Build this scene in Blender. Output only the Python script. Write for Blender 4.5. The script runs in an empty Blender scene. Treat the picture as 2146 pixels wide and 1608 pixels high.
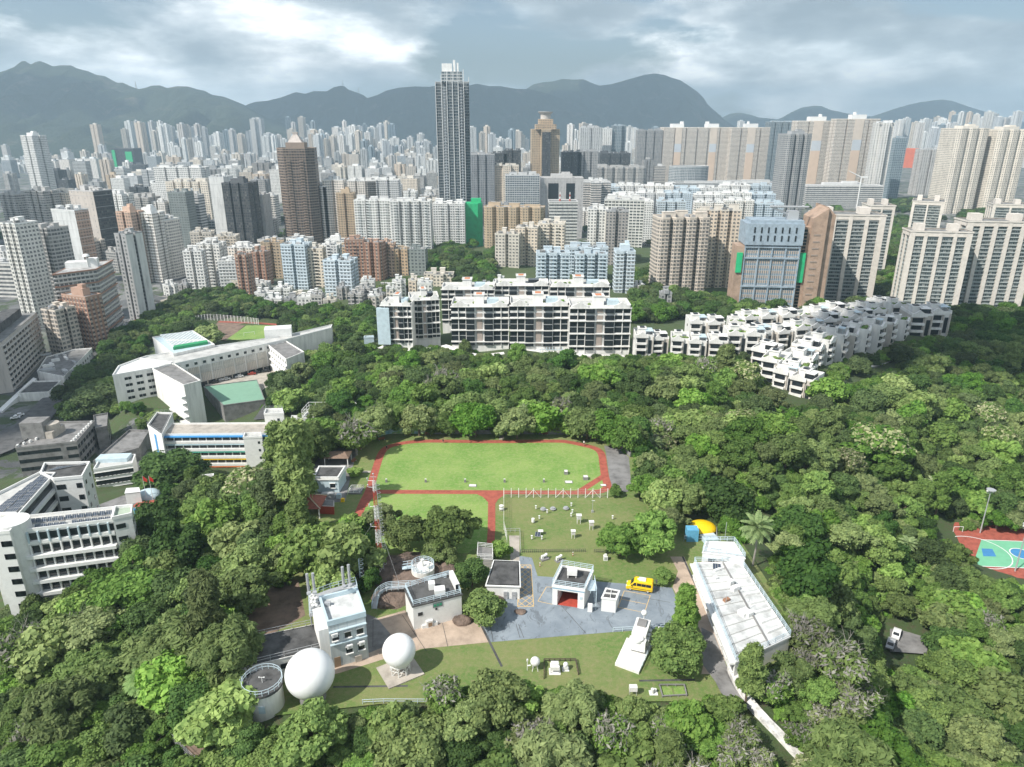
import bpy,math,random
import numpy as np
from mathutils import Vector,Matrix
R=math.radians
SC=bpy.context.scene
COL=SC.collection
CAM_H=90.0;PITCH=20.0;FPX=1489.0;IW,IH=2146.0,1608.0
cd=bpy.data.cameras.new('camera');cam=bpy.data.objects.new('camera',cd);COL.objects.link(cam)
cam.location=(0,0,CAM_H);cam.rotation_euler=(R(90-PITCH),0,0)
cd.sensor_fit='HORIZONTAL';cd.sensor_width=36;cd.lens=36*FPX/IW
cd.clip_start=0.5;cd.clip_end=60000
SC.camera=cam
SC.render.resolution_x=1024;SC.render.resolution_y=767
SUN_EL,SUN_AZ=46.0,234.0
sx,sy=math.sin(R(SUN_AZ)),math.cos(R(SUN_AZ))
SUN_DIR=Vector((sx*math.cos(R(SUN_EL)),sy*math.cos(R(SUN_EL)),math.sin(R(SUN_EL))))
sd=bpy.data.lights.new('sun','SUN');sd.energy=4.9;sd.angle=R(0.53);sd.color=(1.0,0.955,0.88)
sun=bpy.data.objects.new('sun',sd);COL.objects.link(sun)
sun.rotation_euler=(-SUN_DIR).to_track_quat('-Z','Y').to_euler()
SC.view_settings.view_transform='Standard';SC.view_settings.look='None'
SC.view_settings.exposure=0.34;SC.view_settings.gamma=1.0
SC.cycles.use_denoising=True
SC.cycles.max_bounces=5;SC.cycles.diffuse_bounces=2;SC.cycles.glossy_bounces=2
SC.cycles.transmission_bounces=2;SC.cycles.transparent_max_bounces=6;SC.cycles.volume_bounces=1
SC.cycles.volume_step_rate=1.0
SC.cycles.sample_clamp_indirect=4.0
def nd(nt,typ,**kw):
 n=nt.nodes.new(typ)
 for k,v in kw.items():
  if k=='inp':
   for kk,vv in v.items():n.inputs[kk].default_value=vv
  else:setattr(n,k,v)
 return n
def mth(nt,op,a,b=None,c=None,clamp=False):
 n=nt.nodes.new('ShaderNodeMath');n.operation=op;n.use_clamp=clamp
 for i,v in enumerate((a,b,c)):
  if v is None:continue
  if isinstance(v,(int,float)):n.inputs[i].default_value=v
  else:nt.links.new(v,n.inputs[i])
 return n.outputs[0]
def mix(nt,f,a,b,blend='MIX'):
 n=nt.nodes.new('ShaderNodeMix');n.data_type='RGBA';n.blend_type=blend
 for s,v in((n.inputs[0],f),(n.inputs[6],a),(n.inputs[7],b)):
  if isinstance(v,(int,float)):s.default_value=v
  elif isinstance(v,(tuple,list)):s.default_value=(v[0],v[1],v[2],1)
  else:nt.links.new(v,s)
 return n.outputs[2]
def ramp(nt,fac,stops,interp='LINEAR'):
 n=nt.nodes.new('ShaderNodeValToRGB');n.color_ramp.interpolation=interp
 el=n.color_ramp.elements
 while len(el)<len(stops):el.new(0.5)
 for e,(p,c)in zip(el,stops):
  e.position=p;e.color=(c,c,c,1)if isinstance(c,(int,float))else(c[0],c[1],c[2],1)
 nt.links.new(fac,n.inputs[0]);return n.outputs[0]
W=bpy.data.worlds.new('World');SC.world=W;W.use_nodes=True
nt=W.node_tree;nt.nodes.clear()
sky=nd(nt,'ShaderNodeTexSky',sky_type='NISHITA',sun_disc=False,sun_elevation=R(SUN_EL),sun_rotation=R(SUN_AZ))
sky.altitude=100;sky.air_density=1.0;sky.dust_density=1.5;sky.ozone_density=1.5
tc=nd(nt,'ShaderNodeTexCoord')
sep=nd(nt,'ShaderNodeSeparateXYZ');nt.links.new(tc.outputs['Generated'],sep.inputs[0])
vm=nd(nt,'ShaderNodeVectorMath',operation='MULTIPLY');nt.links.new(tc.outputs['Generated'],vm.inputs[0]);vm.inputs[1].default_value=(1.0,1.0,3.1)
n1=nd(nt,'ShaderNodeTexNoise',inp={'Scale':2.6,'Detail':8,'Roughness':0.55,'Distortion':0.2});nt.links.new(vm.outputs[0],n1 .inputs['Vector'])
mp=nd(nt,'ShaderNodeMapping');mp.inputs['Location'].default_value=(5.3,-2.1,1.7);nt.links.new(vm.outputs[0],mp.inputs[0])
n2=nd(nt,'ShaderNodeTexNoise',inp={'Scale':4.6,'Detail':10,'Roughness':0.55,'Distortion':0.25});nt.links.new(mp.outputs[0],n2 .inputs['Vector'])
gap=mth(nt,'SUBTRACT',mth(nt,'ADD',n1 .outputs[0],mth(nt,'MULTIPLY',sep.outputs[0],0.10)),mth(nt,'MULTIPLY',sep.outputs[2],0.1))
cover=ramp(nt,gap,[(0.415,0.0),(0.475,1.0)])
mp3=nd(nt,'ShaderNodeMapping');mp3 .inputs['Location'].default_value=(5.34,-2.07,1.80);nt.links.new(vm.outputs[0],mp3 .inputs[0])
n3=nd(nt,'ShaderNodeTexNoise',inp={'Scale':4.6,'Detail':10,'Roughness':0.55,'Distortion':0.0});nt.links.new(mp3 .outputs[0],n3 .inputs['Vector'])
n2 .inputs['Distortion'].default_value=0.0
painted_light=mth(nt,'ADD',mth(nt,'MULTIPLY',mth(nt,'SUBTRACT',n2 .outputs[0],n3 .outputs[0]),3.2),0.5,clamp=True)  # offset noise paints lit tops and shaded undersides into the cloud colour
thick=ramp(nt,n2 .outputs[0],[(0.34,(5.2,6.0,6.5)),(0.46,(6.6,7.4,7.9)),(0.53,(8.8,9.5,9.9)),(0.62,(12.0,12.4,12.6))])
thick=mix(nt,1.0,thick,ramp(nt,painted_light,[(0.0,(0.68,0.72,0.76)),(0.5,(0.95,0.96,0.97)),(1.0,(1.5,1.47,1.44))]),'MULTIPLY')
low=ramp(nt,sep.outputs[2],[(0.0,1.0),(0.07,0.0)])
thick=mix(nt,mth(nt,'MULTIPLY',low,0.6),thick,(7.6,8.6,9.2))
skyl=mix(nt,cover,sky.outputs[0],thick)
bg=nd(nt,'ShaderNodeBackground',inp={'Strength':0.079});nt.links.new(skyl,bg.inputs[0])
wo=nd(nt,'ShaderNodeOutputWorld');nt.links.new(bg.outputs[0],wo.inputs[0])
W.cycles.sampling_method='MANUAL';W.cycles.sample_map_resolution=512
CP,SP=math.cos(R(PITCH)),math.sin(R(PITCH))
def ray(px,py):
 a=(px-IW/2)/FPX;b=-(py-IH/2)/FPX
 return(a,CP+b*SP,-SP+b*CP)
def G(px,py,z=0.0):
 d=ray(px,py);t=(z-CAM_H)/d[2];return Vector((d[0]*t,d[1]*t,z))
def atY(px,py,Y):
 d=ray(px,py);t=Y/d[1];return Vector((d[0]*t,Y,CAM_H+d[2]*t))
def proj(x,y,z):
 z=z-CAM_H;dep=y*CP-z*SP;up=y*SP+z*CP
 return(IW/2+FPX*x/dep,IH/2-FPX*up/dep,dep)
def cloud(x,y,z,sx_,sy_,sz_,seed):
 from mathutils import noise as N_
 import bmesh
 bm=bmesh.new();bmesh.ops.create_icosphere(bm,subdivisions=5,radius=1.0)
 for v in bm.verts:
  n=1+.55*N_.fractal(v.co*1.4+Vector((seed,0,0)),1.0,2.0,5);v.co=Vector((v.co.x*sx_*n,v.co.y*sy_*n,v.co.z*sz_*n*(1 if v.co.z>0 else .5)))
 me=bpy.data.meshes.new('cloud');bm.to_mesh(me);bm.free();me.polygons.foreach_set('use_smooth',[True]*len(me.polygons))
 m=bpy.data.materials.get('cloud')or bpy.data.materials.new('cloud');m.use_nodes=True;m.node_tree.nodes['Principled BSDF'].inputs['Base Color'].default_value=(.85,.86,.88,1);m.node_tree.nodes['Principled BSDF'].inputs['Roughness'].default_value=1
 me.materials.append(m);o=bpy.data.objects.new('cloud',me);COL.objects.link(o);o.location=(x,y,z);o['kind']='structure'
def shade(gx,gy,gz,z,sx_,sy_,seed):
 t=(z-gz)/SUN_DIR.z;cloud(gx+SUN_DIR.x*t,gy+SUN_DIR.y*t,z,sx_,sy_,90,seed)
shade(-292,352,-55,1150,58,58,1.0)
shade(290,395,-35,1150,75,62,5.0)
shade(-3300,4700,100,1500,900,500,9.0);shade(-500,6000,100,1600,2100,900,12.0);shade(1900,6800,100,1600,2000,900,15.0);shade(5500,8800,0,1800,3000,1000,18.0)
shade(-700,900,-60,1200,170,110,21.0)
MATS={}
def mat(name,col,rough=0.8,var=0.12,scale=0.6,metal=0.0,bump=0.0,spec=None,coord='Object',streak=False):
 if name in MATS:return MATS[name]
 m=bpy.data.materials.new(name);m.use_nodes=True;nt=m.node_tree
 b=nt.nodes['Principled BSDF'];b.inputs['Roughness'].default_value=rough;b.inputs['Metallic'].default_value=metal
 if spec is not None:b.inputs['Specular IOR Level'].default_value=spec
 tc=nd(nt,'ShaderNodeTexCoord');src=tc.outputs[coord]
 if streak:
  mp=nd(nt,'ShaderNodeMapping');mp.inputs['Scale'].default_value=(1,1,0.12);nt.links.new(src,mp.inputs[0]);src2=mp.outputs[0]
 else:src2=src
 n=nd(nt,'ShaderNodeTexNoise',inp={'Scale':scale,'Detail':6,'Roughness':0.65});nt.links.new(src2,n.inputs['Vector'])
 f=ramp(nt,n.outputs[0],[(0.3,1-var*1.6),(0.5,1.0),(0.7,1+var)])
 c=mix(nt,1.0,col,f,'MULTIPLY');nt.links.new(c,b.inputs['Base Color'])
 if bump:
  n3=nd(nt,'ShaderNodeTexNoise',inp={'Scale':scale*6,'Detail':4});nt.links.new(src,n3 .inputs['Vector'])
  bp=nd(nt,'ShaderNodeBump',inp={'Strength':bump,'Distance':0.3});nt.links.new(n3 .outputs[0],bp.inputs['Height']);nt.links.new(bp.outputs[0],b.inputs['Normal'])
 MATS[name]=m;return m
def facade(name,wall,glass=(0.05,0.06,0.07),bay=3.2,fh=3.0,ww=0.5,wh=0.5,band=None,bandh=0.12,curtain=0.35,accent=None,every=0,pier=None,ac=0.5,rough=0.75,grough=0.2,vband=None):
 """wall with a grid of windows, laid out in metres along and up the wall"""
 if name in MATS:return MATS[name]
 m=bpy.data.materials.new(name);m.use_nodes=True;nt=m.node_tree;b=nt.nodes['Principled BSDF']
 uv=nd(nt,'ShaderNodeUVMap');s=nd(nt,'ShaderNodeSeparateXYZ');nt.links.new(uv.outputs[0],s.inputs[0])
 u=mth(nt,'DIVIDE',s.outputs[0],bay);v=mth(nt,'DIVIDE',s.outputs[1],fh)
 fu=mth(nt,'FRACT',u);fv=mth(nt,'FRACT',v);iu=mth(nt,'FLOOR',u);iv=mth(nt,'FLOOR',v)
 inu=mth(nt,'LESS_THAN',mth(nt,'ABSOLUTE',mth(nt,'SUBTRACT',fu,0.5)),ww/2)
 inv=mth(nt,'LESS_THAN',mth(nt,'ABSOLUTE',mth(nt,'SUBTRACT',fv,0.52)),wh/2)
 win=mth(nt,'MULTIPLY',inu,inv)
 cid=nd(nt,'ShaderNodeCombineXYZ');nt.links.new(iu,cid.inputs[0]);nt.links.new(iv,cid.inputs[1])
 oi=nd(nt,'ShaderNodeObjectInfo');nt.links.new(mth(nt,'MULTIPLY',oi.outputs['Random'],91.7),cid.inputs[2])
 wn=nd(nt,'ShaderNodeTexWhiteNoise',noise_dimensions='3D');nt.links.new(cid.outputs[0],wn.inputs['Vector'])
 gl=mix(nt,ramp(nt,wn.outputs[0],[(0.6,0.0),(1.0,curtain)]),glass,(0.42,0.41,0.38))
 mul=mth(nt,'LESS_THAN',mth(nt,'ABSOLUTE',mth(nt,'SUBTRACT',fu,0.5)),0.025)
 gl=mix(nt,mul,gl,wall)
 tc=nd(nt,'ShaderNodeTexCoord');mp=nd(nt,'ShaderNodeMapping');mp.inputs['Scale'].default_value=(0.35,0.35,0.05)
 nt.links.new(tc.outputs['Object'],mp.inputs[0])
 nz=nd(nt,'ShaderNodeTexNoise',inp={'Scale':1.0,'Detail':5,'Roughness':0.7});nt.links.new(mp.outputs[0],nz.inputs['Vector'])
 wl=mix(nt,1.0,wall,ramp(nt,nz.outputs[0],[(0.3,0.66),(0.5,0.98),(0.7,1.1)]),'MULTIPLY')
 wl=mix(nt,1.0,wl,ramp(nt,oi.outputs['Random'],[(0.0,(0.74,0.76,0.79)),(0.35,(1.05,1.03,1.0)),(0.6,(1.03,0.93,0.84)),(0.8,(0.9,0.9,0.88)),(1.0,(1.12,1.11,1.08))]),'MULTIPLY')
 if pier is not None:
  wl=mix(nt,inu,wl,pier)
 if accent is not None and every:
  em=mth(nt,'LESS_THAN',mth(nt,'MODULO',mth(nt,'ABSOLUTE',iu),float(every)),0.5)
  wl=mix(nt,em,wl,accent)
 if band is not None:
  bm=mth(nt,'LESS_THAN',fv,bandh);wl=mix(nt,bm,wl,band)
 if vband is not None:
  bm=mth(nt,'LESS_THAN',fu,0.1);wl=mix(nt,bm,wl,vband)
 if ac:
  a1=mth(nt,'LESS_THAN',mth(nt,'ABSOLUTE',mth(nt,'SUBTRACT',fu,0.5+ww/2+0.07)),0.06)
  a2=mth(nt,'LESS_THAN',mth(nt,'ABSOLUTE',mth(nt,'SUBTRACT',fv,0.30)),0.10)
  a3=mth(nt,'LESS_THAN',wn.outputs[0],ac)
  wl=mix(nt,mth(nt,'MULTIPLY',mth(nt,'MULTIPLY',a1,a2),a3),wl,(0.12,0.12,0.12))
 c=mix(nt,win,wl,gl);nt.links.new(c,b.inputs['Base Color'])
 rg=nd(nt,'ShaderNodeMix');nt.links.new(win,rg.inputs[0]);rg.inputs[2].default_value=rough;rg.inputs[3].default_value=grough
 nt.links.new(rg.outputs[0],b.inputs['Roughness'])
 bp=nd(nt,'ShaderNodeBump',inp={'Strength':1.0,'Distance':0.5});bp.invert=True
 nt.links.new(win,bp.inputs['Height']);nt.links.new(bp.outputs[0],b.inputs['Normal'])
 MATS[name]=m;return m
def link(o,parent=None):
 COL.objects.link(o)
 if parent is not None:o.parent=parent
 return o
def tag(o,label=None,cat=None,group=None,kind=None):
 if label:o['label']=label
 if cat:o['category']=cat
 if group:o['group']=group
 if kind:o['kind']=kind
 return o
def empty(name,loc,rz=0.0):
 o=bpy.data.objects.new(name,None);COL.objects.link(o);o.location=loc;o.rotation_euler=(0,0,rz)
 o.empty_display_size=0.5;return o
def copy_tree(o,parent=None):
 c=o.copy();COL.objects.link(c)
 if parent is not None:c.parent=parent
 for ch in list(o.children):copy_tree(ch,c)
 return c
class MB:
 """collects polygons with wall coordinates in metres; build() links them as ONE mesh object"""
 def __init__(s):s.v=[];s.f=[];s.m=[];s.uv=[]
 def poly(s,pts,mi=0,uv=None):
  i=len(s.v);s.v+=[tuple(p)for p in pts];s.f.append(tuple(range(i,i+len(pts))));s.m.append(mi)
  s.uv+=uv if uv else[(p[0],p[1])for p in pts]
 def wall(s,a,b,z0,z1,mi=0,u0=0.0):
  L=math.hypot(b[0]-a[0],b[1]-a[1])
  s.poly([(a[0],a[1],z0),(b[0],b[1],z0),(b[0],b[1],z1),(a[0],a[1],z1)],mi,[(u0,z0),(u0+L,z0),(u0+L,z1),(u0,z1)])
 def prism(s,pts,z0,z1,mi=0,top=None,centre=0.0):
  """pts counter-clockwise seen from above; centre = bay width to centre each wall's windows on"""
  n=len(pts)
  for i in range(n):
   a,b=pts[i],pts[(i+1)%n];L=math.hypot(b[0]-a[0],b[1]-a[1])
   u0=0.0
   if centre:k=max(1,round(L/centre));u0=(k*centre-L)/2.0
   s.wall(a,b,z0,z1,mi,u0)
  s.poly([(p[0],p[1],z1)for p in pts],mi if top is None else top)
  s.poly([(p[0],p[1],z0)for p in reversed(pts)],mi if top is None else top)
 def box(s,c,d,mi=0,rz=0.0,top=None):
  """c = centre of the base, d = full sizes"""
  hx,hy=d[0]/2,d[1]/2;cs,sn=math.cos(rz),math.sin(rz)
  pts=[(c[0]+x*cs-y*sn,c[1]+x*sn+y*cs)for x,y in((-hx,-hy),(hx,-hy),(hx,hy),(-hx,hy))]
  s.prism(pts,c[2],c[2]+d[2],mi,top)
 def tube(s,p,q,r0,r1=None,n=6,mi=0,caps=True):
  r1=r0 if r1 is None else r1
  p,q=Vector(p),Vector(q);d=(q-p)
  if d.length<1e-6:return
  d.normalize();a=d.orthogonal().normalized();b=d.cross(a)
  A=[p+(a*math.cos(2*math.pi*k/n)+b*math.sin(2*math.pi*k/n))*r0 for k in range(n)]
  B=[q+(a*math.cos(2*math.pi*k/n)+b*math.sin(2*math.pi*k/n))*r1 for k in range(n)]
  for k in range(n):s.poly([A[k],A[(k+1)%n],B[(k+1)%n],B[k]],mi)
  if caps:s.poly(B,mi);s.poly(A[::-1],mi)
 def cyl(s,c,r,h,n=24,mi=0,top=None,r1=None):
  r1=r if r1 is None else r1
  A=[(c[0]+r*math.cos(2*math.pi*k/n),c[1]+r*math.sin(2*math.pi*k/n),c[2])for k in range(n)]
  B=[(c[0]+r1*math.cos(2*math.pi*k/n),c[1]+r1*math.sin(2*math.pi*k/n),c[2]+h)for k in range(n)]
  for k in range(n):
   u=2*math.pi*r/n
   s.poly([A[k],A[(k+1)%n],B[(k+1)%n],B[k]],mi,[(k*u,0),(k*u+u,0),(k*u+u,h),(k*u,h)])
  s.poly(B,mi if top is None else top);s.poly(A[::-1],mi if top is None else top)
 def sphere(s,c,r,n=24,m=14,mi=0,z0=-1.0,sq=(1,1,1)):
  rows=[]
  t0=math.acos(max(-1,min(1,z0)))
  for i in range(m+1):
   t=t0*i/m
   rows.append([(c[0]+sq[0]*r*math.sin(t)*math.cos(2*math.pi*k/n),c[1]+sq[1]*r*math.sin(t)*math.sin(2*math.pi*k/n),c[2]+sq[2]*r*math.cos(t))for k in range(n)])
  for i in range(m):
   for k in range(n):
    q=[rows[i+1][k],rows[i+1][(k+1)%n],rows[i][(k+1)%n],rows[i][k]]
    if i==0:q=q[:3]
    s.poly(q,mi)
 def mesh(s,name,mats,smooth=False):
  me=bpy.data.meshes.new(name);me.from_pydata(s.v,[],s.f)
  for m in(mats if isinstance(mats,(list,tuple))else[mats]):me.materials.append(m)
  if any(s.m):me.polygons.foreach_set('material_index',s.m)
  ul=me.uv_layers.new(name='UVMap');ul.data.foreach_set('uv',np.array(s.uv,dtype=np.float32).ravel())
  if smooth:
   me.polygons.foreach_set('use_smooth',[True]*len(s.f))
   import bmesh
   bm=bmesh.new();bm.from_mesh(me);bmesh.ops.remove_doubles(bm,verts=bm.verts,dist=0.002);bm.to_mesh(me);bm.free()
  me.update();return me
 def build(s,name,mats,parent=None,smooth=False,loc=None):
  o=bpy.data.objects.new(name,s.mesh(name,mats,smooth));link(o,parent)
  if loc is not None:o.location=loc
  return o
def np_mesh(name,verts,faces4,mats,smooth=False):
 me=bpy.data.meshes.new(name);nv,nf=len(verts),len(faces4)
 k=faces4 .shape[1]
 me.vertices.add(nv);me.vertices.foreach_set('co',verts.astype(np.float32).ravel())
 me.loops.add(nf*k);me.loops.foreach_set('vertex_index',faces4 .astype(np.int32).ravel())
 me.polygons.add(nf);me.polygons.foreach_set('loop_start',np.arange(0,nf*k,k,dtype=np.int32))
 me.polygons.foreach_set('loop_total',np.full(nf,k,dtype=np.int32))
 for m in(mats if isinstance(mats,(list,tuple))else[mats]):me.materials.append(m)
 me.update(calc_edges=True);me.validate()
 if smooth:me.polygons.foreach_set('use_smooth',[True]*nf)
 return me
from mathutils import noise as mnoise
def in_poly(x,y,poly):
 x=np.asarray(x,float);y=np.asarray(y,float);r=np.zeros(x.shape,bool);n=len(poly)
 for i in range(n):
  x0,y0=poly[i][0],poly[i][1];x1,y1=poly[(i+1)%n][0],poly[(i+1)%n][1]
  if y0==y1:continue
  c=((y0>y)!=(y1>y))&(x<(x1-x0)*(y-y0)/(y1-y0)+x0);r^=c
 return r
def dist_poly(x,y,poly,closed=True):
 d=np.full(np.shape(x),1e9);n=len(poly)
 for i in range(n if closed else n-1):
  ax,ay=poly[i][0],poly[i][1];bx,by=poly[(i+1)%n][0],poly[(i+1)%n][1]
  L=(bx-ax)**2+(by-ay)**2+1e-9
  t=np.clip(((x-ax)*(bx-ax)+(y-ay)*(by-ay))/L,0,1)
  d=np.minimum(d,np.hypot(x-ax-t*(bx-ax),y-ay-t*(by-ay)))
 return d
PLATEAU=[G(*p)for p in[(575,1500),(500,1440),(470,1380),(500,1310),(545,1250),(640,1190),(700,1120),(640,1085),(625,1010),(660,950),(745,925),(830,897),(1240,902),(1330,945),(1345,1050),(1450,1085),(1560,1125),(1640,1250),(1700,1400),(1560,1440),(1500,1475),(1200,1475),(800,1480)]]
CTRL=[(300,1550,-9),(0,1500,-20),(0,1300,-31),(150,1200,-26),(300,1050,-33),(380,1200,-13),(450,990,-41),(600,1000,-15),(420,1350,-10),(250,1400,-16),(520,1080,-14),(100,950,-53),(0,800,-57),(150,800,-56),(280,650,-58),(300,840,-41),(450,800,-42),(600,760,-42),(600,890,-36),(700,860,-26),(750,760,-34),(500,700,-50),(700,680,-48),(560,610,-54),(380,600,-58),(200,900,-54),(430,900,-47),(300,1000,-46),(850,800,-26),(1000,850,-14),(1000,790,-28),(1200,850,-14),(1200,800,-24),(1300,772,-30),(1400,850,-10),(1500,800,-18),(1350,748,-22),(1500,760,-22),(1600,850,-18),(1650,780,-22),(1700,700,-22),(1900,690,-24),(1100,745,-25),(950,745,-27),(850,745,-30),(1800,690,-22),(1550,950,-8),(1750,900,-18),(1900,800,-28),(2100,750,-34),(2100,900,-34),(2000,1000,-33),(2100,1160,-36),(1900,1200,-31),(1750,1150,-18),(1700,1300,-12),(1878,1332,-30),(1930,1380,-30),(1800,1500,-22),(2100,1550,-32),(1650,1550,-9),(1500,1600,-5),(1200,1620,-6),(900,1620,-8),(600,1600,-9),(1400,650,-38),(1550,640,-45),(1700,650,-46),(1900,640,-50),(2146,640,-48),(1350,600,-45),(1000,560,-36),(950,600,-45),(1100,600,-35),(1250,590,-35),(0,600,-60),(200,550,-60),(400,550,-60),(700,560,-60),(1200,500,-60),(1600,500,-60),(2000,500,-60),(1000,430,-60),(200,400,-60),(1700,400,-60),(-150,700,-58),(-150,1000,-50),(-200,1400,-36),(2350,700,-45),(2350,1200,-40),(2350,1600,-38)]
CP3=np.array([tuple(G(a,b,c))for a,b,c in CTRL])
def terr_raw(x,y):
 x=np.asarray(x,float);y=np.asarray(y,float);num=0;den=0
 for cx_,cy_,cz_ in CP3:
  w=1.0/(((x-cx_)**2+(y-cy_)**2)+80.0)**1.7
  num=num+w*cz_;den=den+w
 z=num/den
 far=np.clip((y-820)/250,0,1);z=z*(1-far)-60*far
 ax=np.clip((np.abs(x)-650)/300,0,1);return z*(1-ax)-60*ax
def terrain(x,y):
 z=terr_raw(x,y);x=np.asarray(x,float);y=np.asarray(y,float)
 ins=in_poly(x,y,PLATEAU);d=np.where(ins,0.0,dist_poly(x,y,PLATEAU))
 t=np.clip(d/22.0,0,1);t=t*t*(3-2*t)
 return-0.25*(1-t)+z*t
def tz(x,y):return float(terrain(np.array([x]),np.array([y]))[0])
import bisect
def tz_grid(x,y):
 i=min(max(bisect.bisect(XL,x)-1,0),nx-2);j=min(max(bisect.bisect(YL,y)-1,0),ny-2)
 u=(x-XL[i])/(XL[i+1]-XL[i]);v=(y-YL[j])/(YL[j+1]-YL[j])
 return(ZL_[j][i]*(1-u)+ZL_[j][i+1]*u)*(1-v)+(ZL_[j+1][i]*(1-u)+ZL_[j+1][i+1]*u)*v
def onground(px,py,z0=-30.0,n=12):
 """the place on the terrain that shows at this point of the survey picture"""
 z=z0
 for _ in range(n):
  p=G(px,py,z);z=0.5*z+0.5*tz(p.x,p.y)
 return G(px,py,z)
def ground_mat():
 m=bpy.data.materials.new('ground');m.use_nodes=True;nt=m.node_tree;b=nt.nodes['Principled BSDF'];b.inputs['Roughness'].default_value=0.95
 at=nd(nt,'ShaderNodeAttribute',attribute_name='veg');tc=nd(nt,'ShaderNodeTexCoord')
 n1=nd(nt,'ShaderNodeTexNoise',inp={'Scale':0.06,'Detail':8,'Roughness':0.7});nt.links.new(tc.outputs['Object'],n1 .inputs[0])
 n2=nd(nt,'ShaderNodeTexNoise',inp={'Scale':0.6,'Detail':6,'Roughness':0.75});nt.links.new(tc.outputs['Object'],n2 .inputs[0])
 green=mix(nt,n1 .outputs[0],(0.04,0.075,0.022),(0.075,0.11,0.035));green=mix(nt,ramp(nt,n2 .outputs[0],[(0.5,0.0),(0.7,1.0)]),green,(0.09,0.065,0.045))
 vor=nd(nt,'ShaderNodeTexVoronoi',inp={'Scale':0.035});nt.links.new(tc.outputs['Object'],vor.inputs[0])
 hs=nd(nt,'ShaderNodeSeparateColor');nt.links.new(vor.outputs['Color'],hs.inputs[0])
 city=mix(nt,hs.outputs[0],(0.07,0.075,0.08),(0.24,0.24,0.235));city=mix(nt,1.0,city,ramp(nt,n2 .outputs[0],[(0.3,0.7),(0.7,1.2)]),'MULTIPLY')
 city=mix(nt,ramp(nt,n1 .outputs[0],[(0.52,0.0),(0.56,1.0)]),city,(0.05,0.075,0.03))
 nt.links.new(mix(nt,at.outputs['Fac'],city,green),b.inputs['Base Color'])
 bp=nd(nt,'ShaderNodeBump',inp={'Strength':0.8,'Distance':0.6});nt.links.new(n2 .outputs[0],bp.inputs['Height']);nt.links.new(bp.outputs[0],b.inputs['Normal'])
 return m
xs=np.concatenate([[-14000,-9000,-6000,-4000,-2500,-1700,-1200,-950,-800],np.arange(-700,-200,9.0),np.arange(-200,240,4.0),np.arange(240,700,9.0),[760,850,1000,1300,1800,2600,4000,6000,9000,14000]])
ys=np.concatenate([[-3000,-1200,-500,-200,-100,-40,0,20,40,55],np.arange(66,420,4.0),np.arange(420,820,9.0),np.arange(840,1300,30.0),[1400,1600,1900,2300,2800,3400,4200,5200,6500,8000,10000,13000]])
X,Y=np.meshgrid(xs,ys);Z=terrain(X,Y)
nz_=np.sin(X*.11+3*np.sin(Y*.05))*np.cos(Y*.13)*0.8
dpl=np.where(in_poly(X,Y,PLATEAU),0,np.clip(dist_poly(X,Y,PLATEAU)/15,0,1));Z=Z+nz_*dpl*np.clip((Z+58)/8,0,1)
nx,ny=len(xs),len(ys);XL,YL,ZL_=xs.tolist(),ys.tolist(),Z.tolist();tz=tz_grid;I=np.arange(nx*ny).reshape(ny,nx)
F=np.stack([I[:-1,:-1],I[:-1,1:],I[1:,1:],I[1:,:-1]],-1).reshape(-1,4)
me=np_mesh('ground',np.stack([X,Y,Z],-1).reshape(-1,3),F,[ground_mat()],smooth=True)
av=me.attributes.new('veg','FLOAT','POINT');vg=np.clip((Z+55.5)/4,0,1).ravel()*(Y.ravel()<900);TOWNG=[G(a_,b_,-50)for a_,b_ in[(-400,1010),(-400,840),(60,840),(130,880),(200,950),(290,900),(330,900),(310,960),(330,1010),(180,1010)]];vg=vg*(1-in_poly(X.ravel(),Y.ravel(),TOWNG));av.data.foreach_set('value',vg.astype(np.float32))
g=link(bpy.data.objects.new('ground',me));g['kind']='structure'
def mountain_mat(name,c1,c2,rock):
 m=bpy.data.materials.new(name);m.use_nodes=True;nt=m.node_tree;b=nt.nodes['Principled BSDF'];b.inputs['Roughness'].default_value=1.0;b.inputs['Specular IOR Level'].default_value=0.1
 tc=nd(nt,'ShaderNodeTexCoord')
 n1=nd(nt,'ShaderNodeTexNoise',inp={'Scale':0.004,'Detail':10,'Roughness':0.7});nt.links.new(tc.outputs['Object'],n1 .inputs[0])
 n2=nd(nt,'ShaderNodeTexNoise',inp={'Scale':0.03,'Detail':6,'Roughness':0.8});nt.links.new(tc.outputs['Object'],n2 .inputs[0])
 c=mix(nt,n2 .outputs[0],c1,c2);c=mix(nt,ramp(nt,n1 .outputs[0],[(0.56,0.0),(0.70,0.8)]),c,rock)
 nt.links.new(c,b.inputs['Base Color'])
 bp=nd(nt,'ShaderNodeBump',inp={'Strength':0.9,'Distance':45.0});nt.links.new(n2 .outputs[0],bp.inputs['Height']);nt.links.new(bp.outputs[0],b.inputs['Normal'])
 return m
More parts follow.
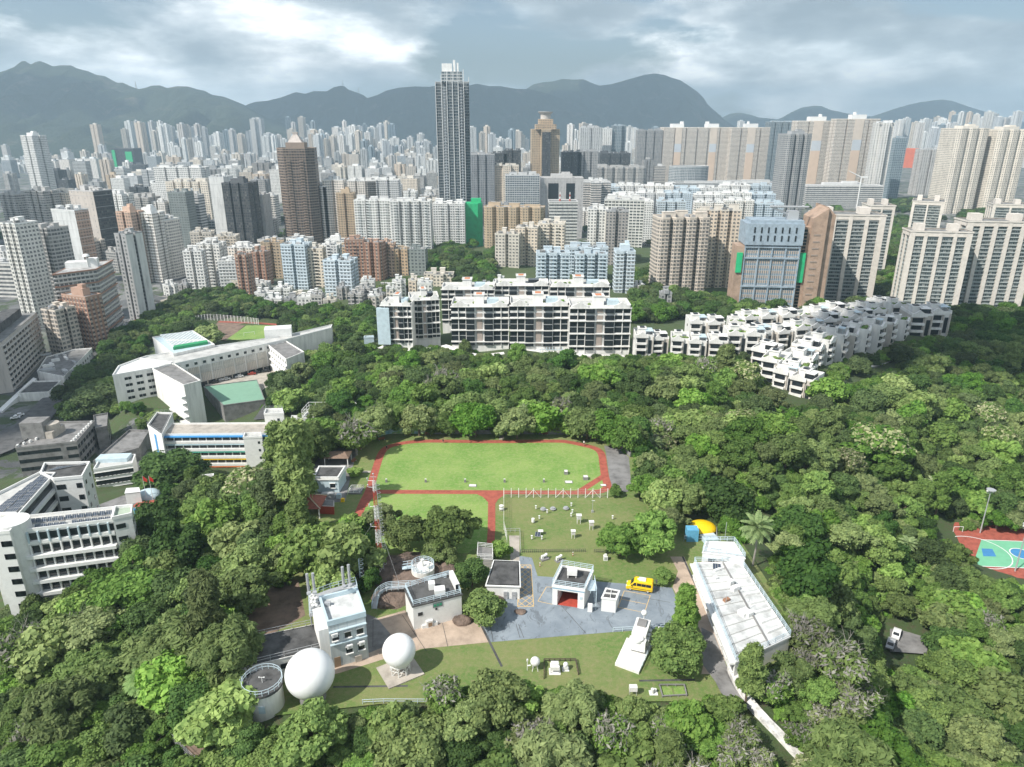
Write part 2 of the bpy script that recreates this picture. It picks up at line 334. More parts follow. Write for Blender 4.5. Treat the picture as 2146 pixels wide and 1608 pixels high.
def mountain(name,ridge,Yr,front,back,mt,seed,rough=1.0):
 px0,px1=ridge[0][0],ridge[-1][0];NU,NV=int((px1-px0)/4)+2,60
 U=np.linspace(px0,px1,NU);RY=np.interp(U,[p[0]for p in ridge],[p[1]for p in ridge])
 V=[]
 for i in range(NU):
  top=atY(U[i],RY[i],Yr)
  for j in range(NV):
   v=j/(NV-1)
   if v<0.75:s=v/0.75;yy=Yr-front*(1-s);h=s**1.25
   else:s=(1-v)/0.25;yy=Yr+back*(1-s);h=s**0.9
   xx=top.x*(yy/Yr)**0.35*1.0
   n=mnoise.fractal(Vector((xx/420+seed,yy/620,seed)),0.9,2.1,6)*0.9
   gl=abs(mnoise.noise(Vector((xx/260+seed*3,yy/900,2.0))))+.6*abs(mnoise.noise(Vector((xx/110+seed,yy/420,5.0))))
   e=(top.z+60)
   zz=e*h+(n*85+gl*120-45)*rough*math.sin(math.pi*min(1,h))*min(1,e/260)
   V.append((xx,yy,-61+max(0,zz)))
 V=np.array(V);I=np.arange(NU*NV).reshape(NU,NV)
 F=np.stack([I[:-1,:-1],I[1:,:-1],I[1:,1:],I[:-1,1:]],-1).reshape(-1,4)
 o=link(bpy.data.objects.new(name,np_mesh(name,V,F,[mt],smooth=True)));o['kind']='structure';return o
MM=mountain_mat('hill_scrub',(0.02,0.035,0.018),(0.085,0.10,0.055),(0.24,0.20,0.15))
RL=[(-420,250),(-250,215),(-120,178),(-60,160),(0,150),(14,146),(25,141),(35,139),(40,132),(47,127),(54,127),(60,131),(67,134),(75,129),(85,127),(97,131),(112,138),(125,136),(150,136),(162,142),(185,148),(203,156),(220,158),(235,167),(247,173),(258,172),(275,180),(292,186),(308,183),(318,179),(335,178),(352,184),(372,180),(395,181),(415,187),(430,190),(445,198),(470,202),(490,210),(512,219),(530,230),(560,246),(620,268),(680,290),(760,320)]
RM=[(430,300),(470,255),(500,228),(518,219),(535,213),(560,211),(590,203),(620,192),(640,196),(658,190),(685,191),(700,182),(715,179),(722,180),(730,187),(750,194),(762,199),(770,205),(790,199),(810,189),(835,183),(870,180),(900,181),(930,176),(960,180),(985,178),(1000,175),(1025,180),(1050,180),(1080,185),(1110,186),(1150,196),(1200,215),(1280,250),(1400,300)]
RR=[(1000,300),(1060,215),(1100,188),(1118,176),(1135,172),(1160,170),(1178,165),(1205,166),(1222,165),(1240,173),(1256,179),(1280,176),(1310,167),(1335,160),(1350,156),(1372,153),(1392,156),(1405,161),(1425,167),(1445,180),(1462,192),(1475,205),(1482,218),(1495,229),(1506,240),(1515,248),(1535,262),(1580,290)]
RF=[(1440,300),(1480,268),(1515,245),(1530,238),(1552,236),(1575,241),(1590,246),(1612,248),(1630,250),(1645,243),(1660,234),(1680,225),(1705,221),(1722,222),(1740,230),(1770,236),(1800,242),(1825,244),(1845,238),(1870,229),(1900,220),(1930,213),(1955,210),(1975,208),(1995,211),(2015,218),(2045,228),(2075,237),(2110,248),(2146,256),(2300,262),(2500,275),(2700,300)]
mountain('mountain_ridge_left',RL,5200,2100,900,MM,1.3)
mountain('mountain_ridge_middle',RM,6600,1700,900,MM,4.1)
mountain('mountain_peak_right',RR,7600,1900,1000,MM,7.7)
mountain('far_hills',RF,9800,2200,1200,MM,9.2,0.6)
def Z3(x,y):return(480+x/3.577,1150+y/3.577)
def Z4(x,y):return(1000+x/3.066,1100+y/3.066)
def Z2(x,y):return(550+x/2.6825,850+y/2.6825)
def sheet(name,pix,m,h,z=0.0,kind='structure',thick=None):
 mb=MB();pts=[G(a,b,z)for a,b in pix]
 a=sum(pts[i].x*pts[(i+1)%len(pts)].y-pts[(i+1)%len(pts)].x*pts[i].y for i in range(len(pts)))
 if a<0:pts.reverse()
 mb.poly([(p.x,p.y,z+h)for p in pts]);o=mb.build(name,m)
 if kind:o['kind']=kind
 return o
def smooth_path(pts,k=5,closed=False):
 P=[Vector((p[0],p[1],p[2]if len(p)>2 else 0.0))for p in pts];n=len(P);out=[]
 for i in range(n if closed else n-1):
  p0,p1,p2,p3=(P[(i-1)%n],P[i],P[(i+1)%n],P[(i+2)%n])if closed else(P[max(0,i-1)],P[i],P[i+1],P[min(n-1,i+2)])
  for j in range(k):
   t=j/k;out.append(0.5*((2*p1)+(p2-p0)*t+(2*p0-5*p1+4*p2-p3)*t*t+(3*p1-p0-3*p2+p3)*t**3))
 if not closed:out.append(P[-1])
 return out
def ribbon(name,path,w,m,h=0.02,closed=False,kind='structure',thick=0.0,mi=0,mb=None,drape=False):
 """a strip of width w along world points"""
 own=mb is None;mb=mb or MB();n=len(path);L=[];Rr=[];d_=0;ds=[]
 for i in range(n):
  a,b=(path[(i-1)%n],path[(i+1)%n])if closed else(path[max(0,i-1)],path[min(n-1,i+1)])
  t=Vector((b[0]-a[0],b[1]-a[1],0)).normalized();s=Vector((-t.y,t.x,0));p=Vector(path[i])
  ww=w[i]if isinstance(w,(list,tuple))else w
  l,r=p+s*ww/2,p-s*ww/2
  if drape:l.z=max(tz(l.x,l.y),tz(r.x,r.y));r.z=l.z
  l.z+=h;r.z+=h;L.append(l);Rr.append(r)
  if i:d_+=(Vector(path[i])-Vector(path[i-1])).length
  ds.append(d_)
 for i in range(n if closed else n-1):
  j=(i+1)%n;mb.poly([Rr[i],Rr[j],L[j],L[i]],mi,[(0,ds[i]),(0,ds[j]),(w if not isinstance(w,(list,tuple))else 1,ds[j]),(w if not isinstance(w,(list,tuple))else 1,ds[i])])
  if thick:
   for q in(L,Rr):mb.poly([q[i],q[j],q[j]-Vector((0,0,thick)),q[i]-Vector((0,0,thick))],mi)
 if own:
  o=mb.build(name,m)
  if kind:o['kind']=kind
  return o
def grass(name,a,b,c,sc=0.5):
 m=bpy.data.materials.new(name);m.use_nodes=True;nt=m.node_tree;bs=nt.nodes['Principled BSDF'];bs.inputs['Roughness'].default_value=0.95
 tc=nd(nt,'ShaderNodeTexCoord')
 n1=nd(nt,'ShaderNodeTexNoise',inp={'Scale':sc*0.12,'Detail':8,'Roughness':0.72});nt.links.new(tc.outputs['Object'],n1 .inputs[0])
 n2=nd(nt,'ShaderNodeTexNoise',inp={'Scale':sc*2.2,'Detail':6,'Roughness':0.8});nt.links.new(tc.outputs['Object'],n2 .inputs[0])
 col=mix(nt,ramp(nt,n1 .outputs[0],[(0.42,0.0),(0.58,1.0)]),a,b);col=mix(nt,ramp(nt,n2 .outputs[0],[(0.45,0.0),(0.68,0.95)]),col,c)
 n4=nd(nt,'ShaderNodeTexNoise',inp={'Scale':7.0,'Detail':4,'Roughness':0.7});nt.links.new(tc.outputs['Object'],n4 .inputs[0])
 col=mix(nt,1.0,col,ramp(nt,n4 .outputs[0],[(0.3,0.72),(0.7,1.2)]),'MULTIPLY')
 nt.links.new(col,bs.inputs['Base Color'])
 bp=nd(nt,'ShaderNodeBump',inp={'Strength':0.9,'Distance':0.12});nt.links.new(n4 .outputs[0],bp.inputs['Height']);nt.links.new(bp.outputs[0],bs.inputs['Normal'])
 return m
M_LAWN=grass('olive_lawn',(0.12,0.21,0.045),(0.20,0.235,0.08),(0.27,0.25,0.12))
M_FIELD=grass('bright_turf',(0.14,0.29,0.045),(0.24,0.36,0.085),(0.33,0.37,0.15))
M_TRACK=mat('red_track',(0.35,0.09,0.06),0.9,0.22,0.7)
M_CONC=mat('pale_concrete',(0.42,0.38,0.33),0.9,0.22,0.35,bump=0.1)
M_PINK=mat('pinkish_concrete',(0.44,0.345,0.27),0.9,0.22,0.3,bump=0.1)
M_GREYC=mat('grey_concrete',(0.21,0.205,0.20),0.9,0.3,0.3,bump=0.1)
M_ASPH=mat('asphalt',(0.10,0.10,0.10),0.9,0.3,0.3)
M_WHITE=mat('white_paint',(0.76,0.76,0.74),0.6,0.06,0.8)
M_WROOF=mat('stained_white_roof',(0.56,0.57,0.56),0.8,0.30,0.25)
M_WALLW=mat('weathered_white_wall',(0.76,0.75,0.72),0.8,0.16,0.5,streak=True)
M_BLUEW=mat('pale_blue_paint',(0.50,0.61,0.66),0.6,0.1,0.5)
M_RAIL=mat('pale_blue_rail',(0.55,0.66,0.72),0.5,0.05,1)
M_DROOF=mat('dark_roof_felt',(0.085,0.085,0.085),0.9,0.45,0.35,bump=0.2)
M_LROOF=mat('light_roof',(0.50,0.50,0.48),0.85,0.2,0.25)
M_GLASS=mat('dark_glass',(0.02,0.025,0.03),0.15,0.3,0.8)
M_METAL=mat('galvanised',(0.48,0.49,0.50),0.45,0.1,2,metal=0.3)
M_YEL=mat('yellow_paint',(0.86,0.56,0.01),0.35,0.04,2)
M_YLINE=mat('faded_yellow_line',(0.62,0.43,0.19),0.85,0.2,2)
M_RED=mat('red_paint',(0.45,0.07,0.045),0.7,0.15,1)
M_ROCK=mat('brown_rock',(0.17,0.125,0.10),0.95,0.4,0.5,bump=0.8)
M_TILE=mat('red_roof_tile',(0.28,0.09,0.06),0.85,0.25,1.0)
M_DIRT=mat('bare_earth',(0.21,0.15,0.115),0.95,0.3,0.3,bump=0.2)
M_BLK=mat('black_rubber',(0.02,0.02,0.02),0.7,0.1,2)
def tarmac_mat():
 m=bpy.data.materials.new('blue_grey_tarmac');m.use_nodes=True;nt=m.node_tree;b=nt.nodes['Principled BSDF'];b.inputs['Roughness'].default_value=0.8
 tc=nd(nt,'ShaderNodeTexCoord')
 n1=nd(nt,'ShaderNodeTexNoise',inp={'Scale':0.16,'Detail':8,'Roughness':0.66,'Distortion':0.6});nt.links.new(tc.outputs['Object'],n1 .inputs[0])
 mp=nd(nt,'ShaderNodeMapping');mp.inputs['Location'].default_value=(31,12,0);mp.inputs['Scale'].default_value=(1.4,0.7,1);nt.links.new(tc.outputs['Object'],mp.inputs[0])
 n2=nd(nt,'ShaderNodeTexNoise',inp={'Scale':0.3,'Detail':7,'Roughness':0.75,'Distortion':1.2});nt.links.new(mp.outputs[0],n2 .inputs[0])
 c=mix(nt,ramp(nt,n1 .outputs[0],[(0.35,0.0),(0.62,1.0)]),(0.175,0.21,0.245),(0.27,0.31,0.345))
 c=mix(nt,ramp(nt,n2 .outputs[0],[(0.56,0.0),(0.59,0.6),(0.8,0.8)]),c,(0.10,0.115,0.13))
 nt.links.new(c,b.inputs['Base Color']);return m
M_TARM=tarmac_mat()
sheet('lawn',[(575,1500),(500,1440),(470,1380),(500,1310),(545,1250),(640,1190),(700,1120),(640,1085),(625,1010),(660,950),(745,925),(830,900),(1240,905),(1330,950),(1340,1050),(1440,1090),(1550,1130),(1630,1250),(1690,1400),(1560,1435),(1500,1470),(1200,1470),(800,1475)],M_LAWN,0.0)
TRK=[(762.5,1051),(773.7,1029),(783,999),(796,958),(807,941),(826,933),(859,927),(897,925),(966,925.5),(1035,926),(1161,925),(1191,927),(1221,933),(1247,940),(1260,951),(1264,973),(1268,999),(1273,1018),(1264,1028),(1243,1032),(1213.6,1032)]
sheet('sports_turf',TRK[1:-1]+[(1035,1032),(792,1031)],M_FIELD,0.02)
sheet('lower_turf',[(770,1040),(790,1034),(1000,1034),(1028,1050),(1028,1130),(980,1160),(760,1160),(735,1110)],M_FIELD,0.02)
trk=[G(*p)for p in TRK]
ribbon('running_track',smooth_path([G(744,1103),G(753,1074)]+trk,4),2.15,M_TRACK,0.035)
ribbon('running_track_home_straight',[G(786,1031),G(1035,1032),G(1214,1032.5)],2.1,M_TRACK,0.03)
ribbon('running_track_shortcut',[G(1267,997),G(1214,1031)],1.9,M_TRACK,0.04)
sheet('running_track_branch',[(995,1034),(1012,1042),(1023,1053),(1022,1112),(1020,1140),(1036,1140),(1038,1110),(1038,1056),(1045,1046),(1062,1034)],M_TRACK,0.045)
sheet('running_track_corner',[(764,1060),(778,1028),(800,1028),(787,1038),(776,1050),(769,1063)],M_TRACK,0.05)
sheet('concrete_yard',[(1266,934),(1292,938),(1318,958),(1324,1029),(1283,1036),(1279,1014),(1270,951)],M_GREYC,0.03)
sheet('white_path',[(1046,911),(1055,911),(1056,921.5),(1046,921.5)],M_CONC,0.03)
sheet('side_path',[(760,987),(778,987),(776,991),(758,991)],M_CONC,0.03)
sheet('hut_yard',[(640,1000),(668,958),(742,925),(752,930),(738,985),(724,1050),(640,1062)],M_GREYC,0.02)
sheet('tarmac',[Z4(*p)for p in[(272,200),(352,212),(388,330),(500,338),(770,365),(960,380),(1252,405),(1292,500),(1240,662),(870,690),(560,715),(80,755),(20,625),(60,560),(170,500),(180,470),(266,380)]],M_TARM,0.02)
sheet('concrete_apron',[Z3(*p)for p in[(1000,500),(1100,525),(1320,462),(1390,600),(1700,520),(1830,548),(1882,552),(1948,702),(1440,752),(1380,775),(1150,832),(830,932),(700,960),(700,830),(1000,800)]],M_PINK,0.015)
sheet('concrete_apron_patch',[Z3(*p)for p in[(1010,480),(1110,522),(1212,642),(1148,742),(1045,785),(1010,700)]],M_GREYC,0.025)
sheet('stepped_yard',[Z4(*p)for p in[(205,70),(272,70),(272,240),(215,240)]],M_CONC,0.03)
sheet('side_lane',[Z4(*p)for p in[(1240,205),(1330,205),(1400,370),(1500,560),(1540,720),(1600,860),(1540,960),(1440,960),(1480,760),(1400,620),(1300,480),(1255,405),(1290,300)]],M_PINK,0.028)
sheet('access_lane',[Z4(*p)for p in[(1440,660),(1520,700),(1600,900),(1690,1080),(1760,1180),(1700,1190),(1560,1050),(1450,900)]],M_GREYC,0.036)
sheet('mown_plots_path',[Z4(*p)for p in[(1040,1015),(1340,1005),(1350,1110),(1030,1120)]],M_LAWN,0.01)
dm=MB()
for a,b in[(Z3(1880,555),Z3(2045,885)),(Z3(780,1038),Z3(1340,1030)),(Z4(1040,1003),Z4(1400,996)),(Z4(1320,205),Z4(1545,700))]:
 ribbon('',[G(*a),G(*b)],0.42,None,0.042,mb=dm)
for a,b in[(Z4(80,640),Z4(105,750)),(Z4(250,640),Z4(275,728)),(Z4(265,640),Z4(300,728)),(Z4(1070,470),Z4(1240,500)),(Z4(540,520),Z4(700,700)),(Z3(1300,500),Z3(1480,770)),(Z3(1600,560),Z3(1640,735)),(Z3(1080,520),Z3(1078,740))]:
 ribbon('',[G(*a),G(*b)],0.09,None,0.047,mb=dm)
o=dm.build('drain_channel',M_DROOF);o['kind']='structure'
sheet('bare_ground',[(500,1235),(560,1215),(625,1215),(640,1290),(560,1335),(505,1345),(495,1300)],M_DIRT,0.012)
pm=MB()
def line(a,b,w=0.13,h=0.03):ribbon('',[G(*a),G(*b)],w,None,h,mb=pm)
for poly in([(945,425),(1112,455),(1075,565),(905,530)],[(445,400),(390,492),(485,512),(545,405)]):
 q=[Z4(*p)for p in poly]
 for i in range(4):line(q[i],q[(i+1)%4],h=0.026+0.004*(i%2))
line(Z4(925,478),Z4(1092,512),h=0.026)
q=[Z4(272,258),Z4(345,258),Z4(363,525),Z4(260,527)]
A,B,C_,D_=[G(*p)for p in q]
for i in range(4):line(q[i],q[(i+1)%4],0.16,h=0.026+0.004*(i%2))
def bil(u,v):return(A*(1-u)+B*u)*(1-v)+(D_*(1-u)+C_*u)*v
nn=8
for k in range(-2,nn):
 for s_ in(0,1):
  u0,v0,u1,v1=0.0,k/nn,1.0,(k+2)/nn
  if v0<0:u0=-v0*nn/2;v0=0
  if v1>1:u1=1-(v1-1)*nn/2;v1=1
  if u1<=u0:continue
  P_,Q_=(bil(u0,v0),bil(u1,v1))if s_==0 else(bil(1-u0,v0),bil(1-u1,v1))
  ribbon('',[P_,Q_],0.14,None,0.034+0.004*s_,mb=pm)
o=pm.build('painted_yellow_lines',M_YLINE);o['kind']='structure'
mb=MB();mb.box((0,4000,-64),(34000,19000,720),0)
hz=mb.build('haze',[]);hz['kind']='stuff'
hm=bpy.data.materials.new('haze');hm.use_nodes=True;nt=hm.node_tree;nt.nodes.clear()
pv=nd(nt,'ShaderNodeVolumePrincipled',inp={'Density':0.00012,'Anisotropy':0.2});pv.inputs['Color'].default_value=(0.62,0.82,0.98,1)
ou=nd(nt,'ShaderNodeOutputMaterial');nt.links.new(pv.outputs[0],ou.inputs['Volume']);hz.data.materials.append(hm)
rnd=random.Random(11)
FS={}
def fs(k,*a,**kw):FS[k]=(facade('facade_'+k,*a,**kw),kw)
fs('white',(0.74,0.74,0.72),bay=3.0,fh=3.0,ww=0.5,wh=0.5,curtain=0.5)
fs('white2',(0.80,0.80,0.78),bay=2.8,fh=2.9,ww=0.55,wh=0.42,band=(0.45,0.45,0.44),bandh=0.1)
fs('cream',(0.68,0.63,0.55),bay=3.2,fh=3.0,ww=0.5,wh=0.46,curtain=0.4)
fs('beige',(0.63,0.56,0.48),bay=3.0,fh=2.9,ww=0.55,wh=0.5,band=(0.42,0.35,0.29),bandh=0.12)
fs('grey',(0.34,0.345,0.35),bay=3.2,fh=3.0,ww=0.5,wh=0.5)
fs('greyold',(0.46,0.45,0.43),bay=2.7,fh=2.9,ww=0.62,wh=0.55,curtain=0.7,band=(0.48,0.47,0.45),bandh=0.2)
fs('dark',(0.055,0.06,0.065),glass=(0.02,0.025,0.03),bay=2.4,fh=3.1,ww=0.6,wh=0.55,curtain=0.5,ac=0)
fs('brown',(0.21,0.155,0.12),glass=(0.025,0.025,0.025),bay=3.2,fh=3.3,ww=0.62,wh=0.55,curtain=0.25,band=(0.33,0.26,0.21),bandh=0.14,ac=0)
fs('orange',(0.58,0.41,0.31),bay=3.0,fh=3.0,ww=0.45,wh=0.5)
fs('terracotta',(0.37,0.20,0.14),bay=3.2,fh=3.0,ww=0.45,wh=0.5,pier=(0.50,0.42,0.34))
fs('glass',(0.50,0.53,0.55),glass=(0.05,0.08,0.10),bay=3.6,fh=3.4,ww=0.78,wh=0.66,curtain=0.2,band=(0.62,0.63,0.63),bandh=0.1,ac=0)
fs('skyglass',(0.20,0.225,0.245),glass=(0.025,0.045,0.06),bay=2.6,fh=3.4,ww=0.82,wh=0.7,curtain=0.2,band=(0.36,0.38,0.40),bandh=0.09,ac=0)
fs('estate',(0.78,0.70,0.60),bay=2.7,fh=2.8,ww=0.62,wh=0.55,pier=(0.80,0.77,0.72),curtain=0.5,vband=(0.35,0.30,0.26))
fs('blank',(0.50,0.49,0.48),bay=9,fh=6,ww=0.1,wh=0.2,curtain=0.1,ac=0)
fs('blankwhite',(0.66,0.67,0.66),bay=30,fh=8,ww=0.02,wh=0.2,ac=0)
fs('strip',(0.62,0.62,0.61),glass=(0.04,0.05,0.06),bay=2.0,fh=3.6,ww=0.9,wh=0.5,curtain=0.25,ac=0)
fs('grid',(0.60,0.60,0.58),glass=(0.03,0.035,0.04),bay=4.2,fh=3.5,ww=0.74,wh=0.55,curtain=0.2,ac=0)
fs('bluewhite',(0.50,0.60,0.68),bay=3.0,fh=2.9,ww=0.55,wh=0.42,band=(0.62,0.68,0.72),bandh=0.2)
fs('greengrey',(0.22,0.25,0.245),bay=3.4,fh=3.1,ww=0.5,wh=0.45,ac=0)
fs('tan',(0.50,0.39,0.27),bay=3.1,fh=3.0,ww=0.5,wh=0.45)
fs('bay',(0.30,0.36,0.37),glass=(0.035,0.045,0.05),bay=1.6,fh=2.8,ww=0.8,wh=0.5,curtain=0.75,band=(0.36,0.38,0.37),bandh=0.14,ac=0.6)
fs('farwhite',(0.72,0.73,0.72),bay=5.0,fh=3.0,ww=0.35,wh=0.5,curtain=0.3,vband=(0.50,0.52,0.53),ac=0)
fs('fargrey',(0.52,0.53,0.53),bay=5.0,fh=3.0,ww=0.4,wh=0.5,curtain=0.3,vband=(0.34,0.36,0.38),ac=0)
fs('farbeige',(0.62,0.56,0.48),bay=5.0,fh=3.0,ww=0.4,wh=0.5,curtain=0.3,vband=(0.46,0.40,0.34),ac=0)
fs('farbrown',(0.36,0.30,0.26),bay=4.0,fh=3.0,ww=0.4,wh=0.5,curtain=0.3,ac=0)
fs('farblue',(0.28,0.35,0.40),glass=(0.06,0.09,0.11),bay=4.0,fh=3.4,ww=0.7,wh=0.6,curtain=0.2,ac=0)
M_ROOFT=mat('tower_roof',(0.40,0.395,0.385),0.9,0.35,0.2)
M_ROOFD=mat('tower_roof_dark',(0.20,0.20,0.195),0.9,0.35,0.2)
def foot(kind,w,d,rg=None):
 """footprint outlines, counter-clockwise, front towards -y"""
 x,y=w/2,d/2
 if kind=='rect':return[(-x,-y),(x,-y),(x,y),(-x,y)]
 if kind.startswith('notch'):
  n=int(kind[5:]);nw=min(3.0,w/(n+1)*0.35);dp=min(3.5,d*0.3);out=[]
  cs=[-x+w*(k+1)/(n+1)for k in range(n)];out.append((-x,-y))
  for c in cs:out+=[(c-nw/2,-y),(c-nw/2,-y+dp),(c+nw/2,-y+dp),(c+nw/2,-y)]
  out+=[(x,-y),(x,-nw/2),(x-dp,-nw/2),(x-dp,nw/2),(x,nw/2),(x,y)]
  for c in reversed(cs):out+=[(c+nw/2,y),(c+nw/2,y-dp),(c-nw/2,y-dp),(c-nw/2,y)]
  out+=[(-x,y),(-x,nw/2),(-x+dp,nw/2),(-x+dp,-nw/2),(-x,-nw/2)]
  return out
 if kind=='cross':
  a,b=x*0.42,y*0.42
  return[(-a,-y),(a,-y),(a,-b),(x,-b),(x,b),(a,b),(a,y),(-a,y),(-a,b),(-x,b),(-x,-b),(-a,-b)]
 if kind.startswith('saw'):
  n=int(kind[3:]);out=[];s=w/n;dp=min(5.0,d*0.3)
  for k in range(n):
   x0=-x+s*k;out+=[(x0,-y+dp),(x0+s*0.25,-y),(x0+s*0.75,-y)]
  return out+[(x,-y+dp),(x,y),(-x,y)]
 if kind=='chamfer':
  c=min(w,d)*0.25;return[(-x+c,-y),(x-c,-y),(x,-y+c),(x,y-c),(x-c,y),(-x+c,y),(-x,y-c),(-x,-y+c)]
 if kind=='round':
  return[(x*math.cos(2*math.pi*k/18),y*math.sin(2*math.pi*k/18))for k in range(18)]
 if kind=='step':
  return[(-x,-y+d*.35),(-x+w*.33,-y+d*.35),(-x+w*.33,-y),(x-w*.33,-y),(x-w*.33,-y+d*.25),(x,-y+d*.25),(x,y),(-x,y)]
 raise ValueError(kind)
BPOLY=[]
BOXES=[]
def ring(mb,pts,z,out,h,mi=0):
 """a ledge running round the whole outline"""
 n=len(pts);c=[sum(p[0]for p in pts)/n,sum(p[1]for p in pts)/n];off=[]
 for i in range(n):
  a,b,q=pts[i-1],pts[i],pts[(i+1)%n]
  d1=Vector((b[0]-a[0],b[1]-a[1])).normalized();d2=Vector((q[0]-b[0],q[1]-b[1])).normalized()
  n1=Vector((d1 .y,-d1 .x));n2=Vector((d2 .y,-d2 .x));bis=(n1+n2)
  if bis.length<0.1:bis=n1
  bis=bis.normalized();k=out/max(0.4,bis.dot(n1));off.append((b[0]+bis.x*k,b[1]+bis.y*k))
 for i in range(n):
  j=(i+1)%n
  mb.poly([(off[i][0],off[i][1],z),(off[j][0],off[j][1],z),(off[j][0],off[j][1],z+h),(off[i][0],off[i][1],z+h)],mi)
  mb.poly([(off[i][0],off[i][1],z+h),(off[j][0],off[j][1],z+h),(pts[j][0],pts[j][1],z+h),(pts[i][0],pts[i][1],z+h)],mi)
  mb.poly([(pts[i][0],pts[i][1],z),(pts[j][0],pts[j][1],z),(off[j][0],off[j][1],z),(off[i][0],off[i][1],z)],mi)
M_LEDGE={}
def ledge_mat(col):
 k=tuple(round(c,2)for c in col)
 if k not in M_LEDGE:M_LEDGE[k]=mat('ledge_%d'%len(M_LEDGE),col,0.8,0.1,0.3)
 return M_LEDGE[k]
WALLC=dict(skyglass=(0.45,0.47,0.48),white=(0.74,0.74,0.72),white2=(0.80,0.80,0.78),cream=(0.68,0.63,0.55),beige=(0.63,0.56,0.48),grey=(0.34,0.345,0.35),greyold=(0.46,0.45,0.43),dark=(0.09,0.095,0.10),brown=(0.28,0.215,0.17),orange=(0.58,0.41,0.31),terracotta=(0.43,0.28,0.21),glass=(0.60,0.61,0.61),estate=(0.74,0.68,0.60),blank=(0.5,0.49,0.48),blankwhite=(0.66,0.67,0.66),strip=(0.62,0.62,0.61),grid=(0.6,0.6,0.58),bluewhite=(0.56,0.65,0.71),greengrey=(0.22,0.25,0.245),tan=(0.5,0.39,0.27),bay=(0.5,0.46,0.4),farwhite=(0.72,0.73,0.72),fargrey=(0.52,0.53,0.53),farbeige=(0.62,0.56,0.48),farbrown=(0.36,0.30,0.26),farblue=(0.35,0.42,0.46))
def tower(cx,ytop,wpx,ybase,style,shape='rect',label=None,yaw=0.0,depth=None,zg=-60.0,name='apartment_tower',cat='tower',group=None,lod=0,roof='boxes',balc=0,podium=None,ledges=None,H=None,side=None):
 """cx, ytop, wpx: middle, height and width of the top edge in the survey picture; ybase: where its foot meets the ground"""
 Yd=G(cx,ybase,zg).y;top=atY(cx,ytop,Yd);dep=proj(top.x,top.y,top.z)[2]
 wtot=wpx*dep/FPX;yw=R(yaw)
 if depth is None:depth=0.8
 w=wtot/(abs(math.cos(yw))+depth*abs(math.sin(yw)));d=w*depth
 h=(top.z-zg)if H is None else H
 cy=Yd+d*0.5
 root=empty(name,(top.x,cy,zg),yw)
 tag(root,label,cat,group)
 pts=foot(shape,w,d);fm=FS[style][0];bay=FS[style][1].get('bay',3.2);fh=FS[style][1].get('fh',3.0)
 BOXES.append((top.x,cy,math.hypot(w,d)/2))
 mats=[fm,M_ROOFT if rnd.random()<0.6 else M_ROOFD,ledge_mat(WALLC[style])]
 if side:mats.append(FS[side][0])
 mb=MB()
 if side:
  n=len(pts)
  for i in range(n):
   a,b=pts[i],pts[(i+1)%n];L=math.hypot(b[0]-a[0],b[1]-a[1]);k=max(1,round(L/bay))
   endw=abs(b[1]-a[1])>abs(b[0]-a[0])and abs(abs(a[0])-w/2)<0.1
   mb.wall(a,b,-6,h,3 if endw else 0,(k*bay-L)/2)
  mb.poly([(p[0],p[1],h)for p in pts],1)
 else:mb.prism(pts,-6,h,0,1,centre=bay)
 if ledges is None:ledges=0 if lod or style in('white','grey','dark','cream','tan','strip','grid','greengrey')else 1
 if ledges:
  k=1
  while k*fh<h-1:ring(mb,pts,k*fh-0.12,0.28,0.30,2);k+=ledges
 if lod>=2:
  mb.box((0,0,h),(w*0.4,d*0.4,4+2*rnd.random()),2)
  ob=mb.build(name,mats);ob.matrix_world=Matrix.Translation((top.x,cy,zg))@Matrix.Rotation(yw,4,'Z')
  for k in root.keys():ob[k]=root[k]
  bpy.data.objects.remove(root);ob.name=name;return ob
 mb.build('wall',mats,root)
 pm_=MB();ring(pm_,pts,h-0.2,0.15,1.1,0)
 ins=[(p[0]*0.985,p[1]*0.985)for p in pts]
 for i in range(len(ins)):
  j=(i+1)%len(ins);pm_.poly([(ins[j][0],ins[j][1],h),(ins[i][0],ins[i][1],h),(ins[i][0],ins[i][1],h+0.9),(ins[j][0],ins[j][1],h+0.9)],0)
  pm_.poly([(pts[i][0],pts[i][1],h+.9),(pts[j][0],pts[j][1],h+.9),(ins[j][0],ins[j][1],h+.9),(ins[i][0],ins[i][1],h+.9)],0)
 pm_.build('parapet',mats[2],root)
 rr=random.Random(int(cx*7+ytop))
 if roof=='boxes':
  for k in range(2 if w<28 else 3):
   q=MB();bw,bd,bh=w*(0.16+0.1*rr.random()),d*(0.2+0.15*rr.random()),3+2.5*rr.random()
   ox,oy=(k-(0.5 if w<28 else 1))*w*0.3+rr.uniform(-.05,.05)*w,rr.uniform(-0.15,0.2)*d
   q.box((ox,oy,h),(bw,bd,bh));ring(q,[(ox-bw/2,oy-bd/2),(ox+bw/2,oy-bd/2),(ox+bw/2,oy+bd/2),(ox-bw/2,oy+bd/2)],h+bh-0.3,0.3,0.3)
   q.build('roof_house',mats[2],root)
  for k in range(4 if h>20 else 1):
   q=MB();s3=(rr.uniform(1.5,4),rr.uniform(1.5,3.5),rr.uniform(1.2,2.8));q.box((rr.uniform(-.4,.4)*w,rr.uniform(-.4,.1)*d,h),s3,0,rr.choice((0,.1)));q.build('roof_hut',(mats[2],M_METAL,M_ROOFD,M_ROOFT)[k%4],root)
  for k in range(3):
   q=MB();q.cyl((rr.uniform(-.4,.4)*w,rr.uniform(-.35,.1)*d,h),0.9,1.8,10);q.build('water_tank',M_METAL,root)
 elif roof=='one':
  q=MB();q.box((0,0,h),(w*0.5,d*0.45,5));q.box((w*0.1,0,h+5),(w*0.2,d*0.25,2.5));q.build('roof_house',mats[2],root)
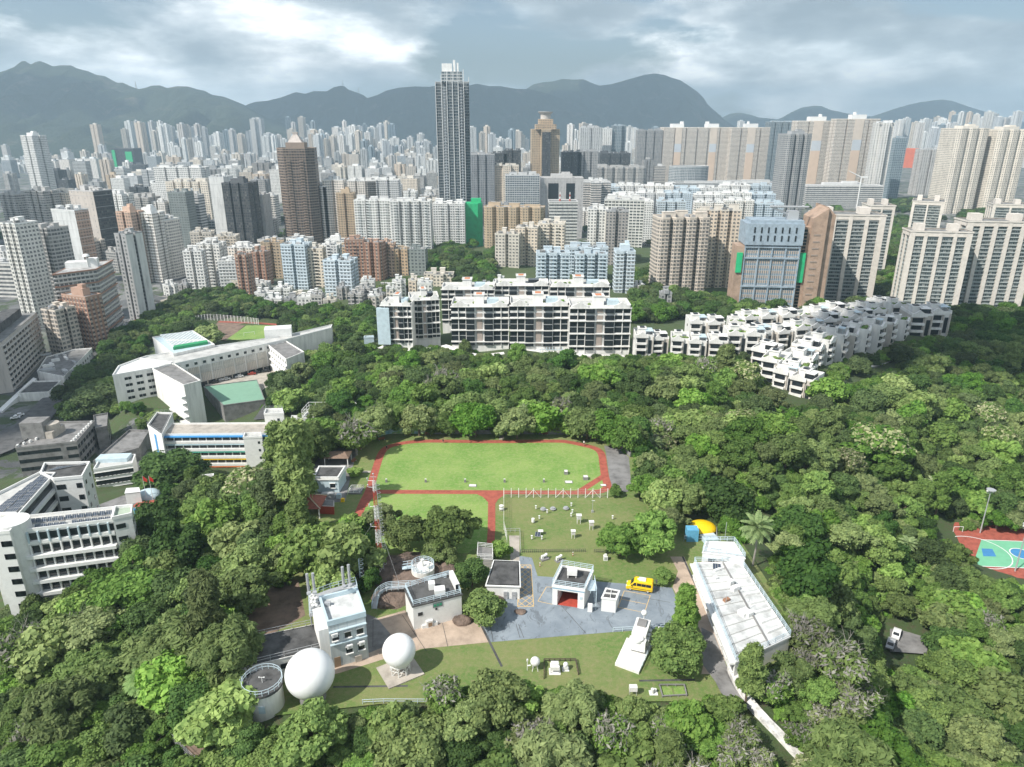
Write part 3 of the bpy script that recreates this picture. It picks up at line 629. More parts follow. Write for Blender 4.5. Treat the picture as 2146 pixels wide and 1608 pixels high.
 if balc:
  for k in range(balc):
   bx=-w/2+w*(k+0.5)/balc;bw=min(3.4,w/balc*0.5);q=MB();z=fh*1.0
   while z<h-2:q.box((bx,-d/2-0.7,z),(bw,1.4,0.18));q.box((bx,-d/2-1.34,z+.18),(bw,0.1,0.95));z+=fh
   if shape=='rect' or shape.startswith('notch'):q.build('balcony_stack',mats[2],root)
 if podium:
  q=MB();pw,pd,ph=podium;q.prism([(-pw/2,-pd/2),(pw/2,-pd/2),(pw/2,pd/2),(-pw/2,pd/2)],-6,ph,0,1,centre=4.2)
  q.build('podium',[FS['grid'][0],M_ROOFT],root)
 root['_dim']=(w,d,h);return root
def dims(r):return tuple(r['_dim'])
T=tower
T(58,285,38,452,'white2','notch1','tall pale slender tower with stepped balconies, standing alone far left above grey roofs',yaw=-14,depth=1.2,roof='one')
T(100,358,46,425,'dark','step','squat black stepped block behind the grey slabs at far left',yaw=-12,lod=1)
T(133,378,28,432,'dark','rect','small dark glass block right beside the squat black stepped block',yaw=-12,lod=1)
T(18,408,56,520,'greyold','saw3','grey weathered tower block cut by the left edge under the slender pale tower',yaw=-16)
T(75,402,58,535,'greyold','notch2','grey weathered slab with many bays, second from the left edge',yaw=-16)
T(122,405,62,520,'cream','notch3','beige slab with dark window rows, behind the blank-walled grey tower',yaw=-18)
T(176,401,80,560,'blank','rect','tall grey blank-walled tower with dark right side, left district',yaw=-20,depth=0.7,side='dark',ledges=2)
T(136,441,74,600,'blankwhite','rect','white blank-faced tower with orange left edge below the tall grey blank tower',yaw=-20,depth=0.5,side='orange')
T(22,470,62,700,'white','saw3','big white residential tower with grey bay windows at the left edge',yaw=-18,depth=1.0)
T(88,480,66,680,'greyold','saw4','white-topped grey tower with clustered balconies, second from left edge in middle distance',yaw=-20,depth=0.9)
T(240,408,50,520,'white','notch2','pale old block with patchy windows just right of the tall blank tower',yaw=-14)
T(262,446,46,600,'orange','notch1','slim orange-pink tower with rounded bay windows, left district',yaw=-16,depth=1.0,roof='one')
T(303,448,50,596,'white2','notch1','bright white slender twin tower directly right of the orange-pink tower',yaw=-12,depth=1.0,roof='one',balc=2)
T(342,462,34,590,'white','saw2','white rear twin of the bright white slender tower, beside the street canyon',yaw=-16,depth=1.8)
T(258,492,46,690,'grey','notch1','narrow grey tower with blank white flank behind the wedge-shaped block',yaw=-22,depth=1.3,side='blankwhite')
T(160,622,82,752,'terracotta','rect','brown brick lower wing with white bands beside the wedge-shaped block',yaw=-24,depth=0.5,roof='one')
T(108,652,56,768,'beige','notch1','small beige block with brown ledges between hotel slab and brick wing',yaw=-22,depth=1.1)
T(145,655,44,700,'grey','rect','grey low rise block in the shade behind the small beige block',yaw=-20)
T(290,415,58,500,'greyold','notch2','grey old tenement block behind the white twin towers',yaw=-10)
T(330,424,40,500,'white','notch1','off-white tenement block just left of the three-topped white estate',yaw=-10)
T(372,352,108,470,'white','notch3','wide white block crowned by three box penthouses, left middle distance',yaw=-6,depth=0.35)
T(392,382,96,500,'cream','notch4','pale grey slab with fine window grid in front of the three-penthouse block',yaw=-6,depth=0.4)
T(371,404,44,520,'greengrey','rect','grey-green plain tower below the pale grey slab',yaw=-8)
T(402,410,34,512,'strip','rect','white office block with ribbon windows left of the black tower',yaw=-10)
T(405,396,32,500,'bluewhite','rect','light blue tower between pale slabs left of the black tower',yaw=-6)
T(455,372,38,520,'blankwhite','rect','white blank-walled slim tower attached to the left of the black tower',yaw=-8,depth=1.2)
r=T(494,385,64,530,'dark','notch2','black glass residential tower with planted terrace on its top',yaw=-8,depth=0.8,roof='one')
T(540,410,30,520,'blank','rect','grey blank-walled slab touching the right of the black tower',yaw=-8,depth=1.4)
T(540,378,34,470,'grey','notch1','grey tower standing behind the blank slab beside the black tower',yaw=-6)
r=T(613,312,82,522,'brown','chamfer','tall brown tower crowned by a pale pyramid roof',yaw=4,depth=0.8,roof=None,zg=-58)
w,d,h=dims(r)
q=MB();q.box((0,0,h),(w*.5,d*.5,7));q.build('roof_house',ledge_mat(WALLC['brown']),r)
q=MB();s_=w*.19;a=[(-s_,-s_,h+7),(s_,-s_,h+7),(s_,s_,h+7),(-s_,s_,h+7)];t_=[(x*.25,y*.25,h+17)for x,y,z in a]
for k in range(4):q.poly([a[k],a[(k+1)%4],t_[(k+1)%4],t_[k]])
q.poly(t_);q.box((0,0,h+17),(s_*.7,s_*.7,2));q.build('pyramid_roof',mat('pyramid_tiles',(0.50,0.44,0.40),0.7,0.15,0.4),r)
for sgn in(-1,1):
 q=MB();z=4
 while z<h-12:q.box((sgn*w*.17,-d/2-.6,z),(w*.12,1.6,1.0));z+=3.3
 q.build('balcony_stack',ledge_mat(WALLC['brown']),r)
FT=[(400,528,40,612,'white2','notch1','narrow white block above the dark trees, leftmost of the hillside row'),(436,512,50,600,'white','notch2','white block with rounded balcony bays behind the leftmost hillside row'),(418,488,46,560,'cream','notch1','cream tenement further back above the leftmost hillside row'),(470,496,46,560,'cream','notch1','cream tenement with cluttered roof right of the other cream tenement'),(472,548,38,618,'white2','rect','white low block with green awnings beside the brick apartment row'),(504,536,34,630,'terracotta','saw2','brick red apartment block, left one of the brick pair above green netting'),(541,530,36,606,'terracotta','saw2','brick red apartment block, right one of the brick pair above green netting'),(566,510,46,590,'tan','notch1','tan block with dark side right behind the brick pair'),(505,520,60,580,'white','notch2','white old block behind the brick pair'),(615,514,58,614,'bluewhite','notch1','white block with pale green flank in the middle of the hillside row'),(660,522,34,612,'cream','notch1','cream block with balconies right of the pale green flanked block'),(690,516,40,590,'white','notch1','white block with stained front behind the light-blue hillside block'),(708,548,66,648,'bluewhite','notch1','light blue-white block standing lowest on the tree slope'),(712,520,30,580,'tan','rect','small tan block between the cream block and brown towers'),(740,504,42,618,'terracotta','rect','brown-sided block with white roof houses, leftmost of the brown trio'),(780,510,46,618,'terracotta','saw2','terracotta block with recessed balconies, middle of the brown trio'),(812,512,30,612,'orange','notch1','peach block with white roof box, rightmost of the brown trio'),(838,524,34,612,'tan','notch1','sandy yellow block left of the green-grey slab'),(872,524,42,612,'greengrey','rect','green-grey slab with one plain flank at the end of the hillside row')]
for a in FT:T(*a,yaw=rnd.choice((-8,-4,6)),depth=0.75,zg=-57,balc=1 if a[4]in('white','cream','terracotta')else 0)
T(918,578,62,612,'cream','step','low cream house with flat roofs at the foot of the wooded mound',zg=-50,depth=0.6)
T(697,378,44,520,'white','notch1','white tower with regular windows right of the pyramid-topped tower',depth=0.7)
T(668,392,30,520,'white','notch1','slim white tower tucked against the pyramid-topped tower',depth=0.7)
T(722,406,36,522,'tan','notch1','thin brown-framed tower between white slabs',depth=0.7,roof='one')
T(756,380,62,500,'white','notch2','white slab with dark recesses behind the white balcony pair',depth=0.4)
T(802,378,66,500,'white2','notch2','second white slab with dark recesses behind the white balcony pair',depth=0.4)
T(779,421,76,560,'white2','notch2','big white slab with stacked balconies, left one of the balcony pair',depth=0.45,balc=4)
T(859,423,84,562,'white','notch3','big white slab with stacked balconies, right one of the balcony pair',depth=0.45,balc=4)
T(700,505,40,540,'white','rect','low white block at the foot of the thin brown-framed tower',roof='one')
r=T(945,172,76,520,'skyglass','step','tallest tower in the city, slender glass skyscraper with white ribs',yaw=6,depth=0.75,roof=None,zg=-60,ledges=0)
w,d,h=dims(r)
for k,(fx,ex)in enumerate([(-.5,0),(-.33,8),(-.17,12),(0.0,12),(.17,14),(.33,14),(.5,6)]):
 q=MB();q.box((w*fx,-d/2+(d*.35 if abs(fx)>.34 else-0.3),0),(.75,1.4,h+ex));q.build('rib',mat('tower_rib',(0.66,0.67,0.67),0.6,0.06,0.3),r)
q=MB();q.prism(foot('rect',w*.62,d*.5),h,h+12,0,1,centre=3.6);q.build('crown',[FS['glass'][0],M_ROOFT],r)
q=MB();q.box((-w*.14,0,h+12),(w*.3,d*.35,9));q.box((w*.08,0,h+12),(w*.06,d*.3,13));q.box((w*.18,0,h+12),(w*.05,d*.3,10));q.build('roof_house',ledge_mat(WALLC['white2']),r)
for fx in(-.25,.25):
 q=MB();z=8
 while z<h-6:q.box((w*fx,-d/2-.7,z),(w*.11,1.8,.7));z+=3.4
 q.box((w*fx,-d/2-.1,8),(w*.03,1.2,h-14));q.build('balcony_stack',ledge_mat((.42,.44,.46)),r)
T(940,428,66,540,'white2','notch1','white tower block standing directly in front of the tallest tower',depth=0.7,balc=2)
r=T(988,430,42,528,'blank','chamfer','building wrapped in bright green scaffold netting',depth=0.8,roof=None,zg=-56,cat='scaffolded building',name='netted_building',lod=1)
w,d,h=dims(r);NET=mat('green_net',(0.015,0.42,0.17),0.7,0.15,0.25)
q=MB();q.prism(foot('chamfer',w*1.06,d*1.06),0,h+2,0);ring(q,foot('chamfer',w*1.06,d*1.06),h*.42,.4,.5,0);q.build('scaffold_net',NET,r)
q=MB();q.prism([(p[0]+w*.22,p[1])for p in foot('rect',w*.5,d*.5)],h+2,h+7);q.build('roof_net',NET,r)
q=MB();q.cyl((0,0,-2),w*.78,3,24);q.build('plinth',M_GREYC,r)
T(1078,436,132,545,'tan','saw5','long brown slab with cluttered balconies right of the green netting',depth=0.3,yaw=-8)
T(1165,432,30,520,'tan','rect','brown end block left of the ribbon-window office')
T(1010,325,52,450,'grey','notch2','grey-brown tower with vertical ribs right beside the tallest tower',depth=0.7,roof='boxes')
T(1074,316,36,440,'dark','notch1','dark tower top peeping behind the beige block right of the tallest tower',lod=1)
T(1046,322,34,440,'dark','rect','dark block directly left of the beige stepped office',lod=1)
T(1062,348,50,450,'cream','step','beige stepped block in front of the dark tower tops',depth=0.6)
r=T(1144,272,62,440,'tan','step','ornate brown and glass tower with round crown like a drum',yaw=3,depth=0.9,roof=None)
w,d,h=dims(r)
for k,s_ in enumerate((.72,.5)):
 q=MB();q.prism(foot('rect',w*s_,d*s_),h+k*9,h+9+k*9,0,1,centre=3.1);q.build('crown_tier',[FS['tan'][0],M_ROOFT],r)
q=MB();q.cyl((0,0,h+18),w*.18,10,20);q.cyl((0,0,h+26),w*.19,4,20,r1=w*.27);q.cyl((0,0,h+30),w*.27,.8,20);q.build('drum',ledge_mat((0.5,0.45,0.4)),r)
q=MB();q.prism([(-w*.15,-d/2-1.2),(w*.15,-d/2-1.2),(w*.15,-d/2+.3),(-w*.15,-d/2+.3)],0,h-4,0);q.build('glass_bay',FS['dark'][0],r)
for a in[(1198,320,42,432,'dark','notch1','dark slab directly right of the drum-crowned tower'),(1232,318,42,432,'grey','notch2','grey ribbed slab right of the dark slab beside the drum-crowned tower'),(1240,268,46,400,'fargrey','notch1','pale grey tower behind the grey ribbed slab'),(1272,270,22,396,'farwhite','rect','thin pale tower left of the pointed blue-glass tower'),(1298,264,30,396,'farblue','cross','blue-glass tower with stepped pointed top'),(1290,322,64,410,'dark','notch2','dark glass residential block with two white roof boxes'),(1364,274,52,400,'grey','notch2','dark grey tower pair left of the long beige estate'),(1385,272,22,398,'fargrey','rect','plain grey flank tower touching the long beige estate'),(1300,352,110,425,'greyold','saw5','stepped grey terrace complex below the dark glass block'),(1236,352,56,424,'fargrey','rect','grey low block left of the stepped grey terrace')]:
 T(*a,depth=0.6,lod=0 if a[2]>40 else 1)
def estate(cx,ytop,wpx,ybase,label,strip,sx=0.0,col='estate'):
 r=T(cx,ytop,wpx,ybase,col,'notch%d'%max(2,int(wpx/26)),label,depth=0.32,roof=None,yaw=0,ledges=2,cat='housing block',name='housing_block')
 w,d,h=dims(r)
 for f in strip:
  q=MB();q.box((w*f,-d/2-0.5,0),(w*.10 if wpx>100 else w*.2,1.0,h*.62));q.build('peach_panel',mat('peach_render',(0.62,0.48,0.37),.8,.05,.1),r)
  q=MB();q.box((w*f,-d/2-0.5,h*.62),(w*.10 if wpx>100 else w*.2,1.0,h*.13));q.build('grey_panel',mat('grey_render',(0.5,0.54,0.58),.8,.05,.1),r)
  q=MB();q.box((w*f,-d/2-0.5,h*.75),(w*.10 if wpx>100 else w*.2,1.0,h*.25));q.build('cream_panel',mat('cream_render',(0.60,0.52,0.44),.8,.05,.1),r)
  q=MB();q.box((w*f,0,h),(w*.17 if wpx>100 else w*.34,d*.6,9));q.box((w*f+w*.07*(1 if f<=0 else-1),0,h+9),(w*.035,d*.3,5));q.build('roof_house',M_WHITE,r)
 return r
estate(1463,268,142,400,'long beige estate block with two white roof houses',(-.28,.24))
estate(1575,268,80,402,'shorter beige estate block right of the long one, one white roof house',(0.02,))
estate(1722,254,100,414,'beige estate block with white roof house behind the dark slender tower',(-.05,))
estate(1800,250,92,418,'beige estate block with orange roof house and grey striped front',(0.03,))
T(1640,256,56,390,'farblue','notch3','bluish row of slabs between the beige estates',depth=0.4,lod=1)
T(1862,258,42,430,'farwhite','step','tall white slab tower at the right end of the beige estates',depth=0.9,yaw=-10)
T(1890,290,26,420,'farblue','rect','blue-grey tower right behind the tall white slab',lod=1)
T(1676,282,62,470,'grey','saw3','slender dark grey tower with curved roof edges in front of the estates',depth=0.8,roof='one',yaw=8)
r=T(1450,350,84,412,'glass','round','low curved glass hall in front of the long beige estate',depth=0.6,roof=None,cat='building',name='glass_hall')
r=T(1772,390,160,436,'strip','rect','white multi-storey car park with open decks below the beige estates',depth=0.25,roof='one',cat='car park',name='parking_building')
T(1250,384,64,470,'strip','step','white office block with dark window bands behind the H-shaped office',depth=0.8)
T(1530,384,230,432,'strip','rect','long white institutional block with terraces under the beige estates',depth=0.15,roof='boxes')
i=0
for row,(yt,yb,n,x0,x1)in enumerate([(392,462,7,1270,1600),(408,490,6,1310,1600),(424,520,5,1345,1620)]):
 for k in range(n):
  cxx=x0+(x1-x0)*k/(n-1)+rnd.uniform(-6,6)
  T(cxx,yt+rnd.uniform(-4,4),62,yb,'white2' if(k+row)%3 else 'bluewhite','notch2','white slab block, %s row of the white estate, %s from left'%(('far','middle','near')[row],('first','second','third','fourth','fifth','sixth','seventh')[k]),depth=0.5,group='slabs of the white estate',yaw=-6,name='slab_block',cat='apartment block')
T(1095,368,72,470,'glass','rect','glass-fronted white college block with zigzag stairs',depth=0.5,roof='boxes')
r=T(1178,374,90,500,'blank','rect','grey H-shaped office with two black glass panels',depth=0.5,roof='one')
w,d,h=dims(r)
for sgn in(-1,1):
 q=MB();q.box((sgn*w*.2,-d/2-.15,h*.35),(w*(.24 if sgn<0 else .2),.5,h*.57));q.build('window',M_GLASS,r)
r=T(1181,424,60,545,'strip','rect','white office with dark ribbon windows and two red-white masts',depth=0.8,roof=None)
w,d,h=dims(r)
for sgn in(-.1,.25):
 q=MB()
 for k in range(4):q.cyl((w*sgn,0,h+k*2.5),.9-.15*k,2.5,8,k%2)
 q.build('mast',[M_RED,M_WHITE],r)
T(1314,420,92,540,'grid','rect','broad white office slab with black and white window bands',depth=0.7,yaw=-10)
r=T(1256,440,46,590,'white','notch1','white tower with grey side wing behind the light-blue estate',depth=1.0,yaw=-6)
T(1296,444,50,596,'grey','notch1','grey glazed wing attached right of the white tower',depth=0.7,yaw=-6,side='cream')
T(1065,492,56,612,'cream','notch1','cream tower with small windows, leftmost of the stepped cream cluster',depth=0.8,yaw=-8)
T(1106,478,50,606,'cream','notch1','cream tower in the middle of the stepped cream cluster',depth=0.8,yaw=-8)
T(1158,470,62,600,'cream','notch1','cream tower with brown balconies at the back of the cream cluster',depth=0.8,yaw=-8,balc=2)
T(1160,532,70,640,'bluewhite','notch2','light blue and white slab with stacked balconies, left half of the blue estate',depth=0.5,balc=3,zg=-48)
T(1240,534,66,640,'bluewhite','notch2','light blue and white slab with stacked balconies, right half of the blue estate',depth=0.5,balc=3,zg=-48)
T(1230,520,90,610,'bluewhite','notch2','light blue rear slab rising behind the blue estate',depth=0.3,zg=-52)
T(1312,528,40,645,'bluewhite','notch1','slim light blue tower at the right end of the blue estate',depth=1.0,zg=-48,roof='one')
T(1437,458,118,640,'beige','saw4','large cream zigzag-fronted tower above the dark trees right of centre',depth=0.5,yaw=4,zg=-50)
r=T(1510,442,92,625,'cream','notch3','beige slab with green window bays behind the cream zigzag tower',depth=0.3,yaw=-4,zg=-52)
def pier_block(cx,ytop,wpx,ybase,label,nb=4,yaw=-4,depth=0.45,zg=-50,endwin=True):
 Yd=G(cx,ybase,zg).y;top=atY(cx,ytop,Yd);dep=proj(*top)[2];yw=R(yaw)
 w=wpx*dep/FPX/(math.cos(yw)+depth*abs(math.sin(yw)));d=w*depth;h=top.z-zg
 root=empty('housing_block',(top.x,Yd+d/2,zg),yw);tag(root,label,'housing block');BOXES.append((top.x,Yd+d/2,math.hypot(w,d)/2))
 pr=ledge_mat((0.66,0.61,0.55));mb=MB();p=foot('rect',w-2.0,d-2.0);mb.prism(p,-6,h-1,0,1,centre=1.6)
 mb.build('wall',[FS['bay'][0],M_ROOFD],root)
 nd_=max(2,int(d/9))
 for k in range(nb+1):
  pw=w*.09 if k in(0,nb)else w*.055
  for s in(-1,1):
   q=MB();q.box((-w/2+pw/2+(w-pw)*k/nb,s*(d/2-.5),-4),(pw,1.4,h+4));q.build('pier',pr,root)
 for k in range(1,nd_):
  for s in(-1,1):
   q=MB();q.box((s*(w/2-.5),-d/2+d*k/nd_,-4),(1.4,d*.07,h+4));q.build('pier',pr,root)
 q=MB();q.prism(foot('rect',w,d),h-3.2,h,0,1);ring(q,foot('rect',w,d),h-.2,.5,1.0);q.build('parapet',[pr,M_ROOFD],root)
 for s in(-.3,.25):
  q=MB();q.box((w*s,d*.1,h),(w*.16,d*.35,5));q.build('roof_house',pr,root)
 fm_=MB();z=2.8
 while z<h-4:fm_.box((0,-d/2+.55,z),(w-2,.55,.32));fm_.box((0,-d/2+.3,z+.5),(w-2.2,.12,.12));z+=2.8
 fm_.build('ledge',ledge_mat((0.42,0.45,0.44)),root)
 root['_dim']=(w,d,h);return root
pier_block(1790,452,146,648,'large beige slab with four blue-green window bays right of the blue office',4,-8,.5)
pier_block(1855,432,60,600,'beige slab seen end-on behind the large beige slab with window bays',2,-10,1.1,-54)
pier_block(1978,487,128,672,'large beige slab with green window bays at the right, nearer of the pair',4,-10,.4,-48)
pier_block(2108,466,150,668,'large beige slab with green window bays at the right edge',5,-6,.4,-50)
pier_block(1966,424,86,560,'beige slab with a blank end wall above the road at right',2,-30,1.2,-56)
pier_block(2130,430,80,540,'beige slab half hidden at the right edge behind the large pair',2,-20,.8,-56)
T(2042,270,78,448,'cream','saw3','grey and cream tower with white rooftop frame, left of the right-edge pair',depth=0.8,yaw=6,roof='one')
T(2128,272,78,448,'cream','saw3','grey and cream tower with white rooftop frame cut by the right edge',depth=0.8,yaw=6,roof='one')
T(1973,314,76,410,'fargrey','notch3','grey slab of many small windows left of the right-edge towers',depth=0.4,lod=1)
T(1960,360,32,405,'farwhite','rect','low white block at the foot of the grey slab right',lod=1)
r=T(1910,312,28,352,'orange','rect','far building wrapped in orange scaffold netting',roof=None,name='netted_building',cat='scaffolded building')
q=MB();w,d,h=dims(r);q.prism(foot('rect',w*1.1,d*1.1),0,h+1);q.build('scaffold_net',mat('orange_net',(0.75,0.16,0.06),.7,.08,.05),r)
r=T(255,312,46,372,'dark','rect','far building partly wrapped in green netting under the left mountain',roof=None,name='netted_building',cat='scaffolded building',lod=1)
w,d,h=dims(r)
for fx,fw,z0,z1 in((-.4,.14,.2,.95),(.28,.3,.55,.9),(-.25,.2,.1,.4)):
 q=MB();q.box((w*fx,-d/2-1,h*z0),(w*fw,2,h*(z1-z0)));q.build('scaffold_net',NET,r)
zg=-46;P0=G(1547,662,zg);r=empty('office_tower',(G(1600,668,zg).x,G(1600,668,zg).y,zg),R(-6))
tag(r,'blue-fronted office tower with sloping brown fin and green netting','office tower');base=Vector(r.location)
Hh=atY(1600,462,base.y).z-zg;ww_=112*proj(base.x,base.y,20)[2]/FPX;BOXES.append((base.x+20,base.y+15,45))
fac=facade('facade_blueoffice',(0.52,0.42,0.34),glass=(0.12,0.18,0.23),bay=1.5,fh=3.6,ww=0.5,wh=0.86,band=(0.30,0.37,0.43),bandh=0.45,curtain=0.3,ac=0)
q=MB();q.prism([(-ww_/2,0),(ww_/2,0),(ww_/2,26),(-ww_/2,26)],-6,Hh*.78,0,1);q.build('wall',[fac,M_ROOFT],r)
blu=mat('blue_panel',(0.30,0.37,0.43),.6,.2,.3)
q=MB();a=[(-ww_/2-1,-2.2),(ww_/2+1,-2.2),(ww_/2+1,22),(-ww_/2-1,22)]
q.prism(a,Hh*.76,Hh*.97,0);q.prism([(-ww_/2+2,-1),(ww_/2+.5,-1),(ww_/2+.5,20),(-ww_/2+2,20)],Hh*.97,Hh*1.0,0);q.build('crown',blu,r)
for k in range(7):
 for zf in(.80,.88):
  q=MB();q.box((-ww_/2+5+k*(ww_-8)/6.3,-2.35,Hh*zf),(1.0,.4,Hh*.055));q.build('window',M_GLASS,r)
for k in range(5):
 q=MB();q.box((-ww_/2+k*ww_/4,-.5,0),(.9,1.1,Hh*.76));q.build('rib',blu,r)
for zf in(.33,.62,.73):
 q=MB();q.box((0,-.6,Hh*zf),(ww_+1,1.4,1.2));q.build('cornice',blu,r)
tc_=mat('brown_render',(0.38,0.27,0.20),.8,.2,.2)
q=MB();q.box((-ww_/2-3,8,-4),(6,18,Hh*.8));q.build('side_tower',tc_,r)
fx=ww_/2
q=MB()
for x0,x1,y0,y1,z0,z1 in((fx,fx+7,3,24,.93,.93),(fx+7,fx+17,1,26,1.02,1.12),(fx+17,fx+23,4,34,1.13,1.05)):
 pts=[(x0,y0),(x1,y0),(x1,y1),(x0,y1)]
 for i in range(4):
  a,b=pts[i],pts[(i+1)%4];za=Hh*(z0 if i in(0,3)else z1);zb=Hh*(z0 if(i+1)%4 in(0,3)else z1)
  q.poly([(a[0],a[1],-4),(b[0],b[1],-4),(b[0],b[1],zb),(a[0],a[1],za)])
 q.poly([(p[0],p[1],Hh*(z0 if j in(0,3)else z1))for j,p in enumerate(pts)])
q.build('fin_wall',tc_,r)
for k in range(26):
 z=4+k*(Hh*.92-4)/26
 q=MB();q.box((fx+3.5,2.9,z),(2.6,.5,1.7));q.build('window',M_GLASS,r)
 if k%2==0:q=MB();q.box((fx+11,.9,z),(4.5,.4,1.0));q.build('window',mat('brown_louvre',(0.30,0.24,0.20),.7,.1,.5),r)
q=MB();q.box((fx+3.5,2.2,Hh*.38),(4,1.2,Hh*.3));q.build('scaffold_net',NET,r)
q=MB();q.box((-ww_/2-3.5,-1.6,Hh*.48),(4,1.2,Hh*.2));q.build('scaffold_net',NET,r)
q=MB();q.box((fx-6,8,Hh),(7,8,6));q.tube((-ww_*.1,5,Hh+9),(fx+4,5,Hh+9),.8);q.tube((-ww_*.1,5,Hh+9),(fx-8,8,Hh+3),.8);q.build('roof_frame',M_METAL,r)
zg=-57
pw=[G(148,733,zg),G(231,717,zg),G(262,690,zg)];a,b,c=pw;dd=(c-b);back=a+dd*1.0
Hw=atY(231,570,b.y).z-zg+2;ctr=(a+b+c+back)/4
r=empty('apartment_tower',(ctr.x,ctr.y,zg));tag(r,'wedge-shaped white block with brown ledges and a white dish on its roof','tower');BOXES.append((ctr.x,ctr.y,32))
pts=[(p.x-ctr.x,p.y-ctr.y)for p in(a,b,c,back)]
q=MB();q.prism(pts,-5,Hw,0,1,centre=3.0);q.build('wall',[FS['greyold'][0],M_ROOFT],r)
k=1
while k*2.9<Hw:
 q=MB();ring(q,pts,k*2.9,.7,.9);q.build('ledge',ledge_mat((0.60,0.58,0.55)if k%3 else(0.36,0.20,0.14)),r);k+=1
q=MB();q.box((-4,0,Hw),(14,9,4),0,.3);q.box((6,2,Hw),(6,6,6),0,.3);q.build('roof_house',ledge_mat(WALLC['white']),r)
q=MB();q.sphere((4,-2,Hw+7),2.6,16,6,0,0.3);q.tube((4,-2,Hw),(4,-2,Hw+7),.4);q.build('dish',M_WHITE,r)
a,b=G(30,826,zg),G(99,750,zg);dirv=(b-a).normalized();a=a-dirv*0;back=Vector((-dirv.y,dirv.x,0))*22
ctr=(a+b+back)/2;Hs=atY(72,655,b.y).z-zg
r=empty('hospital_slab',(ctr.x,ctr.y,zg));tag(r,'long grey-white hospital slab with square dark windows at the left edge','building');BOXES.append((ctr.x,ctr.y,45))
pts=[(p.x-ctr.x,p.y-ctr.y)for p in(a,b,b+back,a+back)]
q=MB();q.prism(pts,-5,Hs,0,1,centre=4.2);q.build('wall',[FS['blank'][0],M_ROOFD],r)
L=(b-a).length;nb=12;nrm=Vector((dirv.y,-dirv.x,0))
for i in range(nb):
 for j in range(8):
  p=a-ctr+dirv*(L*(i+.5)/nb)+nrm*.06;z=4+(Hs-5)*j/8
  q=MB();q.box((p.x,p.y,z),(L/nb*.55,.5,(Hs/8)*.42),0,math.atan2(dirv.y,dirv.x));q.build('window',M_GLASS,r)
for j in range(9):
 q=MB();p=(a+b)/2-ctr+nrm*.3;q.box((p.x,p.y,2.6+(Hs-5)*j/8),(L,.9,.5),0,math.atan2(dirv.y,dirv.x));q.build('ledge',ledge_mat((.55,.53,.5)),r)
q=MB();p=(a+b)/2+back/2-ctr;q.box((p.x,p.y,Hs),(L*.8,9,5),0,math.atan2(dirv.y,dirv.x));q.build('roof_house',M_DROOF,r)
LANDC=[('the pyramid-topped brown tower',613,400),('the tallest skyscraper',945,330),('the green-netted building',988,470),('the drum-crowned tower',1144,320),('the long beige estate',1463,320),('the black glass tower',494,440),('the three-penthouse block',372,400),('the slender pale tower',58,360),('the far green-netted building',255,340),('the orange-netted building',1910,330),('the white slab tower',1862,320),('the right-edge tower pair',2080,340),('the wedge-shaped block',200,640),('the white balcony pair',820,480),('the cream zigzag tower',1437,540),('the blue office tower',1600,560),('the light-blue estate',1200,570)]
ORD=['nearest','second nearest','third nearest','fourth nearest','fifth nearest','sixth nearest','seventh nearest','eighth nearest','ninth nearest','tenth nearest','eleventh nearest','twelfth nearest']+[x+' nearest' for x in '13th 14th 15th 16th 17th 18th 19th 20th 21st 22nd 23rd 24th 25th 26th 27th 28th 29th 30th 31st 32nd 33rd 34th 35th 36th 37th 38th 39th 40th 41st 42nd 43rd 44th 45th 46th 47th 48th 49th 50th'.split()]
def autolabel(items,lands):
 """items: (object, description, px, py). Each gets 'description, nth nearest <side> <landmark>'."""
 b={}
 for o,desc,px,py in items:
  nm,lx,ly=min(lands,key=lambda l:(l[1]-px)**2+((l[2]-py)*1.6)**2)
  dx,dy=px-lx,(py-ly)*1.6
  side=('right of' if dx>0 else 'left of')if abs(dx)>abs(dy)else('in front of' if dy>0 else 'behind')
  b.setdefault((desc,nm,side),[]).append((math.hypot(dx,dy),o))
 for(desc,nm,side),l in b.items():
  l.sort(key=lambda t:t[0])
  for i,(_,o)in enumerate(l):o['label']='%s, %s%s %s'%(desc,(ORD[i]+' ')if len(l)>1 else '',side,nm)
auto=[]
CITYZ=-60
DESC=dict(farwhite='far white tower',fargrey='far grey tower',farbeige='far beige tower',farbrown='far brown tower',farblue='far bluish glass tower')
def busy(x,y,r):return any((x-a)**2+(y-b)**2<(r+c)**2*0.62 for a,b,c in BOXES)
CL=[(252,345,256,334,11),(318,430,262,340,10),(350,425,290,345,6),(438,475,268,334,3),(478,530,272,336,4),(520,545,247,330,2),(545,700,276,338,14),(598,660,248,330,5),(700,830,252,332,9),(640,800,268,340,12),(660,720,286,352,4),(720,900,285,345,16),(800,905,300,350,9),(740,800,306,362,4),(985,1040,270,345,4),(1035,1110,276,340,7),(1185,1262,262,345,5),(1180,1330,292,356,9),(1310,1380,266,335,4),(1380,1400,280,345,2),(1880,2010,252,330,7),(1925,2010,262,340,7),(1966,2146,238,330,14),(2000,2146,262,340,6),(1700,1900,256,335,7),(1530,1700,258,335,5),(185,215,262,342,1)]
rc=random.Random(5)
for x0,x1,yt,yb,n in CL:
 for k in range(n):
  cx_=x0+(x1-x0)*(k+0.5+rc.uniform(-.3,.3))/n;w_=rc.uniform(12,20)
  st=rc.choices(['farwhite','fargrey','farbeige','farblue'],[6,3,2.0,1.2])[0]
  o=tower(cx_,yt+rc.uniform(-5,16),w_,yb+rc.uniform(-5,6),st,rc.choice(['cross','notch1','cross','notch2']),'x',yaw=rc.uniform(-30,30),depth=0.9,lod=2,name='far_tower',cat='tower',group='far towers at the foot of the hills')
  auto.append((o,DESC[st],cx_,yt+30))
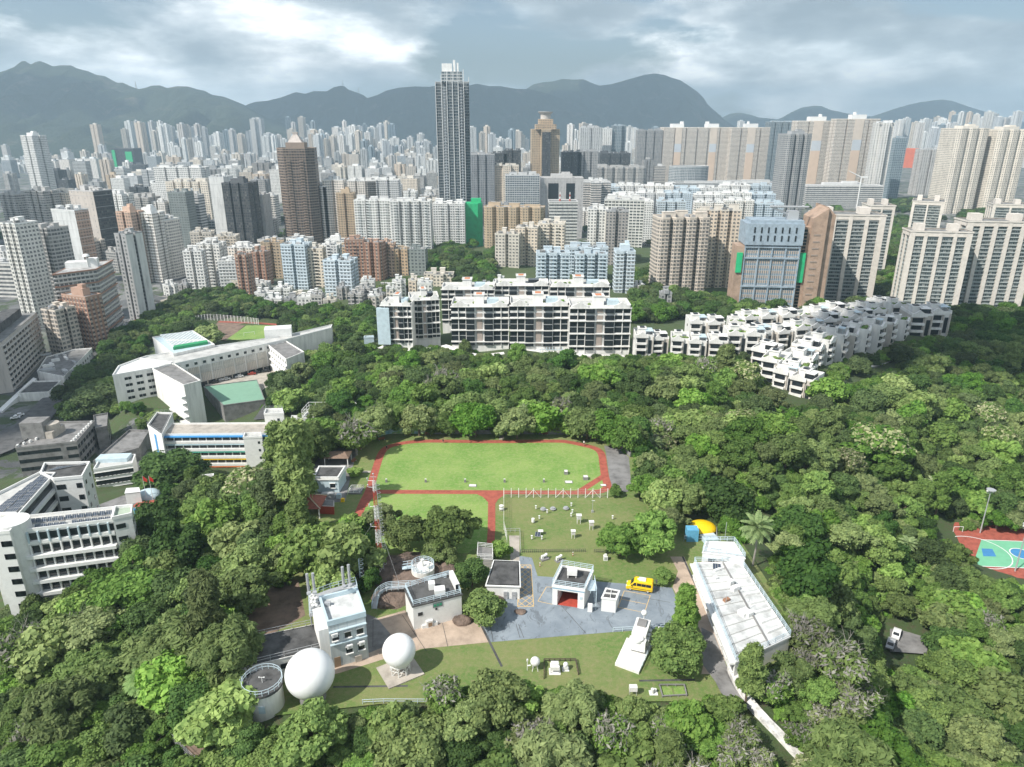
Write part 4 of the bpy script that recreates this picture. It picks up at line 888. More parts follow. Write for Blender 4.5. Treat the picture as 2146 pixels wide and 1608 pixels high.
MIDD=dict(white='white apartment block',white2='off-white apartment block',cream='cream apartment block',beige='beige apartment block',grey='grey apartment block',greyold='weathered grey apartment block',strip='white office with ribbon windows',grid='pale office with square windows',tan='tan apartment block',bluewhite='light blue apartment block',glass='glassy office block',dark='dark glass block',fargrey='pale grey block',farwhite='bright white block',farbeige='pale beige block')
def free_px(cx_,yt,yb):return not(1755<cx_<1965 and yb>418)and not(890<cx_<1035 and yb>505)
cntm=0
for(yb,yt0,yt1,step,x0,x1)in[(345,312,334,17,0,2146),(352,318,342,18,0,2146),(362,322,350,19,0,1700),(374,332,358,22,0,1400),(388,338,370,26,150,1390),(404,348,384,29,0,1390),(424,366,398,33,230,1280),(446,392,420,36,230,1240),(474,415,450,40,240,1240),(506,450,482,44,250,1050),(545,485,520,44,395,700),(575,520,548,48,-20,340),(630,560,590,55,-20,110)]:
 x=x0
 while x<x1:
  wpx=step*rc.uniform(0.75,1.25);cx_=x+wpx/2;x+=wpx+rc.uniform(0,step*.25)
  if not free_px(cx_,0,yb):continue
  if 560<cx_<660 and 430<yb<520:continue
  Yd=G(cx_,yb,CITYZ).y;p=atY(cx_,yb,Yd);dep=proj(p.x,p.y,p.z)[2];wm=wpx*dep/FPX
  if busy(p.x,Yd+wm*.3,wm*.45):continue
  far=yb<400
  st=rc.choices(['white','white2','cream','beige','grey','greyold','strip','grid','tan','bluewhite','glass','dark']if not far else['farwhite','fargrey','farbeige','white2','strip','glass','grid','dark','cream'],[5,4,3,2,2,4,2,1,1.5,1,1,.6]if not far else[6,4,3,3,2,1,1,.5,2])[0]
  tall=rc.random()<(.16 if far else .3)
  yt=rc.uniform(yt0,yt1)-(14 if tall else 0)
  o=tower(cx_,yt,wpx,yb,st,rc.choice(['rect','notch1','notch2','step','rect']),'x',yaw=rc.uniform(-14,10)-(8 if cx_<350 else 0),depth=rc.uniform(.5,.9),lod=2 if yb<440 else 0,name='city_block' if yb>=400 else 'distant_block',cat='building',group='city blocks in the middle distance' if yb>=400 else 'distant city blocks')
  auto.append((o,MIDD[st],cx_,(yt+yb)/2));cntm+=1
print('mid blocks',cntm,'far',len(auto)-cntm)
LOWS=[(548,612,40,634,'white'),(590,606,34,630,'white2'),(622,616,36,640,'cream'),(655,612,30,636,'white'),(760,622,34,640,'greyold'),(792,618,30,636,'grey'),(745,634,30,652,'greyold'),(782,632,26,648,'white'),(690,640,28,656,'cream'),(570,628,36,646,'white2'),(610,630,30,646,'grey'),(640,630,34,650,'white'),(665,638,26,654,'greyold'),(715,612,28,630,'grey'),(770,606,30,622,'white'),(805,604,26,620,'greyold'),(835,606,30,624,'white2'),(868,606,26,622,'cream'),(820,626,24,640,'white'),(890,612,30,628,'white'),(540,596,40,612,'white'),(500,598,30,612,'cream'),(1050,590,34,610,'white'),(1340,600,26,618,'white'),(1395,640,24,652,'grey'),(350,600,30,622,'white'),(385,606,24,628,'grey'),(1075,612,30,628,'cream'),(1020,600,30,620,'grey')]
for cx_,yt,w_,yb,st in LOWS:
 zq=onground(cx_,yb,-50).z-.3
 o=tower(cx_,yt,w_,yb,st,rc.choice(('rect','notch1','step')),'x',yaw=rc.uniform(-14,8),depth=.8,lod=0,zg=zq,H=rc.choice((7,10,13)),name='low_house',cat='house',group='low houses at the foot of the hillside row');auto.append((o,dict(white='low white house',white2='low off-white house',cream='low cream house',greyold='low weathered house',grey='low grey house')[st],cx_,yt))
autolabel(auto,LANDC)
def Za(x,y):return(x/2.923,750+y/2.923)
def ZB(x,y):return(x/2.6825,600+y/2.6825)
def ZC(x,y):return(x/3.577,400+y/3.577)
def ZL(x,y):return(750+x/3.577,500+y/3.577)
class Bld:
 def __init__(s,name,label,cat,px,zt,zb,wall=None,roof=None,parapet=0.9,pm=None,group=None):
  P=[G(a,b,zt)for a,b in px]
  ar=sum(P[i].x*P[(i+1)%len(P)].y-P[(i+1)%len(P)].x*P[i].y for i in range(len(P)))
  if ar<0:P.reverse()
  c=sum(P,Vector())/len(P);s.c=Vector((c.x,c.y,zb));s.zt,s.zb,s.h=zt,zb,zt-zb
  s.root=empty(name,s.c);tag(s.root,label,cat,group)
  s.p=[(q.x-c.x,q.y-c.y)for q in P];s.first=0
  wall=wall or M_WALLW;s.wm=wall
  s.part('wall',[wall,roof or M_LROOF],lambda q:q.prism(s.p,-4,s.h,0,1,centre=3.2))
  BPOLY.append([(q.x,q.y)for q in P])
  if parapet:
   def f(q):
    ring(q,s.p,s.h-.15,.12,parapet)
    n=len(s.p);cx_,cy_=0,0
    ins=[(a*(1-.35/max(.5,math.hypot(a,b))),b*(1-.35/max(.5,math.hypot(a,b))))for a,b in s.p]
    for i in range(n):
     j=(i+1)%n;t=s.h+parapet-.15
     q.poly([(s.p[i][0],s.p[i][1],t),(s.p[j][0],s.p[j][1],t),(ins[j][0],ins[j][1],t),(ins[i][0],ins[i][1],t)])
     q.poly([(ins[i][0],ins[i][1],t),(ins[j][0],ins[j][1],t),(ins[j][0],ins[j][1],s.h),(ins[i][0],ins[i][1],s.h)])
   s.part('parapet',pm or(wall if wall in(M_WALLW,M_WHITE,M_BLUEW,M_GREYC)else M_WALLW),f)
 def part(s,name,m,f,parent=None):
  q=MB();f(q);return q.build(name,m,parent or s.root)
 def edge(s,px,z=None):
  """index of the wall nearest to a picture point"""
  best=None
  for i in range(len(s.p)):
   j=(i+1)%len(s.p);mx,my=(s.p[i][0]+s.p[j][0])/2+s.c.x,(s.p[i][1]+s.p[j][1])/2+s.c.y
   u,v,_=proj(mx,my,s.zt if z is None else z);d=math.hypot(u-px[0],v-px[1])
   if best is None or d<best[0]:best=(d,i)
  return best[1]
 def wins(s,e,n,zs,w,h,m=None,margin=0.0,name='window',out=.12,u0=0.0,u1=1.0,sill=False):
  a,b=Vector(s.p[e]),Vector(s.p[(e+1)%len(s.p)]);d=b-a;L=d.length;d.normalize();nr=Vector((d.y,-d.x));an=math.atan2(d.y,d.x)
  q=MB();q.box((0,0,0),(w,out,h));me=q.mesh(name,m or M_GLASS);sm_=None
  if sill:q=MB();q.box((0,-.1,-.12),(w+.3,out+.3,.12));q.box((0,-.1,h),(w+.3,out+.3,.12));sm_=q.mesh('sill',M_WHITE)
  for k in range(n):
   f=u0+(u1-u0)*(margin+(1-2*margin)*(k+.5)/n);p=a+d*(L*f)+nr*.02
   for z in zs:
    o=link(bpy.data.objects.new(name,me),s.root);o.location=(p.x,p.y,z);o.rotation_euler=(0,0,an)
    if sm_ is not None:link(bpy.data.objects.new('sill',sm_),o)
 def band(s,e,z,h,out,m,name='band',u0=0.,u1=1.):
  a,b=Vector(s.p[e]),Vector(s.p[(e+1)%len(s.p)]);d=b-a;L=d.length*(u1-u0);a=a+d*u0;d.normalize();nr=Vector((d.y,-d.x));an=math.atan2(d.y,d.x);p=a+d*(L/2)+nr*(out/2)
  q=MB();q.box((p.x,p.y,z),(L,out,h),0,an);return q.build(name,m,s.root)
 def loc(s,px,z):g_=G(px[0],px[1],z);return(g_.x-s.c.x,g_.y-s.c.y,z-s.zb)
def rail_mb(q,pts,z,h=1.0,r=.035,step=1.8,closed=True,bars=2):
 n=len(pts)
 for i in range(n if closed else n-1):
  a,b=Vector((pts[i][0],pts[i][1],z)),Vector((pts[(i+1)%n][0],pts[(i+1)%n][1],z));L=(b-a).length
  for k in range(bars):zz_=Vector((0,0,h*(k+1)/bars));q.tube(a+zz_,b+zz_,r,n=4,caps=False)
  m_=max(1,round(L/step))
  for k in range(m_):p=a+(b-a)*k/m_;q.tube(p,p+Vector((0,0,h)),r*1.1,n=4)
M_SOLAR=facade('solar',(0.45,0.46,0.47),glass=(0.045,0.06,0.085),bay=1.0,fh=1.6,ww=.92,wh=.92,curtain=0,ac=0,rough=.5,grough=.12)
def quad_panel(B,px4,z,name,m,th=.12,rows=(3,1),gap=.12,tilt=.25):
 A=[Vector(B.loc(p,z))for p in px4]
 for i in range(rows[0]):
  for j in range(rows[1]):
   q=MB();f=lambda u,v:(A[0]*(1-u)+A[1]*u)*(1-v)+(A[3]*(1-u)+A[2]*u)*v
   u0,u1=(i+gap/2)/rows[0],(i+1-gap/2)/rows[0];v0,v1=(j+gap/2)/rows[1],(j+1-gap/2)/rows[1]
   P=[f(u0,v0),f(u1,v0),f(u1,v1),f(u0,v1)]
   for p,t in zip(P,(0.25,.25,.25+tilt,.25+tilt)):p.z+=t
   Lx,Ly=(P[1]-P[0]).length,(P[3]-P[0]).length
   q.poly(P,0,[(0,0),(Lx,0),(Lx,Ly),(0,Ly)]);q.poly([p-Vector((0,0,th))for p in reversed(P)],0)
   for k in range(4):q.poly([P[k]-Vector((0,0,th)),P[(k+1)%4]-Vector((0,0,th)),P[(k+1)%4],P[k]],0,[(0,0)]*4)
   q.build(name,m,B.root)
zt,zb=-4,-31
B=Bld('school_wing','white school wing with rows of solar panels and open corridors, lower left','school building',[Za(135,1068),Za(690,1000),Za(705,925),Za(120,985)],zt,zb,M_WHITE)
e=B.edge(Za(420,1040))
for k in range(5):
 z=B.h-3.6*(k+1)+.5
 B.band(e,z-.5-(0.0),.9,1.5 if k else .5,M_WHITE,'corridor_parapet');B.band(e,z+.5,2.0,.06,M_GLASS,'corridor_opening')
 if k<5:B.wins(e,9,[z],.35,3.0,M_BLUEW if k==0 else M_WHITE,name='column',out=1.2)
quad_panel(B,[Za(180,1022),Za(400,1000),Za(395,975),Za(185,995)],zt,'solar_panel',M_SOLAR,rows=(6,1))
quad_panel(B,[Za(210,1052),Za(410,1032),Za(405,1010),Za(215,1028)],zt,'solar_panel',M_SOLAR,rows=(5,1))
quad_panel(B,[Za(440,1028),Za(680,1000),Za(680,978),Za(440,1002)],zt,'solar_panel',M_SOLAR,rows=(6,1))
quad_panel(B,[Za(400,996),Za(690,965),Za(690,940),Za(400,972)],zt,'solar_panel',M_SOLAR,rows=(7,1))
B=Bld('school_block','white end block with grey-green roof at the tip of the solar wing','school building',[Za(690,990),Za(806,965),Za(812,912),Za(708,922)],zt+.8,zb,M_WHITE,mat('greenish_roof',(.35,.42,.33),.9,.2,.3))
B.wins(B.edge(Za(745,985)),4,[B.h-3-3.6*k for k in range(4)],.55,1.3,u0=.1,u1=.6);B.wins(B.edge(Za(812,940)),3,[B.h-3-3.6*k for k in range(4)],.7,1.2)
B=Bld('stair_tower','tall white stair tower with narrow slit windows cut by the left edge','school building',[Za(-70,1085),Za(60,1075),Za(128,1010),Za(100,960),Za(-60,965)],zt+1.5,zb,M_WHITE)
zs=[B.h-3.6-3.6*k for k in range(7)]
B.wins(B.edge(Za(0,1080)),12,zs,.5,1.5,u0=.5,u1=.95,name='window')
q=MB();p=B.loc(Za(85,1020),zt+1.5);q.cyl((p[0],p[1],-4),3.6,B.h+5.2,24);q.build('round_stair',M_WHITE,B.root)
B=Bld('school_wing','white school wing covered with large solar arrays receding to upper left','school building',[Za(-120,1010),Za(110,975),Za(340,716),Za(245,712),Za(-130,900)],zt,zb,M_WHITE)
quad_panel(B,[Za(-100,985),Za(90,965),Za(330,722),Za(255,722)],zt,'solar_panel',M_SOLAR,rows=(2,5),gap=.1)
e=B.edge(Za(230,850))
for k in range(5):B.band(e,B.h-3.6*(k+1)+.2,.9,1.0,M_WHITE,'corridor_parapet');B.band(e,B.h-3.6*(k+1)+1.1,2.0,.06,M_GLASS,'corridor_opening')
B=Bld('school_block','white six-storey block with dark flat roof behind the solar arrays','school building',[Za(330,752),Za(505,735),Za(552,648),Za(275,655),Za(250,712)],zt+.4,zb,M_WHITE,M_DROOF)
B.wins(B.edge(Za(420,745)),5,[B.h-3-3.7*k for k in range(6)],.6,1.5,u0=.05,u1=.35);B.wins(B.edge(Za(420,745)),2,[B.h-3-3.7*k for k in range(6)],.8,1.5,u0=.75,u1=.92);B.wins(B.edge(Za(530,690)),2,[B.h-3-3.7*k for k in range(6)],1.0,1.2)
quad_panel(B,[Za(262,705),Za(340,672),Za(535,662),Za(545,650)],zt+.4,'solar_panel',M_SOLAR,rows=(5,1))
B0=G(*Za(890,830),-28)
sheet('school_court',[Za(815,930),Za(925,915),Za(945,985),Za(830,1045)],mat('green_court',(.22,.36,.16),.9,.1,.5),0.0,z=-27.9)
sheet('school_court_apron',[Za(810,912),Za(840,885),Za(960,868),Za(960,912)],M_TRACK,0.0,z=-27.9)
sheet('school_court_key',[Za(815,925),Za(890,915),Za(830,968)],mat('blue_court',(.05,.22,.45),.9,.1,.5),0.03,z=-27.9)
sheet('school_yard',[Za(600,900),Za(760,840),Za(1000,820),Za(980,900),Za(960,1000),Za(830,1060)],M_GREYC,-.1,z=-27.9)
for px_,lab in((900,'tall pole with red flag, left of the two by the school court'),(938,'tall pole with red flag, right of the two by the school court')):
 g0=G(*Za(px_,870),-28);r=empty('flagpole',g0);tag(r,lab,'flagpole','flagpoles by the school court');q=MB();q.tube((0,0,0),(0,0,9),.09,.05);q.build('pole',M_WHITE,r)
 q=MB();q.poly([(0,0,9),(1.2,.2,7.6),(1.1,.3,6.4),(0,0,7.2)]);q.poly([(0,.04,7.2),(1.1,.34,6.4),(1.2,.24,7.6),(0,.04,9)]);q.build('flag',mat('flag_red',(.6,.03,.02),.7,.05,1),r)
B=Bld('store_shed','white box shed beside the flagpoles','shed',[Za(765,830),Za(858,820),Za(850,795),Za(775,800)],-24,-28,M_WHITE,M_WHITE,.2)
g0=G(*Za(915,845),-28);q=MB();q.sphere((0,0,0),3.2,16,8,0,0,sq=(1.3,1,.75));o=q.build('tarpaulin_tent',M_BLUEW,smooth=True);o.location=g0;tag(o,'pale blue dome-shaped tent right of the white box shed','tent')
B=Bld('school_block','white three-storey block with gridded sun screens left of the big tree','school building',[Za(575,690),Za(810,655),Za(830,600),Za(625,605)],-37,-52,M_WHITE)
e=B.edge(Za(690,672));B.wins(e,9,[B.h-3.2-3.4*k for k in range(4)],1.7,1.9,sill=True)
q=MB();p=B.loc(Za(700,625),-37);q.box((p[0],p[1],B.h),(12,5,1.6),0,.1);q.build('roof_tank',M_BLUEW,B.root)
B=Bld('flat_roof_hall','low hall with one big plain grey roof below the colour-striped school','building',[Za(575,640),Za(850,560),Za(915,452),Za(795,448)],-40,-52,M_GREYC,M_GREYC)
B=Bld('industrial_school','grey concrete block with white skylight dots on its roof, far lower left','building',[Za(98,560),Za(470,520),Za(580,395),Za(330,400),Za(100,545)],-35,-54,M_GREYC,M_GREYC,pm=M_GREYC)
e=B.edge(Za(280,545));B.wins(e,8,[B.h-3-3.6*k for k in range(4)],2.6,1.5,u0=.02,u1=.7);B.wins(e,1,[B.h-3-3.6*k for k in range(4)],4,1.5,u0=.8,u1=1)
e=B.edge(Za(530,460));B.wins(e,7,[B.h-3-3.6*k for k in range(4)],2.2,1.6)
for k in range(9):
 f=k/8;p=B.loc((Za(455+120*f,520-120*f)),-35);q=MB();q.box((p[0]-1,p[1],B.h),(.7,1.0,1.0));q.build('skylight',M_WHITE,B.root)
for k in range(6):
 f=k/5;p=B.loc((Za(110+190*f,545-70*f)),-35);q=MB();q.box((p[0],p[1],B.h),(.7,1.0,1.0));q.build('skylight',M_WHITE,B.root)
q=MB();p=B.loc(Za(235,480),-35);q.box((p[0],p[1],B.h),(9,7,7.5),0,.1);q.build('water_tower',M_GREYC,B.root)
q=MB();p=B.loc(Za(330,470),-35);q.box((p[0],p[1],B.h),(5,9,3));q.cyl((p[0],p[1],B.h+3),3,2.5,14);q.build('roof_house',M_CONC,B.root)
B=Bld('annex_block','narrow grey annex with open galleries behind the grey concrete block','building',[Za(585,440),Za(655,425),Za(660,345),Za(575,360)],-37,-54,M_GREYC,M_GREYC)
B.wins(B.edge(Za(658,390)),6,[B.h-3-3.6*k for k in range(4)],2,1.8)
zt,zb=-27,-49
B=Bld('striped_school','long white school with blue, green, yellow, orange and red floor bands','school building',[Za(990,476),Za(1680,470),Za(1690,405),Za(1050,410)],zt,zb,M_WHITE,M_CONC)
e=B.edge(Za(1300,472));cols=[(.06,.28,.6),(.5,.66,.72),(.1,.42,.32),(.75,.5,.02),(.7,.22,.08),(.55,.06,.05)]
for k in range(6):
 z=B.h-3.3*(k+1)
 B.band(e,z+.05+(1.6 if k<0 else 0),1.0,1.3,M_WHITE,'corridor_parapet');B.band(e,z+2.75,.45,1.35,mat('band_%d'%k,cols[k],.7,.08,.5),'colour_band');B.band(e,z+1.1,1.6,.05,M_GLASS,'corridor_opening')
 B.wins(e,14,[z+1.05],.35,1.7,M_WHITE,name='column',out=.9)
B=Bld('stair_tower','white stair tower with a blue stripe at the left end of the striped school','school building',[Za(905,422),Za(992,478),Za(1058,345),Za(965,342)],zt+1.5,zb,M_WHITE,M_DROOF)
e=B.edge(Za(950,450));B.band(e,B.h-10,8.5,.1,mat('band_0',(.06,.28,.6)),'blue_stripe',.42,.55);B.band(e,B.h-12,.8,.1,mat('band_4',(.7,.22,.08)),'colour_band',.1,.8)
B.part('roof_rail',M_METAL,lambda q:rail_mb(q,B.p,B.h+.8))
B=Bld('stair_tower','white stair tower projecting from the front of the striped school','school building',[Za(1490,495),Za(1605,490),Za(1600,465),Za(1500,468)],zt+1,zb,M_WHITE,M_LROOF)
B.part('roof_rail',M_METAL,lambda q:rail_mb(q,B.p,B.h+.8));B.wins(B.edge(Za(1548,493)),1,[B.h-3.3*k-2.5 for k in range(6)],.8,1.0,u0=.7,u1=.9)
B=Bld('roof_house','white box house with rooftop rail at the right end of the striped school','school building',[Za(1618,350),Za(1738,346),Za(1730,318),Za(1630,320)],zt+4.5,zb+4,M_WHITE,M_LROOF)
B.part('roof_rail',M_METAL,lambda q:rail_mb(q,B.p,B.h+.8));B.wins(B.edge(Za(1678,348)),1,[B.h-3],1,1.2,u0=.6,u1=.8)
B=Bld('school_block','white block with glazed roof cage behind the striped school','school building',[ZB(1700,745),ZB(2030,735),ZB(2000,700),ZB(1740,700)],-28,-46,M_WHITE,M_LROOF)
B.part('roof_cage',M_WHITE,lambda q:rail_mb(q,B.p,B.h,4.0,.1,3.0,bars=3));B.wins(B.edge(ZB(1860,742)),6,[B.h-3,B.h-6.5],3.2,1.6)
B=Bld('school_block','small white block with a yellow painted patch near the running field','school building',[ZB(1630,800),ZB(1800,800),ZB(1790,735),ZB(1640,735)],-30,-46,M_WHITE,M_LROOF)
B.band(B.edge(ZB(1715,800)),B.h-6,5.5,.1,mat('yellow_mural',(.8,.55,.03),.7,.2,.5),'mural',.25,.75)
B=Bld('covered_walk_roof','small ribbed grey roof among trees below the striped school','roof',[Za(1130,800),Za(1180,735),Za(1310,720),Za(1300,800)],-30,-36,M_WHITE,M_GREYC)
zt,zb=-26,-41
W1=Bld('long_school','very long low white school with ribbed lower walls and flat roof','school building',[ZC(1050,1262),ZC(1300,1305),ZC(2146,1120),ZC(2480,1035),ZC(2490,1010),ZC(2090,1100),ZC(1100,1245)],zt,zb,M_WALLW,M_LROOF,pm=M_WHITE)
e=W1 .edge(ZC(1720,1210));W1 .wins(e,14,[W1 .h-2.6],1.6,1.5,u0=.0,u1=1,sill=True)
rib=facade('ribbed_wall',(.60,.59,.56),glass=(.40,.39,.37),bay=.9,fh=9,ww=.3,wh=.95,curtain=0,ac=0)
for k in range(10):W1 .band(e,2.6,4.6,.3,rib,'ribbed_panel',k/10+.006,(k+1)/10-.006);W1 .band(e,7.5,3.8,.3,rib,'ribbed_panel',k/10+.006,(k+1)/10-.006)
W1 .band(e,-3,5.4,.1,M_GLASS,'undercroft');W1 .wins(e,14,[-3],.6,6.0,M_CONC,name='column',out=.6)
q=MB();p=W1 .loc(ZC(2090,1085),zt);q.box((p[0],p[1],W1 .h),(15,8,5),0,.25);q.build('roof_house',M_WHITE,W1 .root)
B=Bld('long_school_end','white left end of the long school with an angled roof point','school building',[ZC(845,1390),ZC(1180,1330),ZC(1300,1290),ZC(1045,1262),ZC(890,1320)],zt-.3,zb-2,M_WALLW,M_WHITE,pm=M_WHITE)
e=B.edge(ZC(1010,1360));B.wins(e,3,[B.h-3.2,B.h-6.6,B.h-10,B.h-13.4],1.5,1.4,u0=.15,u1=.9);B.wins(e,3,[B.h-3.2,B.h-6.6,B.h-10,B.h-13.4],1.5,1.4,u0=.23,u1=.98)
B=Bld('assembly_hall','white hall with ribbed glass roof and green edge strip','hall',[ZC(1145,1105),ZC(1300,1230),ZC(1610,1160),ZC(1445,1055)],-25,-45,M_WALLW,M_BLUEW)
B.part('ribbed_roof',facade('glass_ribs',(.66,.70,.70),glass=(.45,.52,.54),bay=2.2,fh=40,ww=.7,wh=.95,curtain=0,ac=0),lambda q:q.prism([tuple(B.loc(p,-25))[:2]for p in(ZC(1200,1090),ZC(1320,1190),ZC(1560,1140),ZC(1430,1065))][::1],B.h,B.h+1.0))
B.part('green_strip',mat('green_strip',(.03,.30,.12),.7,.1,.5),lambda q:q.prism([tuple(B.loc(p,-25))[:2]for p in(ZC(1300,1196),ZC(1560,1152),ZC(1555,1138),ZC(1310,1180))],B.h+.2,B.h+1.6))
B=Bld('sloping_roof_block','white block with grey sloping roof and open stair at left of the school car park','school building',[ZC(1145,1340),ZC(1300,1300),ZC(1505,1431),ZC(1380,1465)],-26,-48,M_WALLW,M_GREYC)
for k in range(5):B.band(B.edge(ZC(1260,1400)),2+3.5*k,.9,2.0,M_WHITE,'stair_landing',.5,1.0)
B=Bld('school_block','white block with grey sloping roof at the right of the school car park','school building',[ZC(2010,1160),ZC(2146,1270),ZC(2280,1215),ZC(2140,1130)],-27,-45,M_WALLW,M_GREYC)
e=B.edge(ZC(2080,1215));B.wins(e,8,[B.h-2.5,B.h-5.8,B.h-9.2],1.1,1.3)
for k in range(3):B.band(e,B.h-4.2-3.4*k,.8,.8,M_WHITE,'balcony')
sheet('school_car_park',[ZB(1150,545),ZB(1640,455),ZB(1620,560),ZB(1480,620),ZB(1160,600)],M_CONC,0.0,z=-40.6)
B=Bld('covered_court','flat green-roofed sports court on grey walls','court',[ZB(1145,565),ZB(1445,528),ZB(1488,640),ZB(1255,672)],-38,-46,M_GREYC,mat('court_green',(.20,.36,.26),.9,.05,.3),.5,pm=M_GREYC)
B=Bld('low_rooftop_plant','low grey roof crowded with ducts beside the hospital slab','building',[ZC(280,1360),ZC(480,1400),ZC(690,1185),ZC(560,1195),ZC(350,1250)],-48,-57,M_WALLW,M_GREYC)
rr=random.Random(3)
for k in range(16):p=B.loc(ZC(rr.uniform(330,560),rr.uniform(1230,1370)),-48);q=MB();q.box((p[0],p[1],B.h),(rr.uniform(1,7),rr.uniform(.8,2),rr.uniform(.8,1.8)),0,.7 if k%2 else-.8);q.build('duct',M_METAL if k%3 else M_WHITE,B.root)
B.wins(B.edge(ZC(600,1290)),12,[2,5.5],1.8,1.4)
B=Bld('low_clinic','low building with dark roof and white rim below the ducted roof','building',[Za(110,225),Za(300,215),Za(375,145),Za(200,150)],-49,-56,M_WALLW,M_DROOF)
B=Bld('covered_walkway','long thin white covered footbridge descending at the left edge','footbridge',[Za(-10,320),Za(12,330),Za(225,130),Za(205,122)],-50,-51.2,M_WHITE,M_WHITE,.3)
for k in range(6):p=B.loc(Za(10+36*k,310-34*k),-50);q=MB();q.box((p[0],p[1],-5.5),(.8,.8,5.5));q.build('column',M_CONC,B.root)
def road(name,pts,z,w,m=None,dash=True):
 P=smooth_path([G(a,b,z)for a,b in pts],6);ribbon(name,P,w,m or M_ASPH,.25,drape=True)
 if dash:
  q=MB();n=len(P)
  for i in range(0,n-1,2):ribbon('',[P[i],P[i]+(P[i+1]-P[i])*.6],.25,None,.262,mb=q,drape=True)
  o=q.build(name+'_lane_marks',M_WHITE);o['kind']='structure'
road('main_road',[Za(-300,760),Za(60,600),Za(330,350),ZC(520,1500),ZC(720,1330),ZC(850,1200),ZC(950,1060),ZC(1060,960),ZC(1180,900),ZC(1300,760),ZC(1370,640)],-57,15)
road('service_road',[Za(1754,250),Za(1690,310),Za(1640,380),Za(1600,480)],-44,5,dash=False)
road('villa_road',[(1000,776),(1150,775),(1330,770),(1510,773),(1560,800)],-29,5,dash=False)
sheet('pavement_crossing',[Za(290,385),Za(400,392),Za(395,360),Za(315,362)],M_YLINE,.6,z=-56.4)
P=[G(*ZC(1040,800),-50),G(*ZC(1350,812),-50)]
r=empty('flyover',P[0]);tag(r,'pale concrete flyover crossing above the main road beside dark trees','bridge')
q=MB();ribbon('',[Vector((0,0,0)),P[1]-P[0]],14,None,0,mb=q,thick=1.6);q.build('deck',M_CONC,r)
for f in(.15,.55,.9):
 q=MB();p=(P[1]-P[0])*f;q.box((p.x,p.y,-8),(2,4,6.6));q.build('pier',M_CONC,r)
sheet('pitch_grass',[ZC(1690,1125),ZC(1850,1010),ZC(2146,1015),ZC(2200,1060),ZC(2050,1110)],M_FIELD,.3,z=-49.5)
sheet('pitch_earth',[ZC(1560,1100),ZC(1640,975),ZC(1850,1000),ZC(1700,1128)],M_DIRT,.25,z=-49.5)
ribbon('pitch_track',smooth_path([G(*ZC(*p),-49.5)for p in[(1640,985),(1850,992),(2050,1005),(2240,1030)]],4),4,M_TRACK,.4)
r=empty('goal',G(*ZC(1870,1085),-49.5));tag(r,'white goal frame on the grass pitch behind the long school','goal')
q=MB();q.tube((-3.6,0,0),(-3.6,0,2.4),.12);q.tube((3.6,0,0),(3.6,0,2.4),.12);q.tube((-3.6,0,2.4),(3.6,0,2.4),.12);q.build('frame',M_WHITE,r);r.rotation_euler.z=.5
r=empty('pitch_fence',G(*ZC(1700,985),-49.5));tag(r,'tall white slatted fence running along the far side of the pitch','fence');o0=Vector(r.location)
F_=smooth_path([G(*ZC(*p),-49.5)-o0 for p in[(1410,1000),(1560,972),(1760,985),(1940,1005)]],8)
for k,p in enumerate(F_):q=MB();q.box((p.x,p.y,0),(.35,.35,5));q.build('post',M_WHITE,r)
q=MB()
for a,b in zip(F_,F_[1:]):
 for z in(.6,1.6,2.6,3.6,4.6):q.tube(a+Vector((0,0,z)),b+Vector((0,0,z)),.07,n=4)
q.build('rails',M_WHITE,r)
zc=-34.9
PP=lambda a,b:(1500+a/2.644,1000+b/2.644)
sheet('court_surround',[PP(1180,250),PP(1900,290),PP(1900,600),PP(1480,540),PP(1250,330)],M_TRACK,0.55,z=zc)
sheet('court_floor',[PP(1470,355),PP(1900,372),PP(1900,525),PP(1420,500)],mat('mint_court',(.17,.46,.28),.9,.06,.4),0.6,z=zc)
sheet('court_key_area',[PP(1470,405),PP(1530,408),PP(1552,450),PP(1480,448)],mat('blue_court',(.05,.22,.45)),.63,z=zc)
q=MB();g0=G(*PP(1690,435),zc)
for rr_,cc_ in((3.0,(1690,435)),(9,(1450,425))):
 g1=G(*PP(*cc_),zc);ribbon('',[g1+Vector((rr_*math.cos(t),rr_*math.sin(t),0))for t in[2*math.pi*k/32 for k in range(32)]],.3,None,.66,closed=True,mb=q)
ribbon('',[G(*PP(1450,503),zc),G(*PP(1900,522),zc)],.3,None,.65,mb=q);ribbon('',[G(*PP(1470,357),zc),G(*PP(1900,374),zc)],.3,None,.65,mb=q)
o=q.build('court_lines',M_WHITE);o['kind']='structure'
q=MB();q.cyl((g0 .x,g0 .y,zc+.62),2.8,.02,24);o=q.build('court_centre_circle',mat('blue_court',(.05,.22,.45)));o['kind']='structure'
def flood(px_,py_,z,h,lab,cl=8):
 g_=G(px_,py_,z);r=empty('floodlight_mast',g_);tag(r,lab,'floodlight');q=MB();q.tube((0,0,0),(0,0,h),.22,.12,8);q.build('pole',M_METAL,r)
 q=MB();q.tube((-1.5,0,h),(1.5,0,h),.08);q.tube((-1.2,0,h-.8),(1.2,0,h-.8),.08);q.cyl((0,0,h+.2),1.3,.25,12);q.build('crossarm',M_METAL,r)
 for k in range(4):q=MB();q.box((-1.2+.8*k,-.2,h-.2),(.55,.3,.5));q.build('lamp',M_WHITE,r)
flood(*PP(1462,318),zc,16,'tall grey floodlight mast with disc top left of the ball court')
flood(*PP(1655,530),zc,16,'tall floodlight mast standing in front of the ball court')
r=empty('goal',G(*PP(1340,305),zc+.5));tag(r,'small white goal at the shaded end of the red court','goal');q=MB();q.tube((-1.5,0,0),(-1.5,0,2),.08);q.tube((1.5,0,0),(1.5,0,2),.08);q.tube((-1.5,0,2),(1.5,0,2),.08);q.build('frame',M_WHITE,r)
